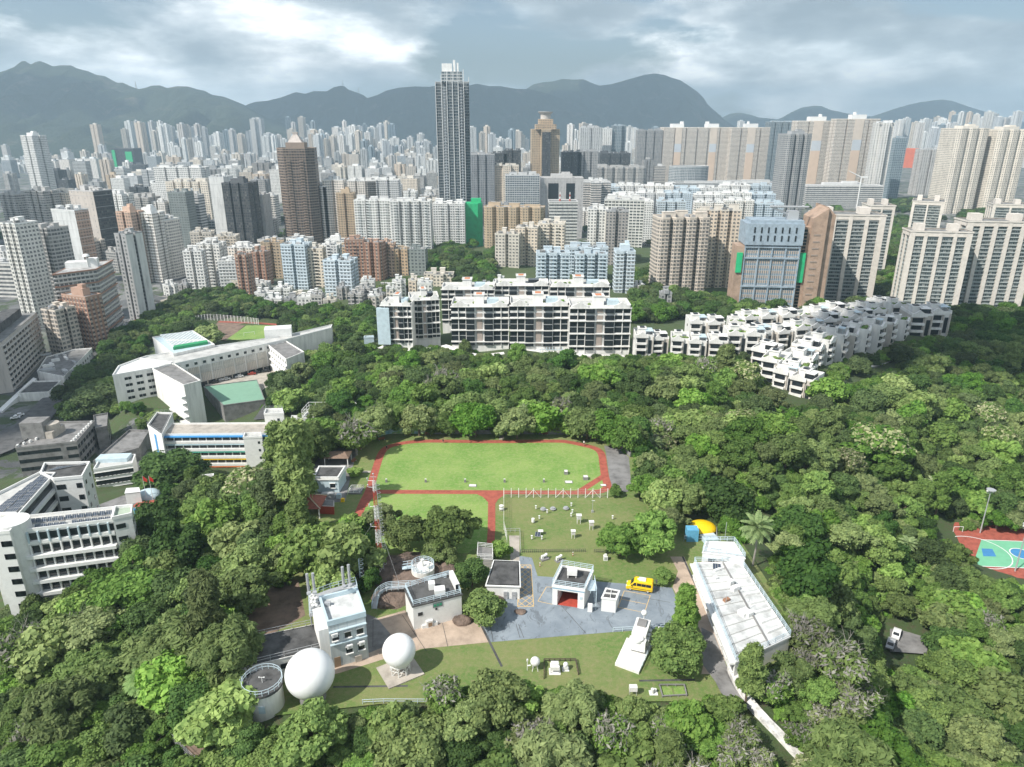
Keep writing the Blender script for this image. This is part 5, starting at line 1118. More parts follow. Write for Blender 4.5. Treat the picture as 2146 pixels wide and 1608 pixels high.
r=empty('spectator_shelter',G(*PP(1590,262),zc));tag(r,'open shelter with striped white canopy behind the red court','shelter')
q=MB();q.box((0,0,3),(15,3.5,.2));q.build('roof',M_WALLW,r)
for k in(-7,-2.3,2.3,7):q=MB();q.box((k,0,0),(.2,.2,3));q.build('post',M_METAL,r)
for k in range(9):q=MB();q.box((-6.5+1.6*k,-1.78,3.02),(.25,3.6,.25));q.build('rib',M_WHITE,r)
sheet('forest_road',[PP(1240,130),PP(1310,180),PP(1290,260),PP(1255,330),PP(1200,270)],M_ASPH,.9,z=-35)
sheet('small_car_park',[PP(960,850),PP(1050,820),PP(1175,790),PP(1190,900),PP(1160,1005),PP(960,990)],M_GREYC,1.3,z=-30.3)
M_STONE=mat('villa_stone',(.52,.48,.43),.85,.12,.5);M_VW=mat('villa_white',(.74,.73,.70),.75,.14,.35,streak=True);M_ORT=mat('orange_tile',(.55,.22,.11),.85,.15,1)
def gable(q,cx_,y,w,z,th=.5,rise=1.5):
 P=[(-.5,0),(-.5,.45),(-.3,.55),(0,1),(.3,.55),(.5,.45),(.5,0)]
 F=[(cx_+a*w,y,z+b*rise)for a,b in P];Bk=[(a,y+th,c)for a,_,c in F]
 q.poly(F);q.poly(Bk[::-1])
 for i in range(7):j=(i+1)%7;q.poly([F[j],F[i],Bk[i],Bk[j]])
def luxury(x0,x1,ytop,ybase,zg,label,yaw=0,d=17,name='terrace_block',tan=True,group='blocks of the long apartment terrace'):
 g_=G((x0+x1)/2,ybase,zg);Yd=g_.y;tp=atY((x0+x1)/2,ytop,Yd);dep=proj(tp.x,tp.y,tp.z)[2];w=(x1-x0)*dep/FPX;h=tp.z-zg
 r=empty(name,(tp.x,Yd,zg),R(yaw));tag(r,label,'apartment block',group);BPOLY.append([(tp.x-w/2,Yd),(tp.x+w/2,Yd),(tp.x+w/2,Yd+d),(tp.x-w/2,Yd+d)])
 q=MB();q.prism([(-w/2,0),(w/2,0),(w/2,d),(-w/2,d)],-8,h,0,1);q.build('wall',[M_VW,M_LROOF],r)
 fl=h/7.0;cols=[(.0,.12,0),(.135,.25,0),(.26,.405,1),(.44,.54,2),(.575,.725,1),(.74,.86,0),(.875,.99,0)]
 rows=[(6,7,.2),(5,6,.2),(3,5,.12),(1,3,.12),(.2,1,.2)]
 for a,b,t in cols:
  cx_=-w/2+w*(a+b)/2;cw=w*(b-a)
  for z0,z1,m_ in rows:
   q=MB();hh=(z1-z0)*fl-fl*m_*2
   if t==2:q.box((cx_,-.1,z0*fl+fl*m_),(cw,.3,hh));q.build('stone_panel',mat('stone_tan',(.38,.32,.28),.85,.1,.5),r)
   else:
    q.box((cx_,-.55 if t==1 else-.05,z0*fl+fl*m_),(cw,1.3 if t==1 else .25,hh));wn_=q.build('window',M_GLASS,r)
    if hh>fl*1.2:q=MB();q.box((cx_,-1.25 if t==1 else-.2,z0*fl+fl*m_+hh*.47),(cw*.98,.12,hh*.06));q.build('mullion',M_METAL,wn_)
  if t!=2:q=MB();q.box((-w/2+w*b+w*.006,-.35,0),(w*.012,.6,h));q.build('pilaster',M_VW,r)
 for z in(1,3,5,7):q=MB();q.box((0,-.7+.35,z*fl-.35),(w+.6,1.9,.5));q.build('cornice',M_VW,r)
 q=MB();t=.4
 for a,b,c_,e_ in((0,0,w,t),(0,d-t,w,t),(-w/2+t/2,d/2,t,d),(w/2-t/2,d/2,t,d)):q.box((a,b if c_==t else b+t/2,h),(c_,e_ if c_!=t else d,1.3))
 q.build('parapet',M_VW,r)
 for f in(-.34,.34):q=MB();gable(q,w*f,-1.2,w*.27,h-.1,th=1.0,rise=3.3);q.build('gable',M_VW,r)
 q=MB();q.box((-w*.02,d*.45,h),(w*.17,6.5,5.2));ring(q,[(-w*.105,d*.45-3.25),(w*.065,d*.45-3.25),(w*.065,d*.45+3.25),(-w*.105,d*.45+3.25)],h+4.9,.35,.5);rh=q.build('roof_house',M_VW,r)
 q=MB();q.box((-w*.02,d*.45,h+5.25),(w*.1,4.2,.15));q.build('tile_top',M_ORT,rh)
 q=MB();q.box((w*.22,d*.45,h),(w*.2,5,2.6));q.build('roof_canopy',M_BLUEW if x0%2 else M_GLASS,r)
 rr=random.Random(int(x0))
 for k in range(5):q=MB();q.sphere((rr.uniform(-.45,.45)*w,rr.uniform(.15,.5)*d,h+.8),rr.uniform(.5,1.0),7,5,0,sq=(1.3,1,.9));q.build('roof_plant',MATS['leaf_mid'],r)
 return r
def leaf_mat(name,a,b,tr=0.25):
 m=bpy.data.materials.new(name);m.use_nodes=True;nt=m.node_tree;bs=nt.nodes['Principled BSDF'];bs.inputs['Roughness'].default_value=0.75;bs.inputs['Specular IOR Level'].default_value=.25
 ge=nd(nt,'ShaderNodeNewGeometry');oi=nd(nt,'ShaderNodeObjectInfo')
 tc=nd(nt,'ShaderNodeTexCoord');n=nd(nt,'ShaderNodeTexNoise',inp={'Scale':.9,'Detail':3});nt.links.new(tc.outputs['Object'],n.inputs[0])
 f=mth(nt,'ADD',mth(nt,'MULTIPLY',ge.outputs['Random Per Island'],.30),mth(nt,'MULTIPLY',n.outputs[0],.78))
 c=mix(nt,ramp(nt,f,[(.30,0.),(.78,1.)]),a,b)
 hs=nd(nt,'ShaderNodeHueSaturation');nt.links.new(c,hs.inputs['Color'])
 nt.links.new(mth(nt,'ADD',mth(nt,'MULTIPLY',oi.outputs['Random'],.04),.485),hs.inputs['Hue'])
 wn=nd(nt,'ShaderNodeTexWhiteNoise',noise_dimensions='1D');nt.links.new(oi.outputs['Random'],wn.inputs['W'])
 nt.links.new(mth(nt,'ADD',mth(nt,'MULTIPLY',wn.outputs[0],.85),.78),hs.inputs['Value']);nt.links.new(mth(nt,'ADD',mth(nt,'MULTIPLY',oi.outputs['Random'],.3),.80),hs.inputs['Saturation'])
 nt.links.new(hs.outputs[0],bs.inputs['Base Color'])
 if tr:
  t=nd(nt,'ShaderNodeBsdfTranslucent');hb=nd(nt,'ShaderNodeHueSaturation',inp={'Value':1.3,'Hue':.49});nt.links.new(hs.outputs[0],hb.inputs['Color']);nt.links.new(hb.outputs[0],t.inputs[0])
  ms=nd(nt,'ShaderNodeMixShader',inp={'Fac':tr});nt.links.new(bs.outputs[0],ms.inputs[1]);nt.links.new(t.outputs[0],ms.inputs[2])
  nt.links.new(ms.outputs[0],nt.nodes['Material Output'].inputs['Surface'])
 MATS[name]=m;return m
leaf_mat('leaf_mid',(0.055,0.11,0.02),(0.17,0.255,0.055));leaf_mat('leaf_dark',(0.034,0.07,0.018),(0.10,0.16,0.04));leaf_mat('leaf_light',(0.09,0.16,0.03),(0.24,0.33,0.08))
leaf_mat('leaf_olive',(0.068,0.108,0.028),(0.20,0.262,0.072));leaf_mat('leaf_grey',(0.16,0.15,0.13),(0.27,0.26,0.23),.1);leaf_mat('leaf_palm',(0.11,0.17,0.06),(0.27,0.34,0.14));leaf_mat('leaf_flower',(0.20,0.23,0.10),(0.46,0.44,0.26));leaf_mat('leaf_feather',(0.075,0.125,0.032),(0.21,0.28,0.08))
luxury(945,1066,642,727,-24,'left section of the long white terrace with black windows')
luxury(1069,1192,640,730,-24,'middle section of the long white terrace with black windows')
luxury(1195,1323,645,738,-24,'right section of the long white terrace with black windows')
luxury(925,1036,606,680,-24,'rear white terrace block behind the left section',d=14)
luxury(1038,1150,598,670,-24,'rear white terrace block behind the middle section',d=14)
luxury(1153,1278,600,675,-24,'rear white terrace block behind the right section',d=14)
r=luxury(858,920,628,712,-25,'separate white corner block, right half, left of the long terrace',yaw=10,d=15)
r=luxury(797,862,640,722,-25,'separate white corner block with pale blue front, left of the long terrace',yaw=-4,d=15)
q=MB();q.box((-7,-1.3,.5),(7,2.2,20.5));q.build('blue_bay',M_BLUEW,r)
B=Bld('blue_stair_tower','small pale blue tower below the separate corner block among trees','building',[ZL(45,750),ZL(120,745),ZL(115,735),ZL(50,738)],-27,-42,M_BLUEW);B.wins(B.edge(ZL(80,748)),1,[B.h-4,B.h-8,B.h-12],.8,1)
def wallrun(name,pts,z,h,th,m,label,cat='wall',wn=0):
 P=[G(a,b,z)for a,b in pts];o0=P[0];r=empty(name,o0);tag(r,label,cat);q=MB()
 ribbon('',[p-o0+Vector((0,0,h))for p in P],th,None,0,mb=q,thick=h+6);q.build('wall',m,r)
 q=MB();ribbon('',[p-o0+Vector((0,0,h+.12))for p in P],th+.4,None,0,mb=q,thick=.3);q.build('coping',M_VW,r)
 for k in range(wn):
  f=(k+.5)/wn*(len(P)-1);i=min(int(f),len(P)-2);p=P[i]+(P[i+1]-P[i])*(f-i)-o0;d=(P[i+1]-P[i]).normalized()
  q=MB();q.box((p.x+d.y*th/2,p.y-d.x*th/2,h*.35),(1.8,.3,1.6),0,math.atan2(d.y,d.x));q.build('window',M_GLASS,r)
 return r
wallrun('terrace_wall',[(930,742),(985,760),(1010,765),(1110,752),(1200,762),(1325,768)],-30,5.0,3.5,M_STONE,'stone podium wall with dark openings beneath the long terrace',wn=9)
wallrun('retaining_wall',[(1322,768),(1400,772),(1515,782)],-27,3.6,1.0,M_GREYC,'grey retaining wall running under the row of small villas')
wallrun('garden_wall',[(800,742),(860,752),(905,748)],-32,4.5,6,M_STONE,'curved stone garden wall below the separate corner block')
wallrun('slope_wall',[(1745,800),(1790,782),(1850,768),(1880,755)],-28,1.5,1.2,M_GREYC,'grey parapet wall curving down right of the villas')
r=empty('terrace_pergola',G(1155,742,-26));tag(r,'pale blue pergola on the garden deck before the middle terrace section','pergola')
q=MB()
for k in range(8):q.box((-6+1.7*k,0,3),(.25,4,.25))
q.box((0,-1.9,2.8),(13,.25,.25));q.build('beams',M_BLUEW,r)
for k in(-6,-2,2,6):q=MB();q.box((k,-1.9,0),(.25,.25,2.8));q.build('post',M_BLUEW,r)
def villa(kind):
 r=empty('villa',(0,0,0));tag(r,'white villa','villa','white villas');w,d,h=9.0,12.0,9.6
 q=MB();q.prism([(-w/2,0),(w/2,0),(w/2,d),(-w/2,d)],-6,h,0,1);q.build('wall',[M_STONE if kind==2 else M_VW,M_LROOF],r)
 q=MB();t=.35
 q.box((-w/2+t/2,d/2,h),(t,d,1.2));q.box((w/2-t/2,d/2,h),(t,d,1.2));q.box((0,d-t/2,h),(w,t,1.2));q.box((0,t/2,h),(w,t,.9));q.build('parapet',M_VW,r)
 q=MB();gable(q,-w*.16,-.9,w*.72,h-.5,th=.8,rise=3.0);q.build('gable',M_VW,r)
 for z,hh in((.3,2.3),(3.6,1.9),(6.7,1.9)):
  q=MB();q.box((-w*.18,-.12,z),(w*.46,.5,hh));q.build('window',M_GLASS,r)
  if z>1:q=MB();q.box((-w*.18,-.75,z-1.0),(w*.56,1.4,.9));q.build('balcony',M_VW,r)
 q=MB();q.box((w*.3,-.1,1.0),(w*.16,.4,6.8));q.build('window',M_GLASS,r)
 for z in(0.1,1):pass
 q=MB();q.box((w*.14,-.25,0),(.5,.5,h));q.box((w*.45,-.25,0),(.5,.5,h));q.build('pilaster',M_STONE,r)
 for s in(-1,1):q=MB();q.box((s*(w/2+.04),d*.5,6.2),(.15,1.1,1.2));q.build('window',M_GLASS,r)
 q=MB();q.box((-w*.1,d*.5,h),(w*.42,4.2,3.0));ring(q,[(-w*.31,d*.5-2.1),(w*.11,d*.5-2.1),(w*.11,d*.5+2.1),(-w*.31,d*.5+2.1)],h+2.8,.3,.35);rh=q.build('roof_house',M_VW,r)
 q=MB();q.box((-w*.1,d*.5,h+3.16),(2.2,2.2,.35));q.build('skylight',M_GLASS,rh)
 if kind==0:q=MB();q.box((w*.26,d*.38,h+2.3),(w*.42,d*.55,.15));q.box((w*.46,d*.15,h),(.15,.15,2.3));q.box((w*.07,d*.15,h),(.15,.15,2.3));q.build('canopy',M_BLUEW,r)
 if kind==1:
  for k in range(7):q=MB();q.sphere((w*(-.4+.13*k),d*.14+(k%2),h+.8),.8,7,5,0,sq=(1.2,1,.8));q.build('roof_plant',MATS['leaf_mid'],r)
 if kind==2:q=MB();q.box((w*.22,d*.35,h),(w*.4,d*.4,2.5));q.build('sunroom',M_GLASS,r);q=MB();q.box((w*.22,d*.35,h+2.5),(w*.46,d*.46,.2));q.build('sunroom_roof',M_WHITE,r)
 return r
PROTO=[villa(k)for k in range(3)];usedp=[0,0,0]
VN=['first','second','third','fourth','fifth','sixth','seventh','eighth','ninth','tenth','eleventh','twelfth']
def put(px_,py_,zg,yaw,kind,sc,label):
 g_=G(px_,py_,zg)
 if usedp[kind]==0:r=PROTO[kind];usedp[kind]=1
 else:r=copy_tree(PROTO[kind])
 r.location=g_;r.rotation_euler=(0,0,R(yaw));r.scale=(sc,sc,sc);r['label']=label;BOXES.append((g_.x,g_.y+5,7));return r
kd=['roof canopy','roof plants','roof sunroom']
def vrow(pts,zg,yaw,rowname,sc=1.0,kinds=(0,1,2)):
 for i,(a,b)in enumerate(pts):
  k=kinds[(i*2+len(rowname))%len(kinds)];put(a+rnd.uniform(-3,3),b+rnd.uniform(-2,2),zg+rnd.uniform(-.9,.7),yaw+rnd.uniform(-6,6),k,sc*rnd.uniform(.93,1.08),'%s white villa %s, %s'%(VN[i],rowname,kd[k]))
vrow([(1346,745),(1384,748),(1423,752),(1462,755),(1503,759)],-23,-4,'in the front row right of the long terrace',1.0)
vrow([(1544,745),(1582,742)],-22,-4,'of the pair right of the front row',1.05)
vrow([(1462,716),(1500,714),(1540,712)],-22,-4,'of the three behind the front row',1.05)
vrow([(1601,738),(1642,736),(1680,727),(1708,720),(1735,714),(1762,708),(1788,702),(1812,697),(1836,692)],-23,10,'in the rear receding row',1.1)
vrow([(1575,706),(1612,703),(1650,703),(1685,698),(1718,694),(1750,690),(1782,686),(1815,683)],-24,10,'in the farthest row of roofs',1.1)
vrow([(1690,822),(1700,796),(1715,772),(1738,756),(1764,746),(1790,739),(1816,733),(1842,726),(1868,718),(1894,710)],-22,52,'in the nearer receding row',1.1,kinds=(2,0,1))
vrow([(1592,780),(1612,803),(1640,828),(1672,842)],-22,-38,'of the nearest stepped group',1.08,kinds=(1,2,0))
put(1924,708,-25,-6,2,1.35,'large white end villa at the right end of the rows');put(1962,702,-25,-6,0,1.35,'last white villa beside the right forest');put(1880,680,-26,8,1,1.2,'white villa with green roof near the right end of the rows');put(1850,672,-26,8,2,1.1,'white villa behind the green-roofed one near the right end')
sheet('villa_courtyard',[ZL2 for ZL2 in[(1612,742),(1660,738),(1662,790),(1640,800),(1625,770)]],M_GREYC,.4,z=-22.5)
def locpt(root,px,z):g_=G(px[0],px[1],z);return(g_.x-root.location.x,g_.y-root.location.y,z-root.location.z)
def thing(name,label,cat,px,z=0.0,rz=0.0,group=None):
 r=empty(name,G(px[0],px[1],z),rz);tag(r,label,cat,group);return r
def part(r,name,m,f,smooth=False,parent=None):
 q=MB();f(q);return q.build(name,m,parent or r,smooth)
def ac_unit(root,x,y,z,rz=0):
 q=MB();q.box((0,0,0),(1.0,.5,.7));q.box((0,-.27,.12),(.5,.06,.46),1);o=q.build('air_conditioner',[M_WHITE,M_METAL],root);o.location=(x,y,z);o.rotation_euler.z=rz
B=Bld('long_annex','long low white annex with dark felt roof and handrails beside the panelled block','building',[Z3(165,668),Z3(672,560),Z3(720,740),Z3(100,890)],4.0,-.5,M_WALLW,M_DROOF,.15)
B.part('roof_rail',M_METAL,lambda q:rail_mb(q,B.p,B.h+.1,1.05,.04,2.2))
e=B.edge(Z3(400,820));B.wins(e,1,[2.0],2.6,1.2,u0=.05,u1=.2,sill=True);B.wins(e,1,[2.2],1.2,1.0,u0=.42,u1=.55)
B.wins(e,7,[2.0],1.3,.12,M_METAL,u0=.05,u1=.2,name='window_bar',out=.2)if False else None
panel=facade('blue_grey_panels',(.50,.56,.59),bay=1.55,fh=2.3,ww=.02,wh=.02,vband=(.38,.43,.46),band=(.40,.45,.48),bandh=.04,ac=0)
B=Bld('panelled_block','three-storey pale blue-grey panelled block with white roof deck, tallest in the station','building',[Z3(742,575),Z3(1022,500),Z3(960,318),Z3(683,388)],9.2,-.3,panel,M_WROOF,1.0,pm=M_BLUEW)
e=B.edge(Z3(880,540))
for k in range(3):
 u0=.06+.33*k;B.wins(e,1,[6.0],1.1,1.3,u0=u0,u1=u0+.2,sill=True)
 if k:B.wins(e,1,[2.6],1.1,1.5,u0=u0,u1=u0+.2,sill=True)
B.wins(e,1,[0.3],1.1,2.1,mat('brown_door',(.28,.19,.12),.7,.1,1),name='door',u0=.05,u1=.25);B.wins(e,1,[0.3],1.2,1.3,M_CONC,name='cabinet',u0=.6,u1=.82,out=.6)
a_,b_=Vector(B.p[e]),Vector(B.p[(e+1)%4]);dv=(b_-a_).normalized();nv=Vector((dv.y,-dv.x))
for u_,z_ in((.14,7.1),(.50,3.9),(.83,3.9)):p=a_+(b_-a_)*u_+nv*.4;ac_unit(B.root,p.x,p.y,z_,math.atan2(dv.y,dv.x))
for zz_ in(5.3,8.0):B.band(e,zz_,.12,.45,M_BLUEW,'sunshade')
e2=B.edge(Z3(700,500));B.band(e2,0,8.6,1.6,M_WALLW,'side_bay',.1,.95)
B.part('roof_plant',M_METAL,lambda q:[q.box(tuple(B.loc(Z3(740,425),9.2))[:2]+(B.h,),(1.0,.7,.7)),q.tube(B.loc(Z3(700,420),9.3),B.loc(Z3(800,430),9.3),.06)])
zt=6.5;r=thing('machinery_platform','steel platform crowded with pipes, ducts and two tall flues behind the panelled block','platform',Z3(830,400),0)
L_=lambda x,y,z=zt:Vector(locpt(r,Z3(x,y),z))
part(r,'deck',M_METAL,lambda q:q.prism([tuple(L_(*p))[:2]for p in((600,500),(690,500),(965,320),(950,250),(760,300),(600,360))],zt-.3,zt))
part(r,'deck_support',M_METAL,lambda q:[q.tube(Vector((L_(*p).x,L_(*p).y,0)),L_(*p),.12)for p in((610,490),(690,490),(600,370),(760,300),(950,260))])
part(r,'railing',M_RAIL,lambda q:rail_mb(q,[tuple(L_(*p))[:2]for p in((605,500),(690,500),(965,315),(950,250),(760,300),(600,360))],zt,1.1,.045,1.5))
for x,y,h_ in((600,340,4.5),(643,335,4.5),(862,290,4.6),(908,280,4.8)):
 part(r,'flue',M_METAL,lambda q:(q.cyl(tuple(L_(x,y)),.28,h_,10),q.cyl(tuple(L_(x,y,zt+h_)),.42,.35,10)))
part(r,'duct',M_METAL,lambda q:(q.tube(L_(770,330),L_(770,330,zt+1.6),.22,n=8),q.tube(L_(770,330,zt+1.6),L_(860,300,zt+1.6),.22,n=8),q.tube(L_(860,300,zt+1.6),L_(940,290,zt+1.9),.18,n=8),q.tube(L_(940,290,zt+1.9),L_(940,290),.18,n=8)))
rr=random.Random(8)
for k in range(9):x,y=rr.uniform(620,930),0;y=470-(x-620)*.48+rr.uniform(-40,25);part(r,'machine_box',M_METAL if k%2 else M_WHITE,lambda q:q.box(tuple(L_(x,y)),(rr.uniform(.6,1.3),rr.uniform(.5,1.1),rr.uniform(.7,1.5)),0,.3))
for k in range(4):part(r,'gas_vessel',M_WHITE,lambda q:(q.cyl(tuple(L_(620+12*k,400+25*(k%2))),.33,1.7,10),q.sphere(tuple(L_(620+12*k,400+25*(k%2),zt+1.7)),.33,10,5,z0=0)))
q=MB();c=L_(990,300,0);
part(r,'caged_ladder',M_RAIL,lambda q:([q.tube((c.x,c.y+s,0),(c.x,c.y+s,7.5),.05)for s in(-.3,.3)],[q.tube((c.x,c.y-.3,.3*k),(c.x,c.y+.3,.3*k),.03,n=4)for k in range(25)],[ribbon('',[Vector((c.x+.4+.45*math.cos(t),c.y+.45*math.sin(t),2.5+.9*k))for t in[math.pi*2*i/10 for i in range(10)]],.05,None,0,closed=True,mb=q,thick=.06)for k in range(6)]))
B=Bld('white_house','white two-storey house with dark roof, pale blue rails and a small green sign','building',[Z3(1378,432),Z3(1742,342),Z3(1652,200),Z3(1318,300)],5.4,-.3,M_WHITE,M_DROOF,.12)
ring_=[(p[0]*1.04,p[1]*1.04)for p in B.p]
B.part('roof_slab',M_DROOF,lambda q:q.prism(ring_,B.h-.25,B.h+.1));B.part('roof_rail',M_RAIL,lambda q:rail_mb(q,[(p[0]*.98,p[1]*.98)for p in B.p],B.h+.1,1.1,.05,1.3,bars=3))
B.part('roof_wall',M_WHITE,lambda q:(lambda a,b:ribbon('',[a,b],.8,None,0,mb=q,thick=1.7))(Vector(B.loc(Z3(1715,320),5.5))+Vector((0,0,1.6)),Vector(B.loc(Z3(1665,215),5.5))+Vector((0,0,1.6))))
for x,y,s_ in((1520,300,(1.2,1.2,1.5)),(1580,335,(2.0,1.6,1.2))):B.part('roof_vent',M_WHITE,lambda q:q.box(tuple(B.loc(Z3(x,y),5.4))[:2]+(B.h,),s_,0,.2))
e=B.edge(Z3(1560,390));B.wins(e,1,[3.2],.9,.7,u0=.08,u1=.2);B.wins(e,1,[4.2],1.9,1.0,mat('sign_plate',(.16,.20,.20),.6,.1,2),name='sign',u0=.4,u1=.6)
B.wins(e,3,[4.45],.35,.5,mat('sign_green',(.02,.30,.16),.6,.1,2),name='emblem',u0=.41,u1=.59,out=.2)
B.wins(e,1,[3.6],.4,.4,u0=.44,u1=.5);B.wins(e,1,[.3],1.3,1.5,M_WHITE,name='cabinet',u0=.24,u1=.38,out=.9);B.wins(e,1,[.5],.8,.9,mat('brown_door',(.28,.19,.12)),name='door',u0=.28,u1=.36,out=.98)
B.wins(e,2,[.2],.8,.8,M_WHITE,name='air_conditioner',u0=.08,u1=.55,out=.7)
g0=G(*Z3(262,1200),-.5);cz=4.6;ctr=G(*Z3(250,1005),cz);r=empty('round_building',(ctr.x,ctr.y,-1));tag(r,'round white building with black roof, pale blue rail and wind gauge, lower left','building');h=cz+1;RR_=3.25
part(r,'wall',M_WALLW,lambda q:q.cyl((0,0,-1),RR_*.93,h+.6,40));part(r,'roof',[M_DROOF],lambda q:q.cyl((0,0,h-.4),RR_,.45,40))
C_=[(RR_*.97*math.cos(2*math.pi*k/20),RR_*.97*math.sin(2*math.pi*k/20))for k in range(20)]
part(r,'roof_rail',M_RAIL,lambda q:rail_mb(q,C_,h+.05,1.05,.045,1.2,bars=2));part(r,'window',M_BLUEW,lambda q:q.box((.6,-RR_*.93,2.2),(1.0,.2,1.3)))
ac_unit(r,-2.2,-2.5,2.0,-.7)
part(r,'wind_gauge',M_WHITE,lambda q:(q.tube((0,0,h),(0,0,h+1.1),.05),q.tube((-.4,0,h+1.1),(.4,0,h+1.1),.04),q.sphere((.4,0,h+1.1),.13,6,4),q.sphere((-.4,0,h+1.1),.13,6,4)))
part(r,'ladder',M_RAIL,lambda q:([q.tube((-RR_-.2,s,0),(-RR_-.2,s,h+1),.05)for s in(-.3,.3)],[q.tube((-RR_-.2,-.3,.4*k),(-RR_-.2,.3,.4*k),.03,n=4)for k in range(15)]))
def dome(px,r_px,z0,name,label,stand):
 a,b=px;c=None
 for zc_ in[z0]:
  c=G(a,b,zc_);dep=proj(c.x,c.y,c.z)[2];rad=r_px*dep/FPX/1.01
 r=empty(name,(c.x,c.y,0));tag(r,label,'radome')
 M_DOME=mat('dome_skin',(.86,.86,.85),.35,.02,.3)
 part(r,'dome',M_DOME,lambda q:q.sphere((0,0,zc_),rad,64,40,z0=-.93),smooth=True)
 lid=zc_-rad*(.78 if stand else .9)
 if stand:
  q=MB();k_=8;rb=rad*.60
  q.cyl((0,0,lid-.35),rad*.64,.5,24)
  for k in range(k_):
   t,t2=2*math.pi*k/k_,2*math.pi*(k+1)/k_
   p,p2=(rb*math.cos(t),rb*math.sin(t)),(rb*math.cos(t2),rb*math.sin(t2))
   q.tube((*p,0),(*p,lid-.3),.09);q.tube((*p,0),(*p2,lid-.3),.05);q.tube((*p,lid*.5),(*p2,lid*.5),.05)
  q.build('stand',M_WHITE,r)
  part(r,'pad',M_CONC,lambda q:q.box((0,0,-.1),(6.6,5.8,.3),0,.55))
 else:
  part(r,'base',M_GREYC,lambda q:q.cyl((0,0,-.3),rad*.55,lid+.5,32));part(r,'base_ring',M_METAL,lambda q:q.cyl((0,0,lid-.2),rad*.45,.35,32))
dome((649.5,1412),51.5,5.0,'radome','large plain white spherical radome beside the round building',False)
dome((836,1363),35,4.6,'radome','smaller white spherical radome on a lattice stand on a square pad',True)
def boulder(px,z,s,label,seed,name='boulder',m=None):
 g_=G(px[0],px[1],z);q=MB();q.sphere((0,0,0),1,28,18);me=q.mesh(name,m or M_ROCK,True)
 for v in me.vertices:
  n=mnoise.fractal(Vector((v.co.x*1.2+seed,v.co.y*1.2,v.co.z*1.2+seed)),1,2,4);k=1+.28*n
  v.co=Vector((v.co.x*s[0]*k,v.co.y*s[1]*k,v.co.z*s[2]*k))
 o=link(bpy.data.objects.new(name,me));o.location=g_;tag(o,label,'rock');return o
boulder(Z3(1300,190),-.6,(10.5,6.5,1.9),'broad flat rock slab below the round railed platform',2.1,'rock_slab')
boulder(Z3(1235,385),-.2,(4.3,3.2,2.0),'brown rock hump under the railed walkway',5.3)
boulder(Z3(1635,165),0,(2.1,1.8,1.9),'upright dark boulder right of the round railed platform',6.7)
boulder(Z3(1750,545),.2,(1.8,1.2,1.0),'brown boulder at the corner of the white house',8.8)
boulder(Z3(975,160),.2,(2.2,1.8,1.4),'dark boulder at the foot of the lattice mast',4.4)
boulder(Z4(278,562),.1,(1.15,.75,.55),'small brown boulder lying on the blue-grey tarmac',3.9)
boulder(Z3(1950,420),-.2,(3.6,2.6,1.5),'grey boulder half hidden by the bush beside the tarmac',7.4)
c=G(*Z3(1452,140),1.9);r=empty('round_platform',(c.x,c.y,0));tag(r,'round concrete platform with pale blue railing and instruments above the rock slab','platform')
part(r,'drum',M_WALLW,lambda q:q.cyl((0,0,-.5),2.45,2.4,36));C_=[(2.4*math.cos(2*math.pi*k/16),2.4*math.sin(2*math.pi*k/16))for k in range(16)]
part(r,'railing',M_RAIL,lambda q:rail_mb(q,C_,1.9,1.2,.055,1.2,bars=3));part(r,'instrument',M_WHITE,lambda q:(q.cyl((-.1,.4,1.9),.26,1.5,10),q.cyl((-.1,.4,3.3),.36,.3,10)));part(r,'instrument',M_WHITE,lambda q:(q.cyl((1.2,-.2,1.9),.3,1.2,10),q.box((1.2,-.7,2.4),(.5,.4,.6))))
part(r,'bridge_rail',M_RAIL,lambda q:(rail_mb(q,[(-2.3,.9),(-4.2,.4)],1.9,1.1,.05,1,False),rail_mb(q,[(-2.3,-.2),(-4.2,-.7)],1.9,1.1,.05,1,False),q.box((-3.3,.1,1.75),(2.2,1.1,.12),0,.25)))
r=thing('railed_walkway','pale blue railed walkway curving over rocks to the white house','walkway',Z3(1250,330));W_=[locpt(r,Z3(*p),z)for p,z in(((1090,450),.1),((1115,350),1.6),((1180,300),2.6),((1270,290),2.8),((1420,280),2.9),((1500,250),3.2),((1640,215),5.4))]
W_=smooth_path(W_,4)
def f(q):
 for s in(-.5,.5):
  P=[]
  for i,p in enumerate(W_):
   a,b=W_[max(0,i-1)],W_[min(len(W_)-1,i+1)];t=(b-a);t.z=0;t.normalize();P.append(p+Vector((-t.y,t.x,0))*s)
  for i in range(len(P)-1):
   for h_ in(.4,.75,1.1):q.tube(P[i]+Vector((0,0,h_)),P[i+1]+Vector((0,0,h_)),.045,n=4,caps=False)
   if i%2==0:q.tube(P[i]-Vector((0,0,.3)),P[i]+Vector((0,0,1.1)),.05,n=4)
part(r,'railing',M_RAIL,f);part(r,'deck',M_METAL,lambda q:ribbon('',W_,.95,None,0,mb=q,thick=.12))
b0=G(797,1196,.8);tp=atY(784,1008,b0 .y);H_=tp.z-.8;r=empty('lattice_mast',(b0 .x,b0 .y,.8));tag(r,'tall slim red and white lattice mast with caged ladder and sensors','mast')
top_dx=tp.x-b0 .x
q=MB();s0,s1,NL=.75,.30,26
def cr(k,f):s=s0+(s1-s0)*f;t=2*math.pi*k/3+.5;return Vector((s*math.cos(t),s*math.sin(t),H_*f))
for i in range(NL):
 f0,f1=i/NL,(i+1)/NL;mi=0 if(int(f0*7)%2==0)else 1
 for k in range(3):q.tube(cr(k,f0),cr(k,f1),.055,n=5,mi=mi);q.tube(cr(k,f0),cr((k+1)%3,f1),.03,n=4,mi=mi,caps=False);q.tube(cr(k,f1),cr((k+1)%3,f1),.03,n=4,mi=mi,caps=False)
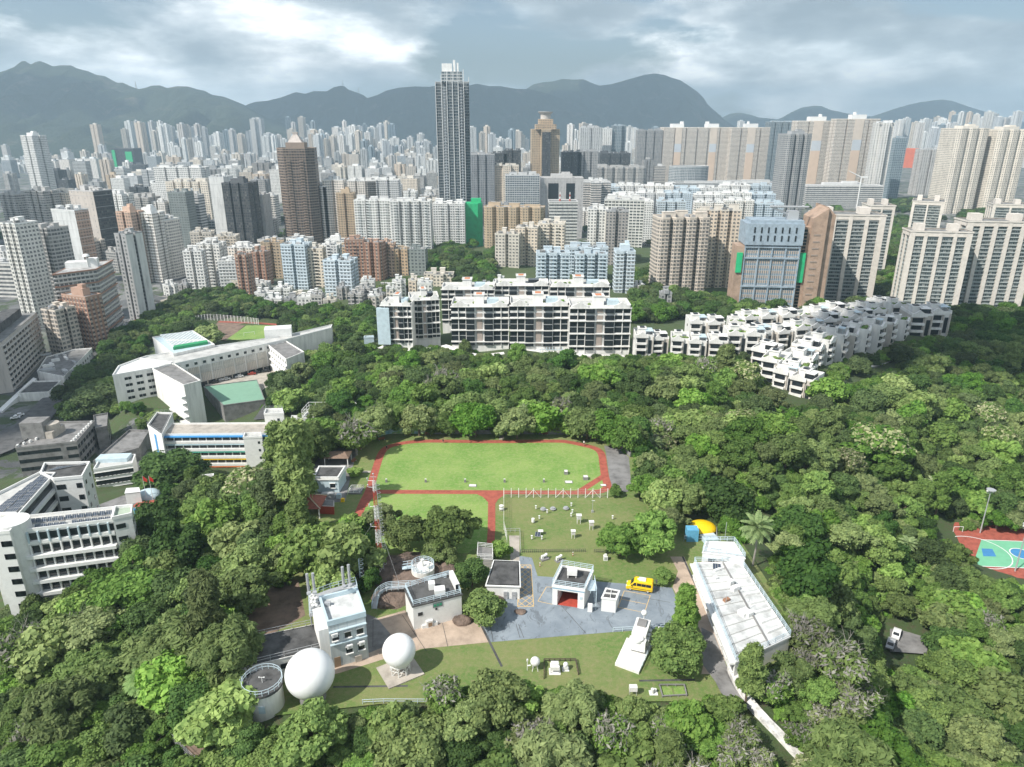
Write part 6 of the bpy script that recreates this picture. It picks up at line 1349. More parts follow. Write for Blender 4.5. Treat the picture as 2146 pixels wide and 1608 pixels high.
q.build('lattice',[M_WHITE,M_RED],r)
part(r,'caged_ladder',M_METAL,lambda q:([q.tube((.85-.35*f_,s,H_*f_),(.85-.35*(f_+.04),s,H_*(f_+.04)),.03,n=4)for f_ in[k/25 for k in range(25)]for s in(-.2,.2)],[ribbon('',[Vector((1.15-.35*f_+.36*math.cos(t),.36*math.sin(t),H_*f_))for t in[math.pi*2*i/8 for i in range(8)]],.05,None,0,closed=True,mb=q,thick=.06)for f_ in[k/24 for k in range(2,24)]]))
for k,f_ in enumerate((.5,.72,.93,1.0)):part(r,'sensor_arm',M_METAL,lambda q:(q.tube((0,0,H_*f_),(-1.3,.2,H_*f_),.04),q.cyl((-1.3,.2,H_*f_),.09,.4,6),q.sphere((-1.3,.2,H_*f_+.5),.16,8,5)))
part(r,'sensor',M_METAL,lambda q:(q.tube((0,0,H_),(0,0,H_+1.6),.05),q.sphere((0,0,H_+1.6),.18,8,5),q.tube((-.6,0,H_+.9),(.6,0,H_+.9),.04)))
for t in(1.2,3.3,5.4):part(r,'guy_wire',M_METAL,lambda q:q.tube((0,0,H_*.6),(9*math.cos(t),9*math.sin(t),-.6),.02,n=4))
B=Bld('garage','white open garage with red floor, railed roof deck and roof machine','garage',[Z4(484,395),Z4(690,425),Z4(745,300),Z4(545,268)],4.3,0,M_WHITE,M_DROOF,.5)
B.root.children[0].hide_render=False
for ch in list(B.root.children):
 if ch.name.startswith('wall'):bpy.data.objects.remove(ch)
P4=[Vector(p)for p in B.p];e=B.edge(Z4(590,410));A_,Bv=P4[e],P4[(e+1)%4];Cv,Dv=P4[(e+2)%4],P4[(e+3)%4]
ff=lambda u,v:tuple((A_*(1-u)+Bv*u)*(1-v)+(Dv*(1-u)+Cv*u)*v)
def fr(q):
 for u0,u1,v0,v1,z0,z1 in((0,.16,0,.5,0,3.55),(.80,1,0,.15,0,3.55),(0,.05,.5,1,0,3.55),(.95,1,.15,1,0,3.55),(.05,.95,.95,1,0,3.55),(0,1,0,1,3.55,B.h)):
  q.prism([ff(u0,v0),ff(u1,v0),ff(u1,v1),ff(u0,v1)],z0,z1,0,1 if z0>3 else 0)
B.part('wall',[M_WHITE,M_DROOF],fr);B.part('floor',M_RED,lambda q:q.prism([ff(.16,.02),ff(.8,.02),ff(.8,.95),ff(.16,.95)],.02,.06));B.part('inner_wall',M_GREYC,lambda q:q.prism([ff(.16,.85),ff(.94,.85),ff(.94,.88),ff(.16,.88)],.06,3.5))
B.band(e,B.h-.45,.3,.06,mat('blue_stripe',(.25,.42,.55)),'stripe');B.part('roof_rail',M_RAIL,lambda q:rail_mb(q,B.p,B.h+.4,1.15,.05,1.3,bars=3))
B.part('roof_machine',M_WHITE,lambda q:(q.box(tuple(B.loc(Z4(610,330),4.3))[:2]+(B.h+.6,),(2.0,1.5,1.2),0,-.15),[q.box((B.loc(Z4(610,330),4.3)[0]+a,B.loc(Z4(610,330),4.3)[1],B.h),(.15,1.3,.7),0,-.15)for a in(-.8,.8)]))
x0,y0=ff(1.0,.35);B.part('side_stair',M_RAIL,lambda q:([q.box((x0+.6,y0-1.6+.28*k,B.h-.2-.3*k),(1.1,.3,.06))for k in range(0)],q.box((x0+.8,y0,B.h-.4),(1.5,3.4,.12),0,-.15),rail_mb(q,[(x0+1.5,y0-2.4),(x0+1.5,y0+1.6)],B.h-.3,1.1,.05,1,False),rail_mb(q,[(x0+.3,y0-2.6),(x0+1.5,y0-2.4)],B.h-.3,1.1,.05,1,False),[q.tube((x0+1.5,y0+t,0),(x0+1.5,y0+t,B.h-.3),.07)for t in(-2.4,-.4,1.5)]))
B.part('cabinet',M_WHITE,lambda q:q.box((x0+.3,y0-2.9,0),(.9,.6,1.7),0,-.15));B.wins(e,1,[2.2],.45,.6,M_BLUEW,name='notice',u0=.85,u1=.95)
B=Bld('store_box','small white windowless store with dark grated roof beside the garage','shed',[Z4(800,470),Z4(893,482),Z4(915,425),Z4(828,408)],3.1,0,M_WHITE,M_DROOF,.25)
B.part('roof_grate',M_WHITE,lambda q:(q.box((0,0,B.h),(.12,2.6,.3),0,-.2),q.box((0,0,B.h),(2.9,.12,.3),0,-.15)))
a,b=G(*Z4(955,420)),G(*Z4(1125,448));dv=(b-a);Lv=dv.length;cc=(a+b)/2;r=empty('van',(cc.x,cc.y,.02),math.atan2(dv.y,dv.x));tag(r,'bright yellow minibus van parked on the blue-grey tarmac','van')
S_=Lv/5.9;prof=[(-2.95,.35),(-2.98,.9),(-2.75,1.15),(-2.05,1.35),(-1.35,2.15),(-1.0,2.42),(2.7,2.5),(2.92,2.3),(2.95,.45)]
def vb(q):
 Wv=1.9
 for sgn in(0,1):
  y=0 if sgn==0 else Wv;P=[(x*S_,y,z)for x,z in prof];q.poly(P[::-1]if sgn==0 else P)
 n=len(prof)
 for i in range(n):x1,z1=prof[i];x2,z2=prof[(i+1)%n];q.poly([(x1*S_,0,z1),(x2*S_,0,z2),(x2*S_,Wv,z2),(x1*S_,Wv,z1)])
ob=part(r,'body',M_YEL,vb);bv=ob.modifiers.new('bevel','BEVEL');bv.width=.1;bv.segments=3
import bmesh as _b;bm_=_b.new();bm_.from_mesh(ob.data);_b.ops.remove_doubles(bm_,verts=bm_.verts,dist=.001);_b.ops.recalc_face_normals(bm_,faces=bm_.faces);bm_.to_mesh(ob.data);bm_.free()
for x0,x1 in((-.6,.35),(.42,1.4),(1.47,2.55)):part(r,'window',M_GLASS,lambda q:q.box(((x0+x1)/2*S_,-.01,1.45),((x1-x0)*S_,.06,.62)))
part(r,'door_window',M_GLASS,lambda q:(q.poly([(-1.65*S_,-.03,1.4),(-.75*S_,-.03,1.4),(-.75*S_,-.03,2.1),(-1.2*S_,-.03,2.1)]),q.poly([(-1.65*S_,.02,1.4),(-1.2*S_,.02,2.1),(-.75*S_,.02,2.1),(-.75*S_,.02,1.4)])))
part(r,'windscreen',M_GLASS,lambda q:q.poly([(-2.06*S_,.15,1.40),(-2.06*S_,1.75,1.40),(-1.38*S_,1.7,2.17),(-1.38*S_,.2,2.17)][::-1]))
part(r,'roof_unit',M_WHITE,lambda q:(q.box((.5*S_,.95,2.42),(1.4,1.1,.28)),q.box((-.4,.95,2.42),(.3,.3,.15))));part(r,'stripe',mat('van_stripe',(.05,.06,.05)),lambda q:q.box((.5*S_,-.01,.75),(4.4,.05,.1)))
for x in(-2.0,1.9):
 for y in(0.05,1.75):
  w_=part(r,'wheel',M_BLK,lambda q:q.tube((x*S_,y-.02,.36),(x*S_,y+.16,.36),.36,n=20));part(r,'rim',M_METAL,lambda q:q.tube((x*S_,y-.05,.36),(x*S_,y+.19,.36),.2,n=14),parent=w_)
for y in(.25,1.65):part(r,'headlight',M_WHITE,lambda q:q.box((-2.9*S_,y,.85),(.2,.35,.22)));part(r,'tail_light',M_RED,lambda q:q.box((2.93*S_,y,1.3),(.1,.15,.5)))
part(r,'mirror',M_BLK,lambda q:q.box((-1.75*S_,-.2,1.35),(.12,.25,.3)))
B=Bld('long_white_building','long white single-storey building with cluttered white roof at right','building',[Z4(1395,245),Z4(1660,885),Z4(2010,720),Z4(1690,245)],3.9,-.8,M_WHITE,M_WROOF,.3)
e=B.edge(Z4(1520,560));B.wins(e,9,[2.2],1.7,1.3,sill=True);B.band(e,B.h-.5,.35,.9,M_WHITE,'eaves')
B.part('roof_rail',M_RAIL,lambda q:rail_mb(q,B.p,B.h+.3,1.1,.05,1.9,bars=3))
A_,Bv,Cv,Dv=[Vector(B.loc(p,3.9))for p in(Z4(1395,245),Z4(1660,885),Z4(2010,720),Z4(1690,245))]
gg=lambda u,v,z=0:((A_*(1-u)+Bv*u)*(1-v)+(Dv*(1-u)+Cv*u)*v)+Vector((0,0,z))
for u in(.09,.17,.25,.34,.42,.50,.60,.70,.78,.86,.94):B.part('roof_ridge',M_LROOF,lambda q:q.tube(gg(u,0,.1),gg(u,.62,.1),.09,n=4))
B.part('roof_channel',M_GREYC,lambda q:q.tube(gg(0,.62,.12),gg(1,.62,.12),.18,n=4))
for u in(.22,.33,.44,.55,.66,.77,.88):B.part('roof_beam',M_WHITE,lambda q:q.tube(gg(u,.68,.25),gg(u,.98,.25),.28,n=4))
for k,(u,v,s_)in enumerate(((.3,.52,(1.1,.9,1.3)),(.36,.56,(1.6,1.0,.9)),(.46,.3,(1.3,.7,.5)),(.63,.5,(2.1,1.6,.7)),(.66,.56,(1.3,1.0,.9)),(.2,.3,(.8,.8,.5)),(.1,.45,(2.5,.5,.5)))):p=gg(u,v);B.part('roof_unit',M_WHITE if k!=2 else mat('rusty_metal',(.32,.17,.1)),lambda q:q.box((p.x,p.y,B.h),s_,0,.5))
B.part('solar_panel',M_SOLAR,lambda q:(lambda p:q.poly([p+Vector((-.9,-.5,.2)),p+Vector((.7,-.8,.2)),p+Vector((.9,.4,.9)),p+Vector((-.7,.7,.9))],0,[(0,0),(1.6,0),(1.6,1.2),(0,1.2)]))(gg(.08,.42)))
for u,v,h_ in((.5,.25,2.6),(.42,.55,2.2),(.6,.6,2.4),(.26,.9,2.8)):p=gg(u,v);B.part('antenna',M_METAL,lambda q:(q.tube((p.x,p.y,B.h),(p.x,p.y,B.h+h_),.04),q.tube((p.x-.4,p.y,B.h+h_*.8),(p.x+.4,p.y,B.h+h_*.8),.03)))
B=Bld('penthouse','raised white room with railed roof at far end of the long white building','building',[Z4(1448,178),Z4(1600,195),Z4(1720,215),Z4(1650,112),Z4(1470,108)],5.6,-.8,M_WHITE,M_WHITE,.2)
B.part('roof_rail',M_RAIL,lambda q:rail_mb(q,B.p,B.h+.2,1.1,.05,1.6,bars=3));B.wins(B.edge(Z4(1530,188)),1,[4.4],1.3,1.0,u0=.3,u1=.5,sill=True)
B.part('roof_pipe',M_METAL,lambda q:q.tube(B.loc(Z4(1500,150),5.8),B.loc(Z4(1570,160),5.8),.06));p=B.loc(Z4(1590,100),5.6);B.part('antenna',M_METAL,lambda q:q.tube(p,(p[0],p[1],p[2]+4.5),.05))
B=Bld('dark_roof_store','white store with flat dark roof beside the yellow cross-hatching','building',[Z4(60,385),Z4(273,392),Z4(268,235),Z4(110,228)],3.2,0,M_WHITE,M_DROOF,.15)
B.part('eaves',M_WHITE,lambda q:ring(q,B.p,B.h-.3,.25,.25));e=B.edge(Z4(220,390));B.wins(e,2,[1.0],.8,.8,M_METAL,name='air_conditioner',u0=.45,u1=.95,out=.5);B.wins(e,2,[.05],.8,.8,M_METAL,name='air_conditioner',u0=.45,u1=.95,out=.5)
B=Bld('grey_louvred_shed','grey louvred shed with railings beside the stepped yard','shed',[Z4(0,215),Z4(98,218),Z4(98,150),Z4(5,140)],2.6,0,facade('louvres',(.42,.43,.43),glass=(.3,.31,.31),bay=9,fh=.4,ww=.98,wh=.5,curtain=0,ac=0),M_GREYC,.1)
B.part('roof_rail',M_WHITE,lambda q:rail_mb(q,B.p,B.h,1.1,.05,1.5,bars=3))
pz=1.1;r=thing('radar_unit','white trailer-like radar cabin on a whitewashed concrete plinth with a small dome on top','radar',Z4(1010,860));L=lambda x,y,z=0:Vector(locpt(r,Z4(x,y),z))
part(r,'plinth',M_WALLW,lambda q:q.prism([tuple(L(*p))[:2]for p in((885,905),(1038,962),(1125,780),(960,740))],-.3,pz*.5))
c=L(1035,800,0);ax=(L(1000,740)-L(960,860));ax.z=0;ax.normalize();sd_=Vector((ax.y,-ax.x,0));an=math.atan2(ax.y,ax.x)
part(r,'cabin',M_WHITE,lambda q:q.box((c.x+ax.x*1.6,c.y+ax.y*1.6,1.2),(4.6,2.6,2.7),0,an));part(r,'legs',M_METAL,lambda q:[q.tube(c+ax*a_+sd_*b_+Vector((0,0,.5)),c+ax*a_+sd_*b_+Vector((0,0,1.3)),.12)for a_ in(-.5,3.5)for b_ in(-1,1)])
f0=c-ax*.75
part(r,'antenna_panel',M_WHITE,lambda q:(q.prism([tuple((f0+sd_*1.5+ax*-.1).to_2d()),tuple((f0-sd_*1.5+ax*-.1).to_2d()),tuple((f0-sd_*1.5-ax*1.3).to_2d()),tuple((f0+sd_*1.5-ax*1.3).to_2d())][::-1],1.3,3.3),q.cyl((f0 .x-ax.x*.7,f0 .y-ax.y*.7,3.3),1.0,.4,16)))
part(r,'roof_hatch',M_GREYC,lambda q:q.box((c.x+ax.x*2.4,c.y+ax.y*2.4,3.9),(1.9,1.6,.35),0,an));part(r,'side_box',M_WHITE,lambda q:[q.box(((c+ax*t_+sd_*1.5).x,(c+ax*t_+sd_*1.5).y,1.4),(.8,.6,1.2),0,an)for t_ in(.3,1.5,2.8)])
p=c+ax*3.9;part(r,'small_dome',M_WHITE,lambda q:(q.tube(p+Vector((0,0,3.5)),p+Vector((0,0,4.9)),.07),q.sphere((p.x,p.y,5.2),.55,16,10)),smooth=True);part(r,'antenna',M_METAL,lambda q:[q.tube(p-sd_*1.0+Vector((.15*k,0,3.8)),p-sd_*1.0+Vector((.15*k,0,5.6)),.025,n=4)for k in range(3)])
part(r,'railing',M_RAIL,lambda q:rail_mb(q,[tuple(L(*p_))[:2]for p_ in((1105,745),(1125,780),(1045,955))],.5,.9,.04,1.5,False))
def fence(name,label,pts,z,h,m,step=1.8,bars=2,r_=.045,cat='fence',parts=True):
 P=[G(a,b,z)for a,b in pts];r=empty(name,P[0]);tag(r,label,cat)
 Q=[((p-P[0]).x,(p-P[0]).y)for p in P];q=MB();n=0
 for i in range(len(Q)-1):
  a,b=Vector((*Q[i],0)),Vector((*Q[i+1],0));L=(b-a).length;m_=max(1,round(L/step))
  for k in range(bars):q.tube(a+Vector((0,0,h*(k+1)/bars)),b+Vector((0,0,h*(k+1)/bars)),r_,n=4)
  for k in range(m_+(i==len(Q)-2)):
   p=a+(b-a)*k/m_;w=MB();w.tube((0,0,0),(0,0,h+.05),r_*1.3,n=5);o=w.build('post',m,r);o.location=p;n+=1
 q.build('rails',m,r);return r
fence('railing','pale blue pipe railing between tarmac and lawn beside the radar cabin',[Z4(873,690),Z4(1240,665)],0,1.0,M_RAIL)
fence('railing','pale blue pipe railing at the lawn edge below the radomes',[Z3(1003,1165),Z3(1160,1158),Z3(1500,1160)],0,.9,M_RAIL)
fence('picket_fence','low dark picket fence along the near side of the instrument lawn',[Z2(1450,828),Z2(1815,824)],0,.8,M_DROOF,.45,2,.035)
fence('picket_fence','short dark picket fence right of the gap in the instrument lawn fence',[Z2(1865,826),Z2(1930,830)],0,.8,M_DROOF,.45,2,.035)
fence('railing','low grey rail round the corner step of the instrument lawn',[Z2(1368,712),Z2(1447,712),Z2(1452,828)],0,1.0,M_METAL,1.2,2,.04)
fence('picket_fence','brown wooden frame fence round two small instruments on the lower lawn',[Z4(430,990),Z4(430,878),Z4(632,876),Z4(650,965)],0,.6,mat('dark_wood',(.09,.07,.05)),.9,2,.07)
fence('picket_fence','grey wooden border round the two small green plots',[Z4(1170,1035),Z4(1330,1035),Z4(1345,1100),Z4(1190,1108),Z4(1170,1035)],0,.3,M_GREYC,1.4,1,.12)
sheet('small_green_plot',[Z4(1180,1042),Z4(1245,1042),Z4(1262,1100),Z4(1192,1102)],M_FIELD,.05);sheet('small_green_plot_right',[Z4(1258,1042),Z4(1328,1042),Z4(1340,1095),Z4(1272,1100)],M_FIELD,.05)
r=thing('tall_post_fence','row of tall pale braced posts with wires along the running field edge','fence',Z2(1357,515));pts=[1357+41.6*k for k in range(15)]
for k,x in enumerate(pts):
 p=Vector(locpt(r,Z2(x,517+.2*k),0));part(r,'post',M_WALLW,lambda q:q.box(tuple(p),(.16,.16,2.7)))
 if k in(4,8,12):part(r,'brace',M_WALLW,lambda q:[q.tube(p+Vector((0,0,2.3)),p+Vector((s*1.9,0,0)),.06,n=4)for s in(-1,1)])
part(r,'wires',M_METAL,lambda q:[q.tube(Vector(locpt(r,Z2(pts[0],517),0))+Vector((0,0,z)),Vector(locpt(r,Z2(pts[-1],520),0))+Vector((0,0,z)),.018,n=4)for z in(.4,.9,1.4,1.9,2.4)])
fence('wire_fence','tall pale post fence between the short grass strip and instrument lawn',[Z2(1357,525),Z2(1357,700),Z2(1375,770)],0,2.4,M_WALLW,2.4,4,.03)
def inst(kind,px,label,z=0.0,rz=0.0):
 r=thing(kind[0],label,kind[1],px,z,rz,kind[2]if len(kind)>2 else None);return r
def louvre_box(px,label,s=1.0):
 r=inst(('instrument_screen','instrument screen'),px,label)
 part(r,'stand',M_WHITE,lambda q:[q.box((a*.35*s,b*.3*s,0),(.08,.08,1.1*s))for a in(-1,1)for b in(-1,1)]);part(r,'screen',facade('louvre_white',(.78,.78,.76),glass=(.55,.55,.55),bay=3,fh=.16,ww=.9,wh=.4,curtain=0,ac=0),lambda q:q.box((0,0,1.1*s),(.95*s,.8*s,.9*s)));part(r,'roof',M_WHITE,lambda q:q.box((0,0,2.0*s),(1.15*s,1.0*s,.12)))
louvre_box(Z2(1778,662),'white louvred screen on legs, topmost of the three tall screens on the instrument lawn',1.1);louvre_box(Z2(1848,697),'white louvred screen on legs, rightmost of the three tall screens',1.05);louvre_box(Z2(1746,745),'white louvred screen on legs, lowest of the three tall screens',.95)
for i,(x,y)in enumerate(((1578,590),(1633,588),(1706,585))):
 r=inst(('rain_gauge','rain gauge'),Z2(x,y),'%s grey round-rimmed rain gauge in the row on the instrument lawn'%('left','middle','right')[i]);part(r,'rim',M_METAL,lambda q:(q.cyl((0,0,.35),.75,.12,20),q.cyl((0,0,.5),.4,.25,14,r1=.5)));part(r,'legs',M_METAL,lambda q:[q.tube((.6*math.cos(t),.6*math.sin(t),0),(.6*math.cos(t),.6*math.sin(t),.4),.05,n=4)for t in(0,1.57,3.14,4.71)])
for i,(x,y,lab)in enumerate(((1537,585,'tiny white post gauge left of the round-rimmed gauges'),(1556,642,'tiny grey post gauge beside the drum instrument'),(1600,608,'tiny grey post below the left rain gauge'),(1736,570,'tiny white post above the right rain gauge'),(1742,608,'small white flat-topped sensor right of the gauges'),(1735,628,'small grey sensor box below the flat-topped sensor'),(1514,755,'white funnel-topped sensor left of the small solar panel'),(1570,757,'white funnel-topped sensor right of the small solar panel'),(1968,642,'small tilted white sensor near the right trees'))):
 r=inst(('small_sensor','sensor'),Z2(x,y),lab);part(r,'post',M_METAL,lambda q:q.tube((0,0,0),(0,0,.8),.04));part(r,'head',M_WHITE,lambda q:(q.cyl((0,0,.8),.13,.3,8,r1=.26),q.box((0,0,.3),(.3,.25,.3))))
r=inst(('drum_instrument','instrument'),Z2(1521,660),'white drum-shaped instrument standing at left of the instrument lawn');part(r,'drum',M_WALLW,lambda q:q.cyl((0,0,.3),.4,.9,14));part(r,'legs',M_METAL,lambda q:[q.tube((.3*math.cos(t),.3*math.sin(t),0),(.3*math.cos(t),.3*math.sin(t),.35),.04,n=4)for t in(0,2.1,4.2)])
r=inst(('solar_sensor_table','instrument'),Z2(1552,735),'small dark solar panel and flat white table on the instrument lawn');part(r,'table',M_WALLW,lambda q:(q.box((.5,.8,.9),(1.2,1.0,.1)),q.tube((.5,.8,0),(.5,.8,.9),.06)));part(r,'panel',M_SOLAR,lambda q:q.poly([(-.9,-.5,.3),(.3,-.7,.3),(.5,.2,1.0),(-.7,.4,1.0)],0,[(0,0),(1,0),(1,1.6),(0,1.6)]))
r=inst(('wind_mast','mast'),Z2(1855,600),'slim grey wind mast with vane near the tall post fence');part(r,'base',M_METAL,lambda q:(q.box((0,0,0),(.5,.4,.5)),[q.tube((.5*math.cos(t),.5*math.sin(t),0),(0,0,.9),.03,n=4)for t in(0,2.1,4.2)]));part(r,'pole',M_METAL,lambda q:q.tube((0,0,0),(0,0,3.2),.05));part(r,'vane',M_WHITE,lambda q:(q.box((.2,0,3.15),(.6,.05,.15)),q.sphere((-.2,0,3.3),.1,8,5)))
r=inst(('instrument_cage','instrument'),Z2(1343,590),'small round white cage on a base beside the wire fence');part(r,'cage',M_WHITE,lambda q:(q.cyl((0,0,.5),.55,.1,14),q.cyl((0,0,1.3),.55,.1,14),[q.tube((.5*math.cos(t),.5*math.sin(t),0),(.5*math.cos(t),.5*math.sin(t),1.3),.04,n=4)for t in[k*.785 for k in range(8)]]))
for x,y,lab,bx in((1585,865,'white twin-bodied sensor on a concrete block left of the cow-like one',True),(1668,872,'white sensor with blue stripe on a small slab above the garage',False)):
 r=inst(('ground_sensor','instrument'),Z2(x,y),lab if 'cow' not in lab else 'white twin-bodied sensor on a concrete block above the garage',rz=.5);part(r,'slab',M_GREYC,lambda q:q.box((0,0,0),(1.9,1.3,.35 if bx else .12)));part(r,'body',M_WHITE,lambda q:(q.tube((-.45,0,.8),(.5,0,1.15),.26,.3,10),q.tube((-.4,0,.2),(-.4,0,.9),.1),q.tube((.4,0,.2),(.4,0,1.1),.1),q.sphere((.5,0,1.15),.3,10,6),q.box((-.5,0,.3),(.5,.5,.8))))
r=inst(('cabinet','cabinet'),Z2(1928,868),'white cabinet with sloping top near the right end of the picket fence');part(r,'body',M_WHITE,lambda q:(q.box((0,0,0),(.9,.8,1.1)),q.box((0,0,1.1),(.5,.5,.35))));part(r,'door',M_METAL,lambda q:q.box((0,-.42,.2),(.6,.04,.7)))
for k,(x,y,lab)in enumerate(((1560,905,'red and white marker post at the corner of the garage lawn'),(1745,845,'tiny red and white cone post by the picket fence'))):
 r=inst(('marker_post','marker'),Z2(x,y),lab);part(r,'post',[M_RED,M_WHITE],lambda q:[q.cyl((0,0,.25*j),.09,.25,8,j%2)for j in range(4)])
r=inst(('small_radome','radome'),Z4(372,930),'small white ball instrument on a frame left of the wooden frame fence');part(r,'ball',M_WHITE,lambda q:q.sphere((0,0,1.75),.85,24,14),smooth=True);part(r,'frame',M_WHITE,lambda q:[q.tube((a,b,0),(a*.6,b*.6,1.2),.06)for a in(-.5,.5)for b in(-.5,.5)])
r=inst(('small_sensor','sensor'),Z4(322,935),'slim white twin-cylinder sensor beside the small ball instrument');part(r,'post',M_WHITE,lambda q:(q.tube((0,0,0),(0,0,2.0),.06),q.tube((0,0,1.0),(.6,0,1.1),.12)));part(r,'head',M_WHITE,lambda q:q.cyl((0,0,2.0),.15,.4,10))
r=inst(('white_box_instrument','instrument'),Z4(498,945),'white box-shaped instrument on legs inside the wooden frame fence');part(r,'body',M_WHITE,lambda q:(q.box((0,0,.8),(1.6,1.2,.7)),q.box((0,.2,1.5),(1.3,.8,.35))));part(r,'legs',M_METAL,lambda q:[q.tube((a,b,0),(a,b,.8),.06)for a in(-.7,.7)for b in(-.5,.5)]);part(r,'slab',M_WALLW,lambda q:q.box((0,0,.02),(2.0,1.6,.12)))
r=inst(('white_box_instrument','instrument'),Z4(568,930),'smaller white domed instrument inside the wooden frame fence');part(r,'body',M_WHITE,lambda q:(q.box((0,0,.3),(.8,.8,.6)),q.sphere((0,0,1.1),.45,12,8)));part(r,'slab',M_WALLW,lambda q:q.box((0,0,.02),(1.2,1.1,.12)))
r=inst(('white_box_instrument','instrument'),Z4(1000,1090),'pale cabinet on a frame at the bottom edge of the lower lawn');part(r,'body',M_WALLW,lambda q:q.box((0,0,.9),(1.3,.8,.9)));part(r,'legs',M_METAL,lambda q:[q.tube((a,b,0),(a,b,.9),.05)for a in(-.55,.55)for b in(-.3,.3)])
r=inst(('small_sensor','sensor'),Z4(1125,1085),'white canister sensor left of the two green plots');part(r,'body',M_WHITE,lambda q:(q.cyl((0,0,.2),.3,.8,12),q.cyl((.5,.3,.1),.25,.6,12)));part(r,'slab',M_WALLW,lambda q:q.box((.2,.1,.02),(1.4,1.1,.1)))
r=inst(('satellite_dish','dish'),Z4(1165,700),'small white dish beside the round clipped bush near the tarmac rail',rz=.6);part(r,'dish',M_WHITE,lambda q:q.sphere((0,0,1.1),.55,16,6,z0=.4,sq=(1,1,.8)));part(r,'post',M_METAL,lambda q:q.tube((0,0,0),(0,0,1.3),.06))
for i,(x,y)in enumerate(((697,432),(918,432),(1140,432),(1361,432),(1582,432))):
 r=inst(('stone_marker','marker','grey stone markers along the field'),Z2(x,y),'%s grey stone marker from the left along the near side of the big field'%('first','second','third','fourth','fifth')[i]);part(r,'stone',M_GREYC,lambda q:(q.box((0,0,0),(.55,.4,.5)),q.box((0,0,.5),(.35,.3,.45))));part(r,'top',M_WALLW,lambda q:q.box((0,0,.95),(.45,.35,.08)))
for x,y,sx_,sy_,lab in((1182,452,2.1,1.3,'flat pale slab at the middle of the near edge of the big field'),(1722,432,2.1,1.3,'flat pale slab at the right of the near edge of the big field'),(1706,384,1.0,1.3,'grey box with pale lid in the upper right of the big field'),(1816,415,1.3,1.3,'grey cage box beside the red shortcut track'),(1916,450,1.6,1.0,'pale slab in the small triangle of turf')):
 r=inst(('concrete_slab','slab'),Z2(x,y),lab);hh=.9 if 'box' in lab else .15;part(r,'base',M_GREYC,lambda q:q.box((0,0,0),(sx_,sy_,hh)));part(r,'lid',M_WALLW,lambda q:q.box((0,0,hh),(sx_*.85,sy_*.8,.06)))
def bench(px,rz,label):
 r=thing('park_bench',label,'bench',px,0,rz,'benches round the field');wd=mat('bench_wood',(.30,.13,.07),.8,.15,2);part(r,'seat',wd,lambda q:[q.box((0,-.15+.16*k,.42),(2.0,.12,.05))for k in range(4)]);part(r,'backrest',wd,lambda q:[q.box((0,.42,.55+.14*k),(2.0,.05,.1))for k in range(3)])
 for s in(-.8,.8):part(r,'leg',M_METAL,lambda q:q.box((s,.1,0),(.08,.5,.42)))
for(x,y),a,lab in(((672,197),.5,'wooden bench at the left end of the painted wall'),((816,168),0,'wooden bench in front of the painted wall'),((930,168),0,'wooden bench just right of the painted wall'),((1130,166),0,'shaded wooden bench under trees, left of the white path'),((1393,167),0,'wooden bench right of the white path'),((1588,167),0,'wooden bench second right of the white path'),((1857,193),-.6,'wooden bench at the upper right bend of the track'),((1998,245),-.9,'wooden bench beside the grey yard'),((545,253),1.0,'wooden bench at the upper left bend of the track'),((518,318),1.2,'wooden bench near the hut roofs')):bench(Z2(x,y),a,lab)
mural=bpy.data.materials.new('mural_paint');mural.use_nodes=True;nt=mural.node_tree;tc=nd(nt,'ShaderNodeTexCoord');n=nd(nt,'ShaderNodeTexNoise',inp={'Scale':.35,'Detail':3});nt.links.new(tc.outputs['Object'],n.inputs[0])
nt.links.new(ramp(nt,n.outputs[0],[(.35,(.20,.42,.50)),(.47,(.45,.6,.62)),(.53,(.22,.42,.12)),(.62,(.6,.62,.45))]),nt.nodes['Principled BSDF'].inputs['Base Color'])
r=thing('painted_wall','low wall painted with a blue and green landscape beyond the far left bend','wall',Z2(745,155));P_=[Vector(locpt(r,Z2(*p),0))for p in((530,228),(600,195),(680,165),(745,158),(920,158))];P_=smooth_path(P_,4)
q=MB()
for a,b in zip(P_,P_[1:]):L=(b-a).length;d=(b-a).normalized();nn_=Vector((d.y,-d.x,0))*.12;q.prism([tuple((a+nn_).to_2d()),tuple((b+nn_).to_2d()),tuple((b-nn_).to_2d()),tuple((a-nn_).to_2d())],-.3,2.1)
q.build('wall',mural,r)
r=thing('boundary_wall','grey concrete boundary wall right of the painted wall','wall',Z2(925,160));P_=[Vector(locpt(r,Z2(*p),0))for p in((925,160),(1330,160),(1355,160),(1770,163),(1850,178),(1990,225),(2070,290))];q=MB();ribbon('',[p+Vector((0,0,1.3))for p in P_],.3,None,0,mb=q,thick=1.8);q.build('wall',M_GREYC,r)
part(r,'rail',M_METAL,lambda q:rail_mb(q,[tuple(p)[:2]for p in P_],1.3,1.0,.04,3,False))
B=Bld('white_hut','old white hut with dark flat roof left of the running field','hut',[Z2(287,408),Z2(425,408),Z2(465,345),Z2(318,345)],4.2,-.3,M_BLUEW,M_DROOF,.45,pm=M_WHITE)
B.wins(B.edge(Z2(350,408)),1,[1.7],1.3,1.3,u0=.65,u1=.85,sill=True);B.part('cornice',M_WHITE,lambda q:ring(q,B.p,B.h-.5,.3,.3))
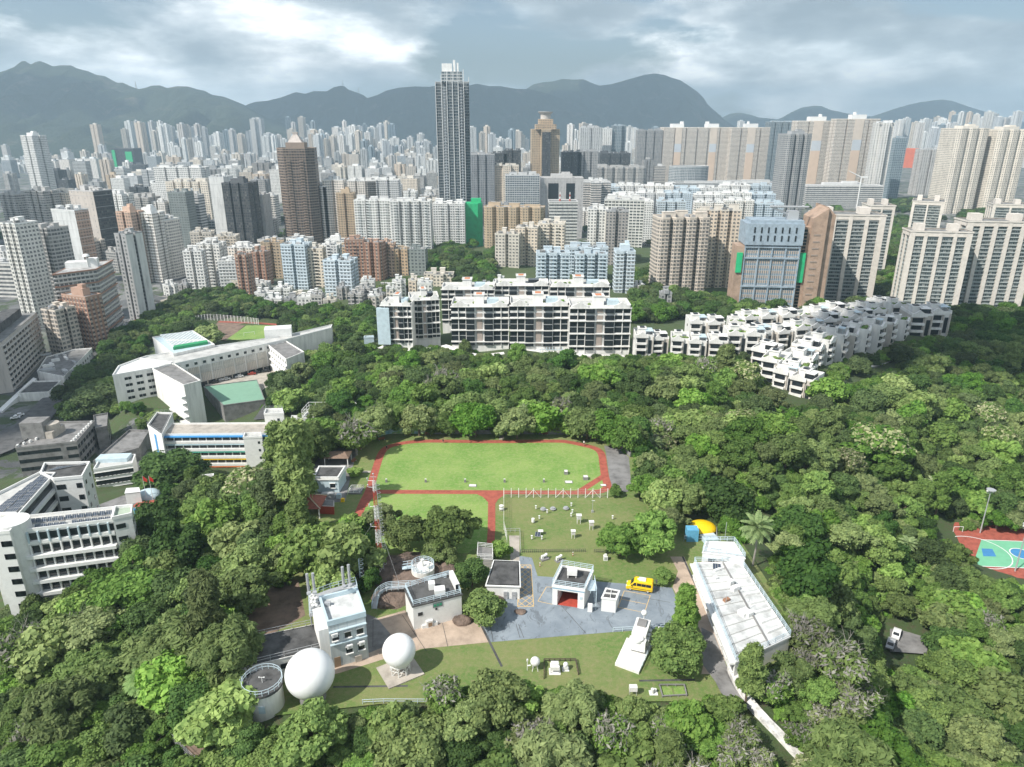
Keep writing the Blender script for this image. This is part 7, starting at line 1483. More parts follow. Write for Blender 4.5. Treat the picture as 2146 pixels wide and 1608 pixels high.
r=thing('pavilion','brown hipped-roof shelter behind the white hut','shelter',Z2(425,330));part(r,'roof',mat('brown_roof',(.22,.15,.11),.9,.15,.8),lambda q:(lambda a,t:[q.poly([a[k],a[(k+1)%4],t[(k+1)%4],t[k]])for k in range(4)]+[q.poly(t),q.poly(a[::-1])])([(-3.6,-2,2.7),(3.6,-2,2.7),(3.6,3,2.7),(-3.6,3,2.7)],[(-2.2,.2,3.7),(2.2,.2,3.7),(2.2,.8,3.7),(-2.2,.8,3.7)]))
for a in(-3.2,3.2):
 for b in(-1.7,2.7):part(r,'post',M_WALLW,lambda q:q.box((a,b,0),(.2,.2,2.7)))
r=thing('tiled_pavilion','red tiled hipped pavilion roof rising among trees at lower left of the field','pavilion',Z2(255,600));part(r,'roof',M_TILE,lambda q:(lambda a:[q.poly([a[k],a[(k+1)%4],(0,0,5.2)])for k in range(4)]+[q.poly(a[::-1])])([(-4.2,-3.4,2.8),(4.2,-3.4,2.8),(4.2,3.4,2.8),(-4.2,3.4,2.8)]));part(r,'ridge',mat('pale_ridge',(.55,.45,.33)),lambda q:[q.tube((a,b,2.85),(0,0,5.25),.14)for a in(-4.2,4.2)for b in(-3.4,3.4)])
for a in(-3.7,3.7):
 for b in(-3,3):part(r,'post',M_WALLW,lambda q:q.box((a,b,0),(.25,.25,2.9)))
B=Bld('small_store','small grey-roofed hut with a red porch beside the red tiled pavilion','hut',[Z2(310,560),Z2(400,565),Z2(400,535),Z2(320,530)],2.4,0,M_RED,M_GREYC,.1)
for k,(x,y,s_,lab)in enumerate(((370,515,(3.2,1.2,1.2),'grey metal bin unit beside the white hut yard'),(430,520,(1.2,1.0,1.1),'pale blue plastic tub near the yellow box'),(452,540,(.9,.7,.8),'small yellow box beside the hut yard'))):q=MB();q.box((0,0,0),s_);q.box((0,0,s_[2]),(s_[0]*.9,s_[1]*.9,.1));o=q.build('storage_bin',[M_METAL,M_BLUEW,M_YEL][k]);o.location=G(*Z2(x,y));tag(o,lab,'bin')
r=thing('yard_rail','white pipe railing round the steps by the hut yard','railing',Z2(480,500));part(r,'rails',M_WHITE,lambda q:rail_mb(q,[(0,0),(3,.3),(3.6,3),(.4,3)],0,1.1,.06,1.3));part(r,'platform',M_GREYC,lambda q:q.box((1.8,1.5,0),(3.4,3,.35)))
r=thing('works_shelter','yellow and blue play shelter among trees above the long white building','shelter',Z4(1405,60));part(r,'canopy',M_YEL,lambda q:q.sphere((1.6,1.4,.6),3.1,20,8,z0=.1,sq=(1.15,.9,.6)));part(r,'hut',mat('sky_blue',(.12,.38,.58)),lambda q:q.box((-1.6,-2.2,0),(2.6,2.2,3.0)),q.box((4.2,-2.4,0),(2.2,1.6,1.2)));part(r,'frame',M_METAL,lambda q:rail_mb(q,[(-3.5,-3),(4,-3),(5,1)],0,1.4,.06,1.5,False));part(r,'tarpaulin',M_BLUEW,lambda q:q.box((2.4,-2.6,0),(3.4,2.6,1.0),0,.2))
r=thing('bus_stop_sign','small dark noticeboard roof behind the yellow van','noticeboard',Z4(1178,395));part(r,'board',M_DROOF,lambda q:q.box((0,0,1.2),(2.2,.9,.12)));part(r,'post',M_METAL,lambda q:[q.tube((a,0,0),(a,0,1.2),.06)for a in(-.9,.9)])
P_=[G(*Z4(*p),0)for p in((1545,700),(1600,870),(1620,960))]+[onground(*p)for p in((1545,1440),(1570,1480),(1600,1520),(1640,1560),(1690,1600))]
P_=[G(1532,1405,0),G(1552,1445,0),G(1575,1482,-.6),G(1605,1516,-1.6),G(1642,1553,-3),G(1690,1602,-5),G(1730,1640,-6)]
r=empty('whitewashed_wall',P_[0]);tag(r,'thick whitewashed retaining wall running down the slope at lower right','wall');q=MB();ribbon('',[p-P_[0]+Vector((0,0,.9))for p in smooth_path(P_,4)],1.5,None,0,mb=q,thick=4);q.build('wall',mat('chalky_white',(.72,.70,.67),.9,.3,.9),r)
ribbon('footpath',smooth_path([p+Vector((-2.4,-.2,.1))for p in P_],4),2.6,M_GREYC,.1)
P_=[onground(*p,z0=-8)for p in((355,1510),(385,1545),(420,1580),(470,1625))]
ribbon('leaf_strewn_path',[p+Vector((0,0,1.0))for p in smooth_path(P_,4)],2.2,M_DIRT,.0,thick=2)
r=empty('chain_fence',P_[0]);tag(r,'grey wire mesh fence beside the leaf-strewn path at lower left','fence')
for s in(1.4,-1.4):
 for k,p in enumerate(smooth_path(P_,3)):p=p-P_[0]+Vector((s,s*.8,.4));part(r,'post',M_METAL,lambda q:q.tube(p,p+Vector((0,0,2.0)),.06))
 q=MB();S2=[p-P_[0]+Vector((s,s*.8,.4))for p in smooth_path(P_,3)]
 for a,b in zip(S2,S2[1:]):
  for k in range(5):q.tube(a+Vector((0,0,.45*k)),b+Vector((0,0,.45*k)),.03,n=4)
 q.build('mesh',M_METAL,r)
r=empty('chain_fence',G(500,1600,-8));tag(r,'low grey mesh fence at the bottom edge left of centre','fence');S2=[G(a,b,-7)-Vector(r.location)for a,b in((480,1590),(540,1602),(620,1600),(680,1612))]
for p in S2:part(r,'post',M_METAL,lambda q:q.tube(p,p+Vector((0,0,2)),.06))
part(r,'mesh',M_METAL,lambda q:[q.tube(a+Vector((0,0,.4*k)),b+Vector((0,0,.4*k)),.03,n=4)for a,b in zip(S2,S2[1:])for k in range(5)])
r=thing('street_lamp','orange-brown lamp post with small lantern at the bottom right corner','street lamp',(2083,1600),-30);part(r,'pole',mat('rust_pole',(.40,.18,.08)),lambda q:q.tube((0,0,-2),(0,0,5.5),.12));part(r,'lantern',M_GREYC,lambda q:(q.tube((-.4,0,5.5),(.5,0,5.7),.06),q.box((.6,0,5.5),(.9,.35,.25))))
def person(px,label,run=True,shirt=(.05,.05,.06),rz=0):
 r=thing('person',label,'person',px,.06,rz);me=bpy.data.meshes.new('body');
 J=dict(pel=(0,0,.95),che=(0,.05,1.35),nek=(0,.08,1.5),hed=(0,.1,1.66),hl=(-.1,0,.92),kl=(-.1,.28,.55),fl=(-.1,.12,.12),tl=(-.1,.3,.06),hr=(.1,0,.92),kr=(.1,-.05,.5),fr=(.1,-.38,.22),tr=(.1,-.3,.08),sl=(-.19,.05,1.42),el=(-.27,-.12,1.18),wl=(-.2,.1,1.08),gl=(-.18,.17,1.1),sr=(.19,.05,1.42),er=(.27,.15,1.15),wr=(.2,.33,1.25),gr=(.19,.4,1.3))
 if not run:J.update(kl=(-.1,.1,.5),fl=(-.1,.08,.08),tl=(-.1,.2,.04),kr=(.1,0,.5),fr=(.1,-.12,.08),tr=(.1,0,.04),er=(.25,.02,1.15),wr=(.26,.08,.9),gr=(.26,.1,.82))
 K=list(J);E=[('pel','che'),('che','nek'),('nek','hed'),('pel','hl'),('hl','kl'),('kl','fl'),('fl','tl'),('pel','hr'),('hr','kr'),('kr','fr'),('fr','tr'),('che','sl'),('sl','el'),('el','wl'),('wl','gl'),('che','sr'),('sr','er'),('er','wr'),('wr','gr')]
 me.from_pydata([J[k]for k in K],[(K.index(a),K.index(b))for a,b in E],[]);o=link(bpy.data.objects.new('body',me),r);sk=o.modifiers.new('skin','SKIN')
 rad=dict(pel=.14,che=.16,nek=.06,hed=.11,hl=.10,kl=.065,fl=.045,tl=.04,hr=.10,kr=.065,fr=.045,tr=.04,sl=.07,el=.05,wl=.035,gl=.035,sr=.07,er=.05,wr=.035,gr=.035)
 for i,k in enumerate(K):me.skin_vertices[0].data[i].radius=(rad[k],rad[k]);me.skin_vertices[0].data[i].use_root=(k=='pel')
 o.modifiers.new('sub','SUBSURF').levels=1;me.materials.append(mat('skin_tone',(.42,.25,.17),.6,.05,3))
 part(r,'shirt',mat('shirt_%d'%int(shirt[0]*100),shirt,.8,.1,3),lambda q:(q.cyl((0,.03,.98),.19,.48,14,r1=.21),q.tube((-.19,.05,1.43),(-.26,-.06,1.25),.085,.075,8),q.tube((.19,.05,1.43),(.26,.08,1.25),.085,.075,8)))
 part(r,'shorts',mat('shorts',(.03,.03,.04),.8,.1,3),lambda q:(q.cyl((0,0,.82),.18,.2,12),q.tube((-.1,0,.92),(-.1,.18,.66),.11,.10,8),q.tube((.1,0,.92),(.1,-.02,.64),.11,.10,8)));part(r,'hair',M_BLK,lambda q:q.sphere((0,.085,1.7),.125,10,6,z0=-.1))
person(Z2(699,252),'runner in dark clothes at the upper left bend of the red track',True,(.04,.04,.05),-.5)
person(Z2(1016,212),'runner in dark clothes on the far straight of the red track',True,(.06,.03,.03),-1.57)
person(Z2(1808,226),'person in white shirt walking at the upper right bend of the red track',False,(.7,.7,.7),2.2)
def car_proto():
 r=empty('car',(0,0,0));q=MB();P=[(-2.1,.3),(-2.15,.7),(-1.3,.88),(-.7,1.38),(.9,1.40),(1.6,.95),(2.1,.85),(2.15,.3)];W_2=.86
 for y in(-W_2,W_2):pp=[(x,y,z)for x,z in P];q.poly(pp if y>0 else pp[::-1])
 for i in range(8):(x1,z1),(x2,z2)=P[i],P[(i+1)%8];q.poly([(x1,-W_2,z1),(x2,-W_2,z2),(x2,W_2,z2),(x1,W_2,z1)])
 o=q.build('body',M_WHITE,r);return r
CARM=[mat('car_white',(.75,.75,.74),.3,.02,1),mat('car_black',(.03,.03,.035),.3,.05,1),mat('car_silver',(.42,.43,.44),.35,.03,1),mat('car_red',(.45,.05,.03),.35,.05,1)]
def car(loc,rz,ci,label,big=False,cat='car',group=None):
 r=empty('car' if not big else 'bus',loc,rz);tag(r,label,cat,group);s=2.4 if big else 1
 P=[(-2.1,.3),(-2.15,.7),(-1.3,.88),(-.7,1.38),(.9,1.40),(1.6,.95),(2.1,.85),(2.15,.3)]if not big else[(-5.4,.4),(-5.4,4.2),(5.4,4.2),(5.4,.4)];W_2=.86 if not big else 1.2;n=len(P);q=MB()
 for y in(-W_2,W_2):pp=[(x,y,z)for x,z in P];q.poly(pp if y>0 else pp[::-1])
 for i in range(n):(x1,z1),(x2,z2)=P[i],P[(i+1)%n];q.poly([(x1,-W_2,z1),(x2,-W_2,z2),(x2,W_2,z2),(x1,W_2,z1)])
 o=q.build('body',CARM[ci]if not big else M_BLUEW,r);b=o.modifiers.new('bevel','BEVEL');b.width=.07;b.segments=2
 if not big:
  part(r,'windscreen',M_GLASS,lambda q:q.poly([(-1.28,-.7,.91),(-1.28,.7,.91),(-.74,.62,1.38),(-.74,-.62,1.38)][::-1]));part(r,'rear_window',M_GLASS,lambda q:q.poly([(1.58,-.7,.98),(1.58,.7,.98),(.95,.62,1.41),(.95,-.62,1.41)]))
  for s_ in(-1,1):part(r,'side_window',M_GLASS,lambda q:q.poly([(-1.0,s_*.875,.95),(1.2,s_*.875,.98),(.8,s_*.875,1.3),(-.62,s_*.875,1.3)]))
 else:
  for s_ in(-1,1):part(r,'window_row',M_GLASS,lambda q:(q.box((0,s_*1.2,2.9),(10.2,.06,.8)),q.box((0,s_*1.2,1.3),(10.2,.06,.8))))
 for x in((-1.35,1.35)if not big else(-3.6,3.4)):
  for y in(-W_2,W_2):part(r,'wheel',M_BLK,lambda q:q.tube((x,y-.1,.32),(x,y+.1,.32),.32 if not big else .5,n=12))
 return r
car(G(1878,1332,-29.0),.95,0,'white sports car with dark roof parked in the clearing at right');car(G(1866,1353,-29.0),.95,2,'pale car half hidden under trees beside the white sports car')
for k,(x,y,c_,lab)in enumerate(((1210,543,1,'black car in the school car park, leftmost'),(1245,530,0,'white car second from left in the school car park'),(1272,526,0,'white car third from left in the school car park'),(1346,512,0,'white car alone in the middle of the school car park'),(1416,497,3,'red and white car in the school car park'),(1440,490,1,'dark car right of the red and white car'),(1494,482,1,'dark car at the right end of the school car park'))):car(G(*ZB(x,y),-40.5),.5 if k%2 else .3,c_,lab,group='cars in the school car park')
MR=smooth_path([G(a,b,-56.6)for a,b in[Za(330,350),ZC(520,1500),ZC(720,1330),ZC(850,1200),ZC(950,1060),ZC(1060,960),ZC(1180,900)]],8);rr=random.Random(4);N_=len(MR)
for k in range(26):
 i=2+int((N_-4)*k/26);d=(MR[i+1]-MR[i]).normalized();s_=rr.choice((-5,-1.8,1.8,5));p=MR[i]+Vector((-d.y,d.x,0))*s_;zz=max(tz(p.x,p.y),-57.5)+.3
 ci=rr.choice((0,1,2,3));cn=('white','black','silver','red')[ci]
 car(Vector((p.x,p.y,zz)),math.atan2(d.y,d.x)+(0 if s_>0 else math.pi),ci,'%s car on the left main road, %s from its near end'%(cn,(VN+['13th','14th','15th','16th','17th','18th','19th','20th','21st','22nd','23rd','24th','25th','26th'])[k]),group='traffic on the main road')
car(Vector((*G(172,795,-56.6).to_2d(),tz(G(172,795,-56.6).x,G(172,795,-56.6).y)+.3)),1.0,2,'light blue double-decker bus on the left main road',True,'bus')
for i,(x,y)in enumerate(((110,430),(135,415))):p=G(*Za(x,y),-55);car(Vector((p.x,p.y,tz(p.x,p.y)+.3)),.5,0,'%s white van-like car in the yard behind the grey concrete block'%('left','right')[i])
for x,y,h_,lab,Y_ in((719,182,70,'lattice relay mast on the middle ridge',6600),(286,184,55,'power pylon on the saddle of the left mountain',5200),(1368,154,40,'left of the two antenna masts on the right peak',7600),(1380,155,45,'right of the two antenna masts on the right peak',7600),(752,195,60,'thin mast on the saddle right of the relay station',6600),(1103,186,50,'thin mast on the middle ridge near the drum-crowned tower',6600)):
 p=atY(x,y+4,Y_);r=empty('hilltop_mast',p);tag(r,lab,'mast')
 part(r,'lattice',M_METAL,lambda q:([q.tube((a*h_*.1,b*h_*.1,-20),(0,0,h_),1.2,.6,n=4)for a in(-1,1)for b in(-1,1)],[q.box((0,0,h_*f_),(h_*.3*(1.2-f_),2,1.5))for f_ in(.5,.7,.88)]))
p=G(1795,436,-60);r=empty('tower_crane',p);tag(r,'white tower crane rising behind the multi-storey car park','crane');zt_=atY(1795,372,p.y).z+60
part(r,'mast',M_WHITE,lambda q:q.tube((0,0,0),(0,0,zt_),1.3));part(r,'jib',M_WHITE,lambda q:q.tube((0,0,zt_),(-26,0,zt_+12),1.2,.5));part(r,'counterweight',M_WHITE,lambda q:q.box((6,0,zt_-1),(10,3,3)))
def ico(sub=1):
 import bmesh
 bm=bmesh.new();bmesh.ops.create_icosphere(bm,subdivisions=sub,radius=1.0);v=np.array([x.co[:]for x in bm.verts]);f=np.array([[x.index for x in fa.verts]for fa in bm.faces]);bm.free();return v,f
ICO=ico(2)
def leaves(rs,cent,rad,n,size,asp=1.0,up=0.35,shell=(.74,1.2),squash=.8):
 """n leaf clumps on the outside of each puff; cent (k,3), rad (k,)"""
 k=len(cent);d=rs.normal(size=(k,n,3));d[:,:,2]=np.abs(d[:,:,2])*rs.choice([1,1,1,-1],size=(k,n));d/=np.linalg.norm(d,axis=2,keepdims=True)
 r=rad[:,None]*rs.uniform(shell[0],shell[1],(k,n));p=cent[:,None,:]+d*r[...,None]*np.array([1,1,squash])
 nr=d+rs.normal(scale=.6,size=d.shape)+np.array([0,0,up]);nr/=np.linalg.norm(nr,axis=2,keepdims=True)
 t=np.cross(nr,rs.normal(size=d.shape));t/=np.linalg.norm(t,axis=2,keepdims=True);b=np.cross(nr,t)
 s=size*1.25*rs.uniform(.5,1.35,(k,n,1));p,t,b=p.reshape(-1,3),(t*s*asp).reshape(-1,3),(b*s/asp**.5).reshape(-1,3)
 V=np.stack([p-t*.5,p-b*.5+t*.1,p+t*.6,p+b*.5+t*.05],1).reshape(-1,3);F=np.arange(len(V)).reshape(-1,4);return V,F
def crown_mesh(name,seed,mt,R_=5.0,H=6.0,base=4.0,puffs=38,per=250,leaf=.42,asp=1.0,pr=(.24,.38),kind='dome',core=.78,mix_mt=None,up=.35):
 rs=np.random.RandomState(seed);C=[]
 while len(C)<puffs:
  p=rs.uniform(-1,1,3)
  if kind=='dome':
   p[2]=abs(p[2])*1.0-.15;q=np.linalg.norm(p*[1,1,.95])
   if q>.95 or(q<.45 and len(C)%5):continue
  elif kind=='flat':
   p[2]=p[2]*.35+.6;q=math.hypot(p[0],p[1])
   if q>.95:continue
   p[2]-=q*q*.25
  elif kind=='cone':
   z=rs.uniform(0,1);q=rs.uniform(.2,1)*(1-.75*z)*.8;a=rs.uniform(0,6.28);p=np.array([q*math.cos(a),q*math.sin(a),z])
  elif kind=='tiers':
   t=rs.randint(0,3);a=rs.uniform(0,6.28);q=rs.uniform(.1,.95)*(1-.2*t);p=np.array([q*math.cos(a),q*math.sin(a),.25+.3*t-.12*q])
  C.append(p)
 C=np.array(C);wob=1+.18*np.sin(3*np.arctan2(C[:,1],C[:,0])+seed);C[:,:2]*=wob[:,None]
 cent=C*np.array([R_*.86,R_*.86,H*.82])+np.array([0,0,base]);rad=rs.uniform(pr[0],pr[1],len(C))*R_
 V,F=leaves(rs,cent,rad,per,leaf,asp,up)
 iv,jf=ICO;CV=[];CF=[];off=len(V)
 for c,r in zip(cent,rad):
  dv=iv*(1+rs.normal(scale=.16,size=(len(iv),1)))*np.array([1,1,.8])*r*core+c;CV.append(dv);CF.append(jf+off);off+=len(iv)
 V=np.concatenate([V]+CV);CF=np.concatenate(CF)
 me=bpy.data.meshes.new(name);n4,n3=len(F),len(CF);me.vertices.add(len(V));me.vertices.foreach_set('co',V.astype(np.float32).ravel())
 me.loops.add(n4*4+n3*3);me.loops.foreach_set('vertex_index',np.concatenate([F.ravel(),CF.ravel()]).astype(np.int32));me.polygons.add(n4+n3)
 me.polygons.foreach_set('loop_start',np.concatenate([np.arange(n4)*4,n4*4+np.arange(n3)*3]).astype(np.int32));me.polygons.foreach_set('loop_total',np.concatenate([np.full(n4,4),np.full(n3,3)]).astype(np.int32))
 me.materials.append(MATS[mt])
 if mix_mt:me.materials.append(MATS[mix_mt]);mi=np.zeros(n4+n3,np.int32);mi[:n4]=(rs.uniform(size=n4)<.35)&(V[F[:,0],2]>base+H*.3);me.polygons.foreach_set('material_index',mi)
 me.update(calc_edges=True);return me,cent
M_BARK=mat('bark',(.13,.10,.075),.95,.3,1.5);M_BARKG=mat('grey_bark',(.30,.28,.25),.95,.2,1.5)
def trunk_mesh(cent,base,seed,r0=.28,m=None,n=7):
 rs=random.Random(seed);q=MB();top=Vector((rs.uniform(-.4,.4),rs.uniform(-.4,.4),base*.75));q.tube((0,0,-1.5),top,r0,r0*.7,8)
 for c in rs.sample(list(map(tuple,cent)),min(n,len(cent))):
  c=Vector(c);mid=top.lerp(c,.5)+Vector((0,0,.4));q.tube(top,mid,r0*.5,r0*.3,6,caps=False);q.tube(mid,c,r0*.3,r0*.1,5,caps=False)
 return q.mesh('trunk',m or M_BARK)
def bare_mesh(seed,H,R_):
 rs=random.Random(seed);q=MB()
 def br(p,d,L,r,lv):
  e=p+d*L;q.tube(p,e,r,r*.65,5,caps=False)
  if lv==0:return
  for _ in range(3):
   nd2=(d+Vector((rs.uniform(-.8,.8),rs.uniform(-.8,.8),rs.uniform(-.1,.5)))).normalized();br(p+d*L*rs.uniform(.6,1),nd2,L*rs.uniform(.5,.75),r*.5,lv-1)
 for _ in range(4):br(Vector((0,0,1)),Vector((rs.uniform(-.5,.5),rs.uniform(-.5,.5),1)).normalized(),H*.36,.13,3)
 q.tube((0,0,-1.5),(0,0,1.2),.25,.2,7);return q.mesh('trunk',M_BARKG)
KINDS={}
def kind(key,name,cat,desc,variants):KINDS[key]=dict(name=name,cat=cat,desc=desc,v=variants,used=[0]*len(variants))
def V_(seed,mt,R_,H,base,**kw):
 tk=kw.pop('trunk',None);me,cent=crown_mesh('crown',seed,mt,R_,H,base,**kw);return(me,trunk_mesh(cent,base+H*.2,seed,.12+R_*.035,tk),R_,H,base)
kind('mid','broadleaf_tree','tree','mid-green rounded tree',[V_(1,'leaf_mid',5.0,5.5,3.6),V_(2,'leaf_mid',4.2,5.0,3.4,puffs=28),V_(3,'leaf_mid',5.6,5.0,4.0,puffs=40)])
kind('dark','broadleaf_tree','tree','dark green dense tree',[V_(4,'leaf_dark',5.2,6.0,3.6),V_(5,'leaf_dark',4.4,5.5,3.2,puffs=28)])
kind('light','broadleaf_tree','tree','bright yellow-green tree',[V_(6,'leaf_light',4.6,5.2,3.2,leaf=.6,puffs=30,per=170),V_(7,'leaf_light',3.6,4.4,2.8,leaf=.55,puffs=22)])
kind('olive','feathery_tree','tree','olive feathery tree',[V_(8,'leaf_olive',4.4,8.0,3.4,kind='cone',asp=1.9,leaf=.34,pr=(.16,.28),puffs=64,per=230,up=.7),V_(9,'leaf_feather',4.8,7.0,3.4,kind='dome',asp=1.9,leaf=.38,pr=(.16,.28),puffs=54,per=230,core=.75,up=.7)])
kind('acacia','acacia_tree','tree','olive-green lumpy acacia tree',[V_(10,'leaf_olive',5.0,4.6,3.4,puffs=46,pr=(.17,.26),leaf=.36,per=200),V_(11,'leaf_feather',4.4,4.6,3.2,puffs=40,pr=(.17,.26),leaf=.36,per=200)])
kind('flat','spreading_tree','tree','wide flat-topped spreading tree',[V_(12,'leaf_mid',6.4,4.0,4.0,kind='flat',puffs=48,pr=(.15,.24),leaf=.38,per=200),V_(13,'leaf_feather',5.8,5.0,3.6,kind='tiers',puffs=48,pr=(.14,.24),leaf=.36,per=200)])
kind('flower','flowering_tree','tree','tree with cream flowering top',[V_(14,'leaf_mid',4.6,5.0,3.4,mix_mt='leaf_flower',leaf=.55),V_(15,'leaf_olive',4.0,4.6,3.2,mix_mt='leaf_flower',leaf=.5)])
kind('grey','half_bare_tree','tree','half-bare grey-twigged tree',[(crown_mesh('crown',16,'leaf_olive',3.4,3.2,3.0,puffs=26,per=110,leaf=.34,asp=1.8,core=.5,mix_mt='leaf_grey')[0],bare_mesh(16,8.0,3.6),3.6,4.2,3.4)])
kind('giant','broadleaf_tree','tree','very large dense tree',[V_(21,'leaf_mid',9.5,7.5,4.5,puffs=120,pr=(.13,.2),leaf=.55,per=170),V_(22,'leaf_mid',9.0,5.0,5.0,kind='tiers',puffs=120,pr=(.10,.17),leaf=.5,per=150)])
kind('bush','bush','bush','round green bush',[V_(17,'leaf_mid',2.2,2.4,.6,puffs=18,leaf=.4,per=150),V_(18,'leaf_light',2.0,2.0,.5,puffs=16,leaf=.4,per=150)])
def palm_meshes(seed,h,L,n=34):
 rs=random.Random(seed);q=MB();
 for k in range(n):
  a=2*math.pi*k*.381966;el=1.25-1.55*(k/n);pts=[]
  p=Vector((0,0,h));d=Vector((math.cos(a)*math.cos(el),math.sin(a)*math.cos(el),math.sin(el)));sgs=8
  for i in range(sgs+1):pts.append(p.copy());p=p+d*L/sgs;d=(d+Vector((0,0,-.17))).normalized()
  for i in range(sgs):
   t=(pts[i+1]-pts[i]).normalized();s=t.cross(Vector((0,0,1)));s=s.normalized()if s.length>.01 else Vector((1,0,0));w=L*.17*math.sin(math.pi*(i+.7)/(sgs+1.2))+.05
   for j in range(3):
    b0=pts[i].lerp(pts[i+1],j/3)
    for sg in(-1,1):q.poly([b0,b0+t*.12,b0+t*.45*L/4+s*sg*w-Vector((0,0,w*.35)),b0+t*.3*L/4+s*sg*w-Vector((0,0,w*.4))])
  for a_,b_ in zip(pts,pts[1:]):q.tube(a_,b_,.04,n=3,caps=False)
 cm=q.mesh('crown',MATS['leaf_palm']);q=MB();q.tube((0,0,-1.5),(.3,.1,h*.5),.24,.18,9);q.tube((.3,.1,h*.5),(0,0,h+.1),.18,.16,9);return(cm,q.mesh('trunk',M_BARKG),L,2,h)
kind('palm','palm_tree','palm','tall feather palm',[palm_meshes(1,9,3.6)])
LANDT=[('the large radome',649,1412),('the smaller radome',836,1365),('the round building',553,1450),('the long annex',590,1355),('the panelled block',725,1300),('the white house',905,1250),('the garage',1205,1230),('the yellow van',1340,1228),('the long white building',1550,1260),('the radar cabin',1325,1360),('the instrument lawn',1170,1100),('the lattice mast',790,1100),('the big field',1030,975),('the grey yard',1295,980),('the white hut',690,990),('the striped school',450,920),('the solar-roofed school',190,1100),('the school car park',520,800),('the long white school',480,750),('the main road',220,780),('the corner block',860,680),('the long terrace',1130,690),('the front villa row',1425,730),('the stepped villas',1640,800),('the end villa',1945,690),('the blue office tower',1620,600),('the cream zigzag tower',1437,560),('the right beige slabs',2040,600),('the ball court',2110,1160),('the white sports car',1880,1335),('the whitewashed wall',1600,1510),('the leaf-strewn path',410,1560),('the sports pitch',480,690),('the yellow shelter',1460,1105),('the pavilion',640,1070),('the green mound',970,545),('the lower lawn fence',1170,1400),('the bottom right lamp',2083,1570),('the curving parapet',1815,780),('the picnic green',1850,440)]
tree_items=[];TPOS=[]
def tree(key,x,y,z,s,rz=None,label=None,vi=None):
 K=KINDS[key];vi=rt.randrange(len(K['v']))if vi is None else vi;cm,tm,R_,H,b=K['v'][vi]
 r=empty(K['name'],(x,y,z),rt.uniform(0,6.28)if rz is None else rz);sx_,sz_=s if isinstance(s,tuple)else(s,s*rt.uniform(.9,1.12));r.scale=(sx_,sx_,sz_)
 link(bpy.data.objects.new('crown',cm),r);link(bpy.data.objects.new('trunk',tm),r);tag(r,label,K['cat'],None if label else 'trees of the wooded hill')
 if not label:u,v,_=proj(x,y,z+(b+H*.6)*sz_);tree_items.append((r,K['desc']if sx_>.75 else 'small '+K['desc'],u,v))
 TPOS.append((x,y,R_*sx_));return r
rt=random.Random(77)
def tree_at(key,px,py,rpx,z=None,label=None,hs=1.0,vi=0,zoff=0):
 """a tree whose crown shows centred at (px, py) with half-width rpx, standing on the ground"""
 K=KINDS[key];cm,tm,R_,H,b=K['v'][vi];x,y,z0=0,0,0;p=onground(px,py,-10 if z is None else z)if z is None else G(px,py,z);s=1
 for _ in range(12):
  zt_=(tz(p.x,p.y)if z is None else z);dep=proj(p.x,p.y,zt_+5)[2];s=rpx*dep/FPX/R_;p=G(px,py,zt_+(b+H*.42)*s*hs)
 return tree(key,p.x,p.y,(tz(p.x,p.y)if z is None else z)+zoff,(s,s*hs),label=label,vi=vi)
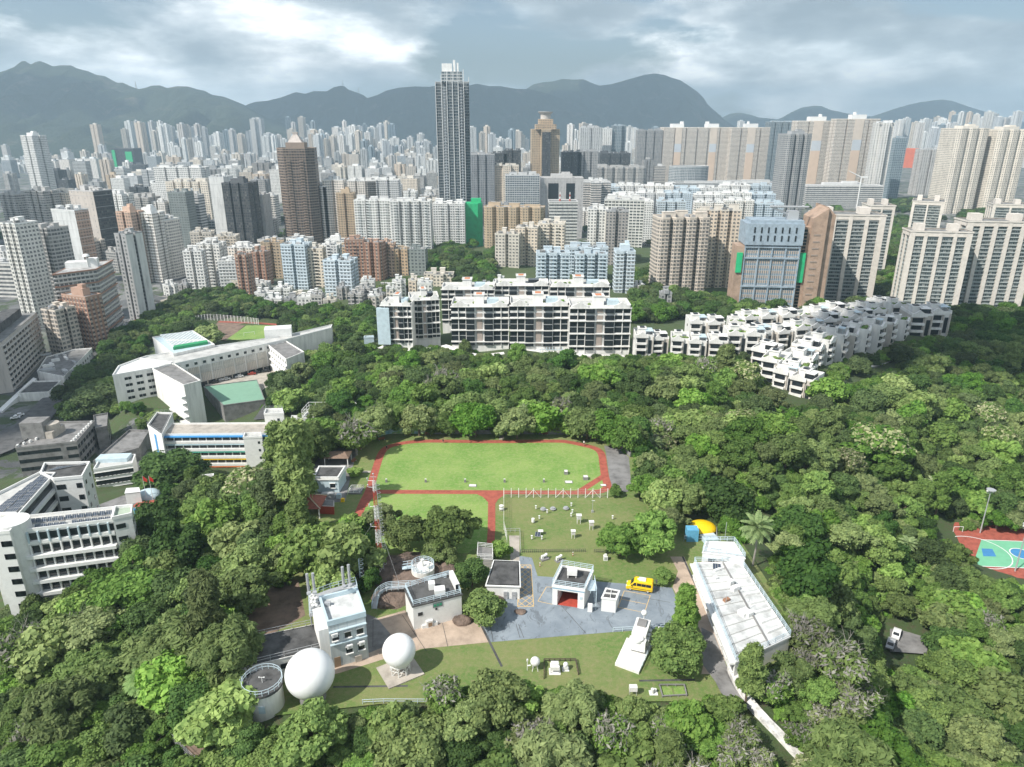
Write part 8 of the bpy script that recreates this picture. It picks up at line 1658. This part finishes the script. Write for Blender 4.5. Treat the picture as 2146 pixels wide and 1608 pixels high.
NT=[('light',655,1140,62,'tall bright green tree between the pavilion roof and the panelled block',1.15,0),('light',690,1215,48,'bright green tree directly behind the steel platform',1.0,0),('dark',988,1195,36,'clipped dark round tree behind the white house roof',1.0,0),('mid',1012,1258,46,'big round bush-like tree between the white house and tarmac',.8,1),('dark',775,1208,26,'dark small tree at the foot of the lattice mast',1.1,1),('acacia',940,1092,62,'broad lumpy acacia in front of the lower turf, right one',1.0,0),('acacia',850,1105,48,'broad lumpy acacia in front of the lower turf, middle one',1.0,0),('acacia',800,1075,40,'broad lumpy acacia beside the lattice mast',1.1,1),('mid',925,1150,34,'bright low tree above the round platform',.8,0),('light',1050,1145,22,'small bright tree beside the stepped yard',1.0,1),('olive',1372,1105,52,'large olive casuarina right of the instrument lawn, right one',1.0,1),('olive',1302,1118,46,'large olive casuarina right of the instrument lawn, left one',.9,1),('mid',1425,1350,66,'large dense round tree between the radar cabin and the lane',.8,2),('olive',1437,1270,42,'tall feathery tree rising beside the lane and long white building',1.3,0),('olive',1575,1400,50,'half-bare feathery tree before the near end of the long white building',1.2,0),('palm',1588,1098,38,'tall date palm standing alone above the long white building',1.0,0),('mid',1662,1398,46,'rounded tree overlapping the near end of the long white building',.9,1),('acacia',650,1520,80,'large olive-green tree overlapping the foot of the large radome',1.0,1),('light',815,1510,50,'bright green tree at the lawn edge below the smaller radome',1.0,0),('grey',925,1440,48,'grey half-bare tree at the lawn edge left of centre',1.0,0),('acacia',1045,1450,75,'large olive-green tree in front of the lower lawn, centre',.95,0),('acacia',975,1500,60,'olive-green tree left of the central large one',.9,1),('grey',1120,1530,55,'grey half-bare tree at the bottom centre',1.0,0),('olive',1200,1470,60,'feathery olive tree before the lower lawn fence',.9,1),('grey',1275,1520,55,'grey-tipped tree at the bottom right of centre',1.0,0),('light',1440,1500,50,'bright green tree left of the footpath bottom',1.0,0),('olive',470,1345,72,'large feathery olive tree left of the long annex',1.1,1),('olive',430,1260,60,'dark feathery tree above the large feathery olive tree',1.3,0),('palm',300,1420,42,'date palm in the woods left of the large feathery tree',.6,0),('palm',385,1110,28,'date palm in the woods right of the solar-roofed school',.6,0),('palm',490,1085,22,'small date palm near the big flowering tree',.6,0),('dark',350,972,66,'huge dark green tree in front of the striped school',.62,0),('flower',520,1010,52,'pale flowering tree before the right end of the striped school',1.0,0),('olive',620,960,70,'tall dark casuarina right of the striped school',1.3,0),('olive',580,935,45,'tall casuarina touching the striped school',1.3,0),('giant',270,1240,110,'very wide flat-topped tree filling the left middle woods',.8,1),('flat',200,1310,90,'wide layered tree below the solar-roofed school',.8,1),('dark',200,830,52,'dark green tree mass beside the main road and long school',.7,0),('light',432,695,32,'vivid green tree beside the sports pitch',.8,0),('light',235,800,28,'vivid green tree by the left end of the long school',.8,0),('flower',1840,920,62,'large cream-topped tree in the right woods',.8,0),('flower',1560,880,36,'pale-topped tree below the stepped villas',.9,1),('acacia',598,1092,36,'olive lumpy tree beside the red tiled pavilion',1.0,0),('light',2000,1270,55,'large yellow-green tree beside the small clearing',.8,0),('giant',1830,1560,110,'very large dense tree at the bottom right, left one',.75,0),('giant',1990,1490,100,'very large dense tree at the bottom right, right one',.75,0),('flat',1775,1120,62,'wide layered tree right of the date palm',.8,1),('grey',1695,1178,30,'brownish twiggy shrub mass beside the long white building',1.0,0),('light',1740,1255,38,'bright green tree below the twiggy shrub mass',1.0,0),('palm',1370,925,22,'small palm at the top right corner of the grey yard',.7,0),('palm',1960,1010,24,'palm in the shaded right woods',.7,0),('palm',1905,1135,22,'palm beside the wide layered tree at right',.7,0),('olive',120,1480,75,'olive feathery tree in the bottom left woods',1.0,1),('grey',55,1540,50,'bare grey-branched tree near the bottom left corner',1.0,0),('light',260,1330,36,'fresh green tree above the bottom left date palm',1.0,0),('bush',1155,1328,0,'',1,0),('light',745,985,16,'small round dark bush right of the white hut',.7,1),('mid',1390,1200,24,'leafy banana-like clump behind the van',.7,1),('bush',1158,1324,0,'',1,0),('mid',1292,1025,14,'little tree at the foot of the grey yard',1.0,1),('bush',1380,1328,9,'small round clipped bush beside the tarmac rail',.9,0),('mid',1628,768,12,'small dark tree in the villa courtyard',1.0,0),('dark',1560,742,11,'dark shrub-like tree between the villa pair and the stepped group',1.0,1),('dark',1500,790,20,'rounded tree before the right end of the front villa row',1.0,0),('mid',975,725,17,'tree overlapping the left end of the long terrace',1.1,1),('mid',1085,735,20,'bright tree standing before the middle of the long terrace',1.2,0),('bush',972,1286,9,'small bright bush beside the boulder at the white house corner',.9,1)]
for key,px_,py_,rp,lab,hs_,vi_ in NT:
 if rp<=0:continue
 onflat=bool(in_poly([G(px_,py_,0).x],[G(px_,py_+rp*.5,0).y],PLATEAU)[0])and py_>930 and 500<px_<1660
 tree_at(key,px_,py_,rp,z=0.0 if onflat else None,label=lab,hs=hs_,vi=vi_)
WOODS=[([(0,1270),(130,1245),(290,1110),(330,1030),(440,990),(540,930),(620,880),(760,880),(830,895),(740,925),(660,955),(650,1010),(630,1080),(760,1100),(780,1190),(620,1180),(560,1250),(500,1300),(490,1420),(520,1500),(600,1530),(760,1500),(820,1490),(940,1420),(1130,1430),(1330,1440),(1400,1480),(1500,1470),(1560,1500),(1670,1608),(1670,1650),(0,1650)],'near'),([(600,880),(640,820),(600,740),(640,700),(750,690),(770,720),(780,712),(930,712),(1010,724),(1320,732),(1500,745),(1560,750),(1640,850),(1720,850),(1715,800),(1760,755),(1880,712),(2000,690),(2146,680),(2200,690),(2200,1100),(2050,1110),(1980,1100),(2050,1210),(2200,1230),(2200,1650),(1690,1650),(1600,1520),(1560,1430),(1680,1400),(1640,1260),(1560,1150),(1440,1110),(1350,1040),(1320,950),(1240,895),(830,890)],'near'),([(130,870),(140,800),(250,700),(310,660),(370,620),(480,600),(560,640),(680,640),(760,680),(720,690),(620,690),(560,690),(330,700),(300,760),(240,790),(300,840),(270,870)],'mid'),([(700,650),(790,636),(800,598),(900,598),(930,620),(800,650),(790,700),(700,690)],'mid'),([(620,640),(760,645),(800,690),(770,710),(640,700)],'mid'),([(1320,560),(1560,645),(1700,650),(1650,668),(1330,668)],'mid'),([(930,735),(760,735),(760,770),(930,770)],'mid'),([(570,860),(560,800),(600,760),(650,800),(640,860)],'mid'),([(280,870),(420,840),(560,850),(560,890),(420,880),(300,895)],'mid'),([(1330,570),(1370,560),(1400,620),(1540,640),(1560,665),(1330,665)],'mid'),([(890,520),(920,500),(960,520),(1030,545),(1035,600),(940,600),(890,560)],'mid'),([(1700,640),(1730,645),(1880,600),(1910,620),(2060,650),(2146,640),(2200,640),(2200,700),(1990,690),(1880,650),(1700,660)],'mid'),([(1830,560),(1900,540),(1900,640),(1840,640)],'mid'),([(1730,440),(1760,430),(1760,470),(1735,470)],'far'),([(1760,455),(1930,455),(1900,560),(1830,560)],'far'),([(1860,400),(2000,395),(2010,440),(1850,440)],'far'),([(2010,430),(2100,430),(2100,470),(2010,470)],'far')]
KEEP=[[(430,900),(565,900),(560,990),(440,990)],[(748,925),(830,895),(1240,900),(1330,950),(1330,1040),(1260,1060),(1250,1180),(1050,1180),(1000,1060),(760,1050)],[(500,1330),(640,1220),(700,1180),(1000,1180),(1100,1150),(1290,1190),(1450,1180),(1460,1120),(1560,1130),(1660,1340),(1560,1440),(1400,1470),(1130,1420),(700,1480),(600,1470),(590,1510),(505,1510)],[(625,950),(770,930),(760,1080),(620,1070)],[(350,1495),(400,1500),(470,1650),(420,1650)],[(1540,1400),(1580,1420),(1710,1608),(1620,1608)],[(1835,1285),(1960,1285),(1955,1395),(1835,1390)],[(1545,1055),(1635,1055),(1635,1140),(1600,1190),(1565,1190)],[(2040,1100),(2200,1100),(2200,1215),(2040,1200)],[(640,1050),(700,1040),(700,1085),(640,1085)],[(1425,1062),(1515,1062),(1505,1135),(1425,1135)],[(1530,1130),(1605,1118),(1640,1190),(1672,1300),(1640,1335)],[(1950,1080),(2020,1080),(2000,1130),(1960,1130)],[(395,655),(600,655),(590,722),(465,725)],[(395,700),(560,700),(620,690),(640,715),(560,800),(545,870),(430,870),(230,830),(240,780),(320,700)],[(0,960),(240,950),(330,1040),(285,1110),(130,1240),(0,1265)],[(300,880),(620,850),(620,900),(560,960),(310,900)],[(785,620),(930,590),(1325,590),(1330,738),(1200,736),(1000,734),(930,722),(785,716)],[(1325,665),(1440,655),(1650,650),(1800,640),(1990,650),(1990,700),(1900,706),(1760,750),(1705,828),(1650,832),(1560,742),(1325,738)],[(1745,800),(1790,775),(1880,750),(1880,765),(1800,795),(1755,815)],[(505,1220),(620,1215),(610,1300),(520,1330)],[(130,880),(280,850),(290,905),(210,950),(30,980),(0,900)]]
def pip(x,y,p):
 r=False;j=len(p)-1
 for i in range(len(p)):
  a,b=p[i],p[j]
  if(a[1]>y)!=(b[1]>y)and x<(b[0]-a[0])*(y-a[1])/(b[1]-a[1])+a[0]:r=not r
  j=i
 return r
def pxin(u,v,polys):return any(pip(u,v,p)for p in polys)
BH={}
for a,b,c in BOXES:
 k=int(c//40)+2
 for i in range(int(a//40)-k,int(a//40)+k+1):
  for j in range(int(b//40)-k,int(b//40)+k+1):BH.setdefault((i,j),[]).append((a,b,c))
PB=[(min(p[0]for p in q),max(p[0]for p in q),min(p[1]for p in q),max(p[1]for p in q),q)for q in BPOLY]
def pdist(x,y,q):
 d=1e9;j=len(q)-1
 for i in range(len(q)):
  ax,ay=q[j];bx,by=q[i];L=(bx-ax)**2+(by-ay)**2+1e-9;t=min(1,max(0,((x-ax)*(bx-ax)+(y-ay)*(by-ay))/L));d=min(d,math.hypot(x-ax-t*(bx-ax),y-ay-t*(by-ay)));j=i
 return d
def busy(x,y,r):
 for a,b,c,d,q in PB:
  if a-r<x<b+r and c-r<y<d+r and(pip(x,y,q)or pdist(x,y,q)<r):return True
 return any((x-a)**2+(y-b)**2<(r+c)**2*0.62 for a,b,c in BH.get((int(x//40),int(y//40)),()))
rt=random.Random(21);cells={}
def near_tree(x,y,r):
 ci,cj=int(x//8),int(y//8)
 for i in(-1,0,1):
  for j in(-1,0,1):
   for a,b,c in cells.get((ci+i,cj+j),()):
    if(a-x)**2+(b-y)**2<(r+c)**2:return True
 return False
for a,b,c in TPOS:cells.setdefault((int(a//8),int(b//8)),[]).append((a,b,c*.42))
WK=dict(near=['mid']*7+['acacia']*6+['dark']*4+['light']*4+['olive']*3+['flat']*4+['flower']*1+['grey']*1,mid=['mid']*5+['dark']*7+['light']+['acacia']*3,far=['dark']*4+['mid']*3)
cand=[]
for _ in range(60000):
 Yt=66+380*rt.random()**1.15;half=(Yt*CP+70*SP)*.80;Xt=rt.uniform(-half,half);R0=(2.4+4.2*rt.random()**1.6)*(1.0 if Yt<260 else 1.1)
 if near_tree(Xt,Yt,R0*.52):continue
 z=tz(Xt,Yt);u,v,dd=proj(Xt,Yt,z+R0*1.15)
 if not(-60<u<2206 and 560<v<1690):continue
 grp=None
 for p,gk in WOODS[:13]:
  if pip(u,v,p):grp=gk;break
 if grp is None:continue
 rp=R0*FPX/dd*.55
 if any(pxin(u+a*rp,v+b*rp,KEEP)for a,b in((0,0),(.9,0),(-.9,0),(0,-1.1),(0,.8))):continue
 if busy(Xt,Yt,R0*.45):continue
 cells.setdefault((int(Xt//8),int(Yt//8)),[]).append((Xt,Yt,R0*.52));cand.append((Xt,Yt,z,R0,u,v,dd,grp))
cand.sort(key=lambda c:-c[3]/c[6]);print('wood trees',len(cand))
NIND=560;far_pts=cand[NIND:];cntk={}
for Xt,Yt,z,R0,u,v,dd,grp in cand[:NIND]:
 n=mnoise.noise(Vector((Xt/34,Yt/34,3.0)));pool=WK[grp]
 key=pool[min(len(pool)-1,max(0,int((n*.9+.5+rt.uniform(-.28,.28))*len(pool))))]
 vi=rt.randrange(len(KINDS[key]['v']));s=R0/KINDS[key]['v'][vi][2]*1.08;nm=KINDS[key]['name']
 if nm=='broadleaf_tree' and cntk.get(nm,0)>285:key=rt.choice(('acacia','flat'));vi=0;s=R0/KINDS[key]['v'][0][2]
 cntk[KINDS[key]['name']]=cntk.get(KINDS[key]['name'],0)+1;tree(key,Xt,Yt,z,(s,s*(1.0 if Yt>120 else .85)),vi=vi)
print(cntk)
autolabel(tree_items,LANDT)
def scatter(name,pts,meshes,label,cat):
 """pts rows: x y z scale rot which"""
 me=bpy.data.meshes.new(name);P=np.array(pts,dtype=np.float32);me.vertices.add(len(P));me.vertices.foreach_set('co',P[:,:3].ravel())
 for nm,col in(('sc',3),('rt',4),('wh',5)):a=me.attributes.new(nm,'FLOAT','POINT');a.data.foreach_set('value',P[:,col].copy())
 o=link(bpy.data.objects.new(name,me));o['kind']='stuff';o['label']=label;o['category']=cat
 ng=bpy.data.node_groups.new(name,'GeometryNodeTree');ng.interface.new_socket('Geometry',in_out='INPUT',socket_type='NodeSocketGeometry');ng.interface.new_socket('Geometry',in_out='OUTPUT',socket_type='NodeSocketGeometry')
 gi,go=ng.nodes.new('NodeGroupInput'),ng.nodes.new('NodeGroupOutput');jn=ng.nodes.new('GeometryNodeJoinGeometry')
 def attr(n):a=ng.nodes.new('GeometryNodeInputNamedAttribute');a.data_type='FLOAT';a.inputs['Name'].default_value=n;return a.outputs['Attribute']
 for i,ob in enumerate(meshes):
  ip=ng.nodes.new('GeometryNodeInstanceOnPoints');oi=ng.nodes.new('GeometryNodeObjectInfo');oi.inputs['Object'].default_value=ob;oi.transform_space='ORIGINAL'
  cmp_=ng.nodes.new('FunctionNodeCompare');cmp_.data_type='FLOAT';cmp_.operation='EQUAL';ng.links.new(attr('wh'),cmp_.inputs[0]);cmp_.inputs[1].default_value=i;cmp_.inputs['Epsilon'].default_value=.1
  cb=ng.nodes.new('ShaderNodeCombineXYZ');ng.links.new(attr('rt'),cb.inputs[2]);ng.links.new(gi.outputs[0],ip.inputs['Points']);ng.links.new(cmp_.outputs[0],ip.inputs['Selection']);ng.links.new(oi.outputs['Geometry'],ip.inputs['Instance']);ng.links.new(cb.outputs[0],ip.inputs['Rotation'])
  cs=ng.nodes.new('ShaderNodeCombineXYZ');[ng.links.new(attr('sc'),cs.inputs[k])for k in range(3)];ng.links.new(cs.outputs[0],ip.inputs['Scale']);ng.links.new(ip.outputs[0],jn.inputs[0])
 ng.links.new(jn.outputs[0],go.inputs[0]);md=o.modifiers.new('scatter','NODES');md.node_group=ng;return o
def crown_of(key,vi):
 me=KINDS[key]['v'][vi][0]
 for o in COL.objects:
  if o.type=='MESH' and o.data is me:return o
 o=tree(key,0,20,-30,1.0,label='x',vi=vi);return o.children[0]
CR=[crown_of('mid',0),crown_of('dark',0),crown_of('acacia',0),crown_of('dark',1),crown_of('light',1)]
pts=[]
for Xt,Yt,z,R0,u,v,dd,grp in far_pts:pts.append((Xt,Yt,z-.6,R0/5.0,rt.uniform(0,6.28),rt.choice((0,1,1,2,3,3,4)if grp=='mid' else(0,1,2,3,4))))
for _ in range(70000):
 Yt=440+1060*rt.random()**2;Xt=rt.uniform(-1,1)*Yt*.78;z=tz(Xt,Yt);R0=rt.uniform(4.5,7.5);u,v,dd=proj(Xt,Yt,z+5)
 ok=any(pip(u,v,p)for p,_g in WOODS[2:])or(rt.random()<.008 and 540>v>400)
 if not ok or pxin(u,v,KEEP)or busy(Xt,Yt,R0*.7)or near_tree(Xt,Yt,R0*.5):continue
 cells.setdefault((int(Xt//8),int(Yt//8)),[]).append((Xt,Yt,R0*.5));pts.append((Xt,Yt,z-1,R0/5.0,rt.uniform(0,6.28),rt.choice((0,1,1,3,3,2))))
print('scattered',len(pts));scatter('distant_woodland',pts,CR,'distant tree cover on the slopes and between the towers','woodland')
up_=[];KEEPU=[q for q in KEEP if q[0]!=(1530,1130)]
BU=[crown_of('bush',0),crown_of('bush',1),crown_of('acacia',1)]
for _ in range(26000):
 Yt=66+330*rt.random();half=(Yt*CP+70*SP)*.78;Xt=rt.uniform(-half,half)
 z=tz(Xt,Yt);u,v,dd=proj(Xt,Yt,z+1)
 if not(-30<u<2176 and 650<v<1660):continue
 if not any(pip(u,v,p)for p,_g in WOODS[:9])or pxin(u,v,KEEPU)or pxin(u,v-1.5*FPX/dd,KEEPU):continue
 if busy(Xt,Yt,-1):continue
 up_.append((Xt,Yt,z-.3,rt.uniform(.35,1.0)*(1.0),rt.uniform(0,6.28),rt.choice((0,0,1,0))))
print('undergrowth',len(up_));scatter('undergrowth',up_,BU,'low shrubs and undergrowth beneath the hillside trees','undergrowth')
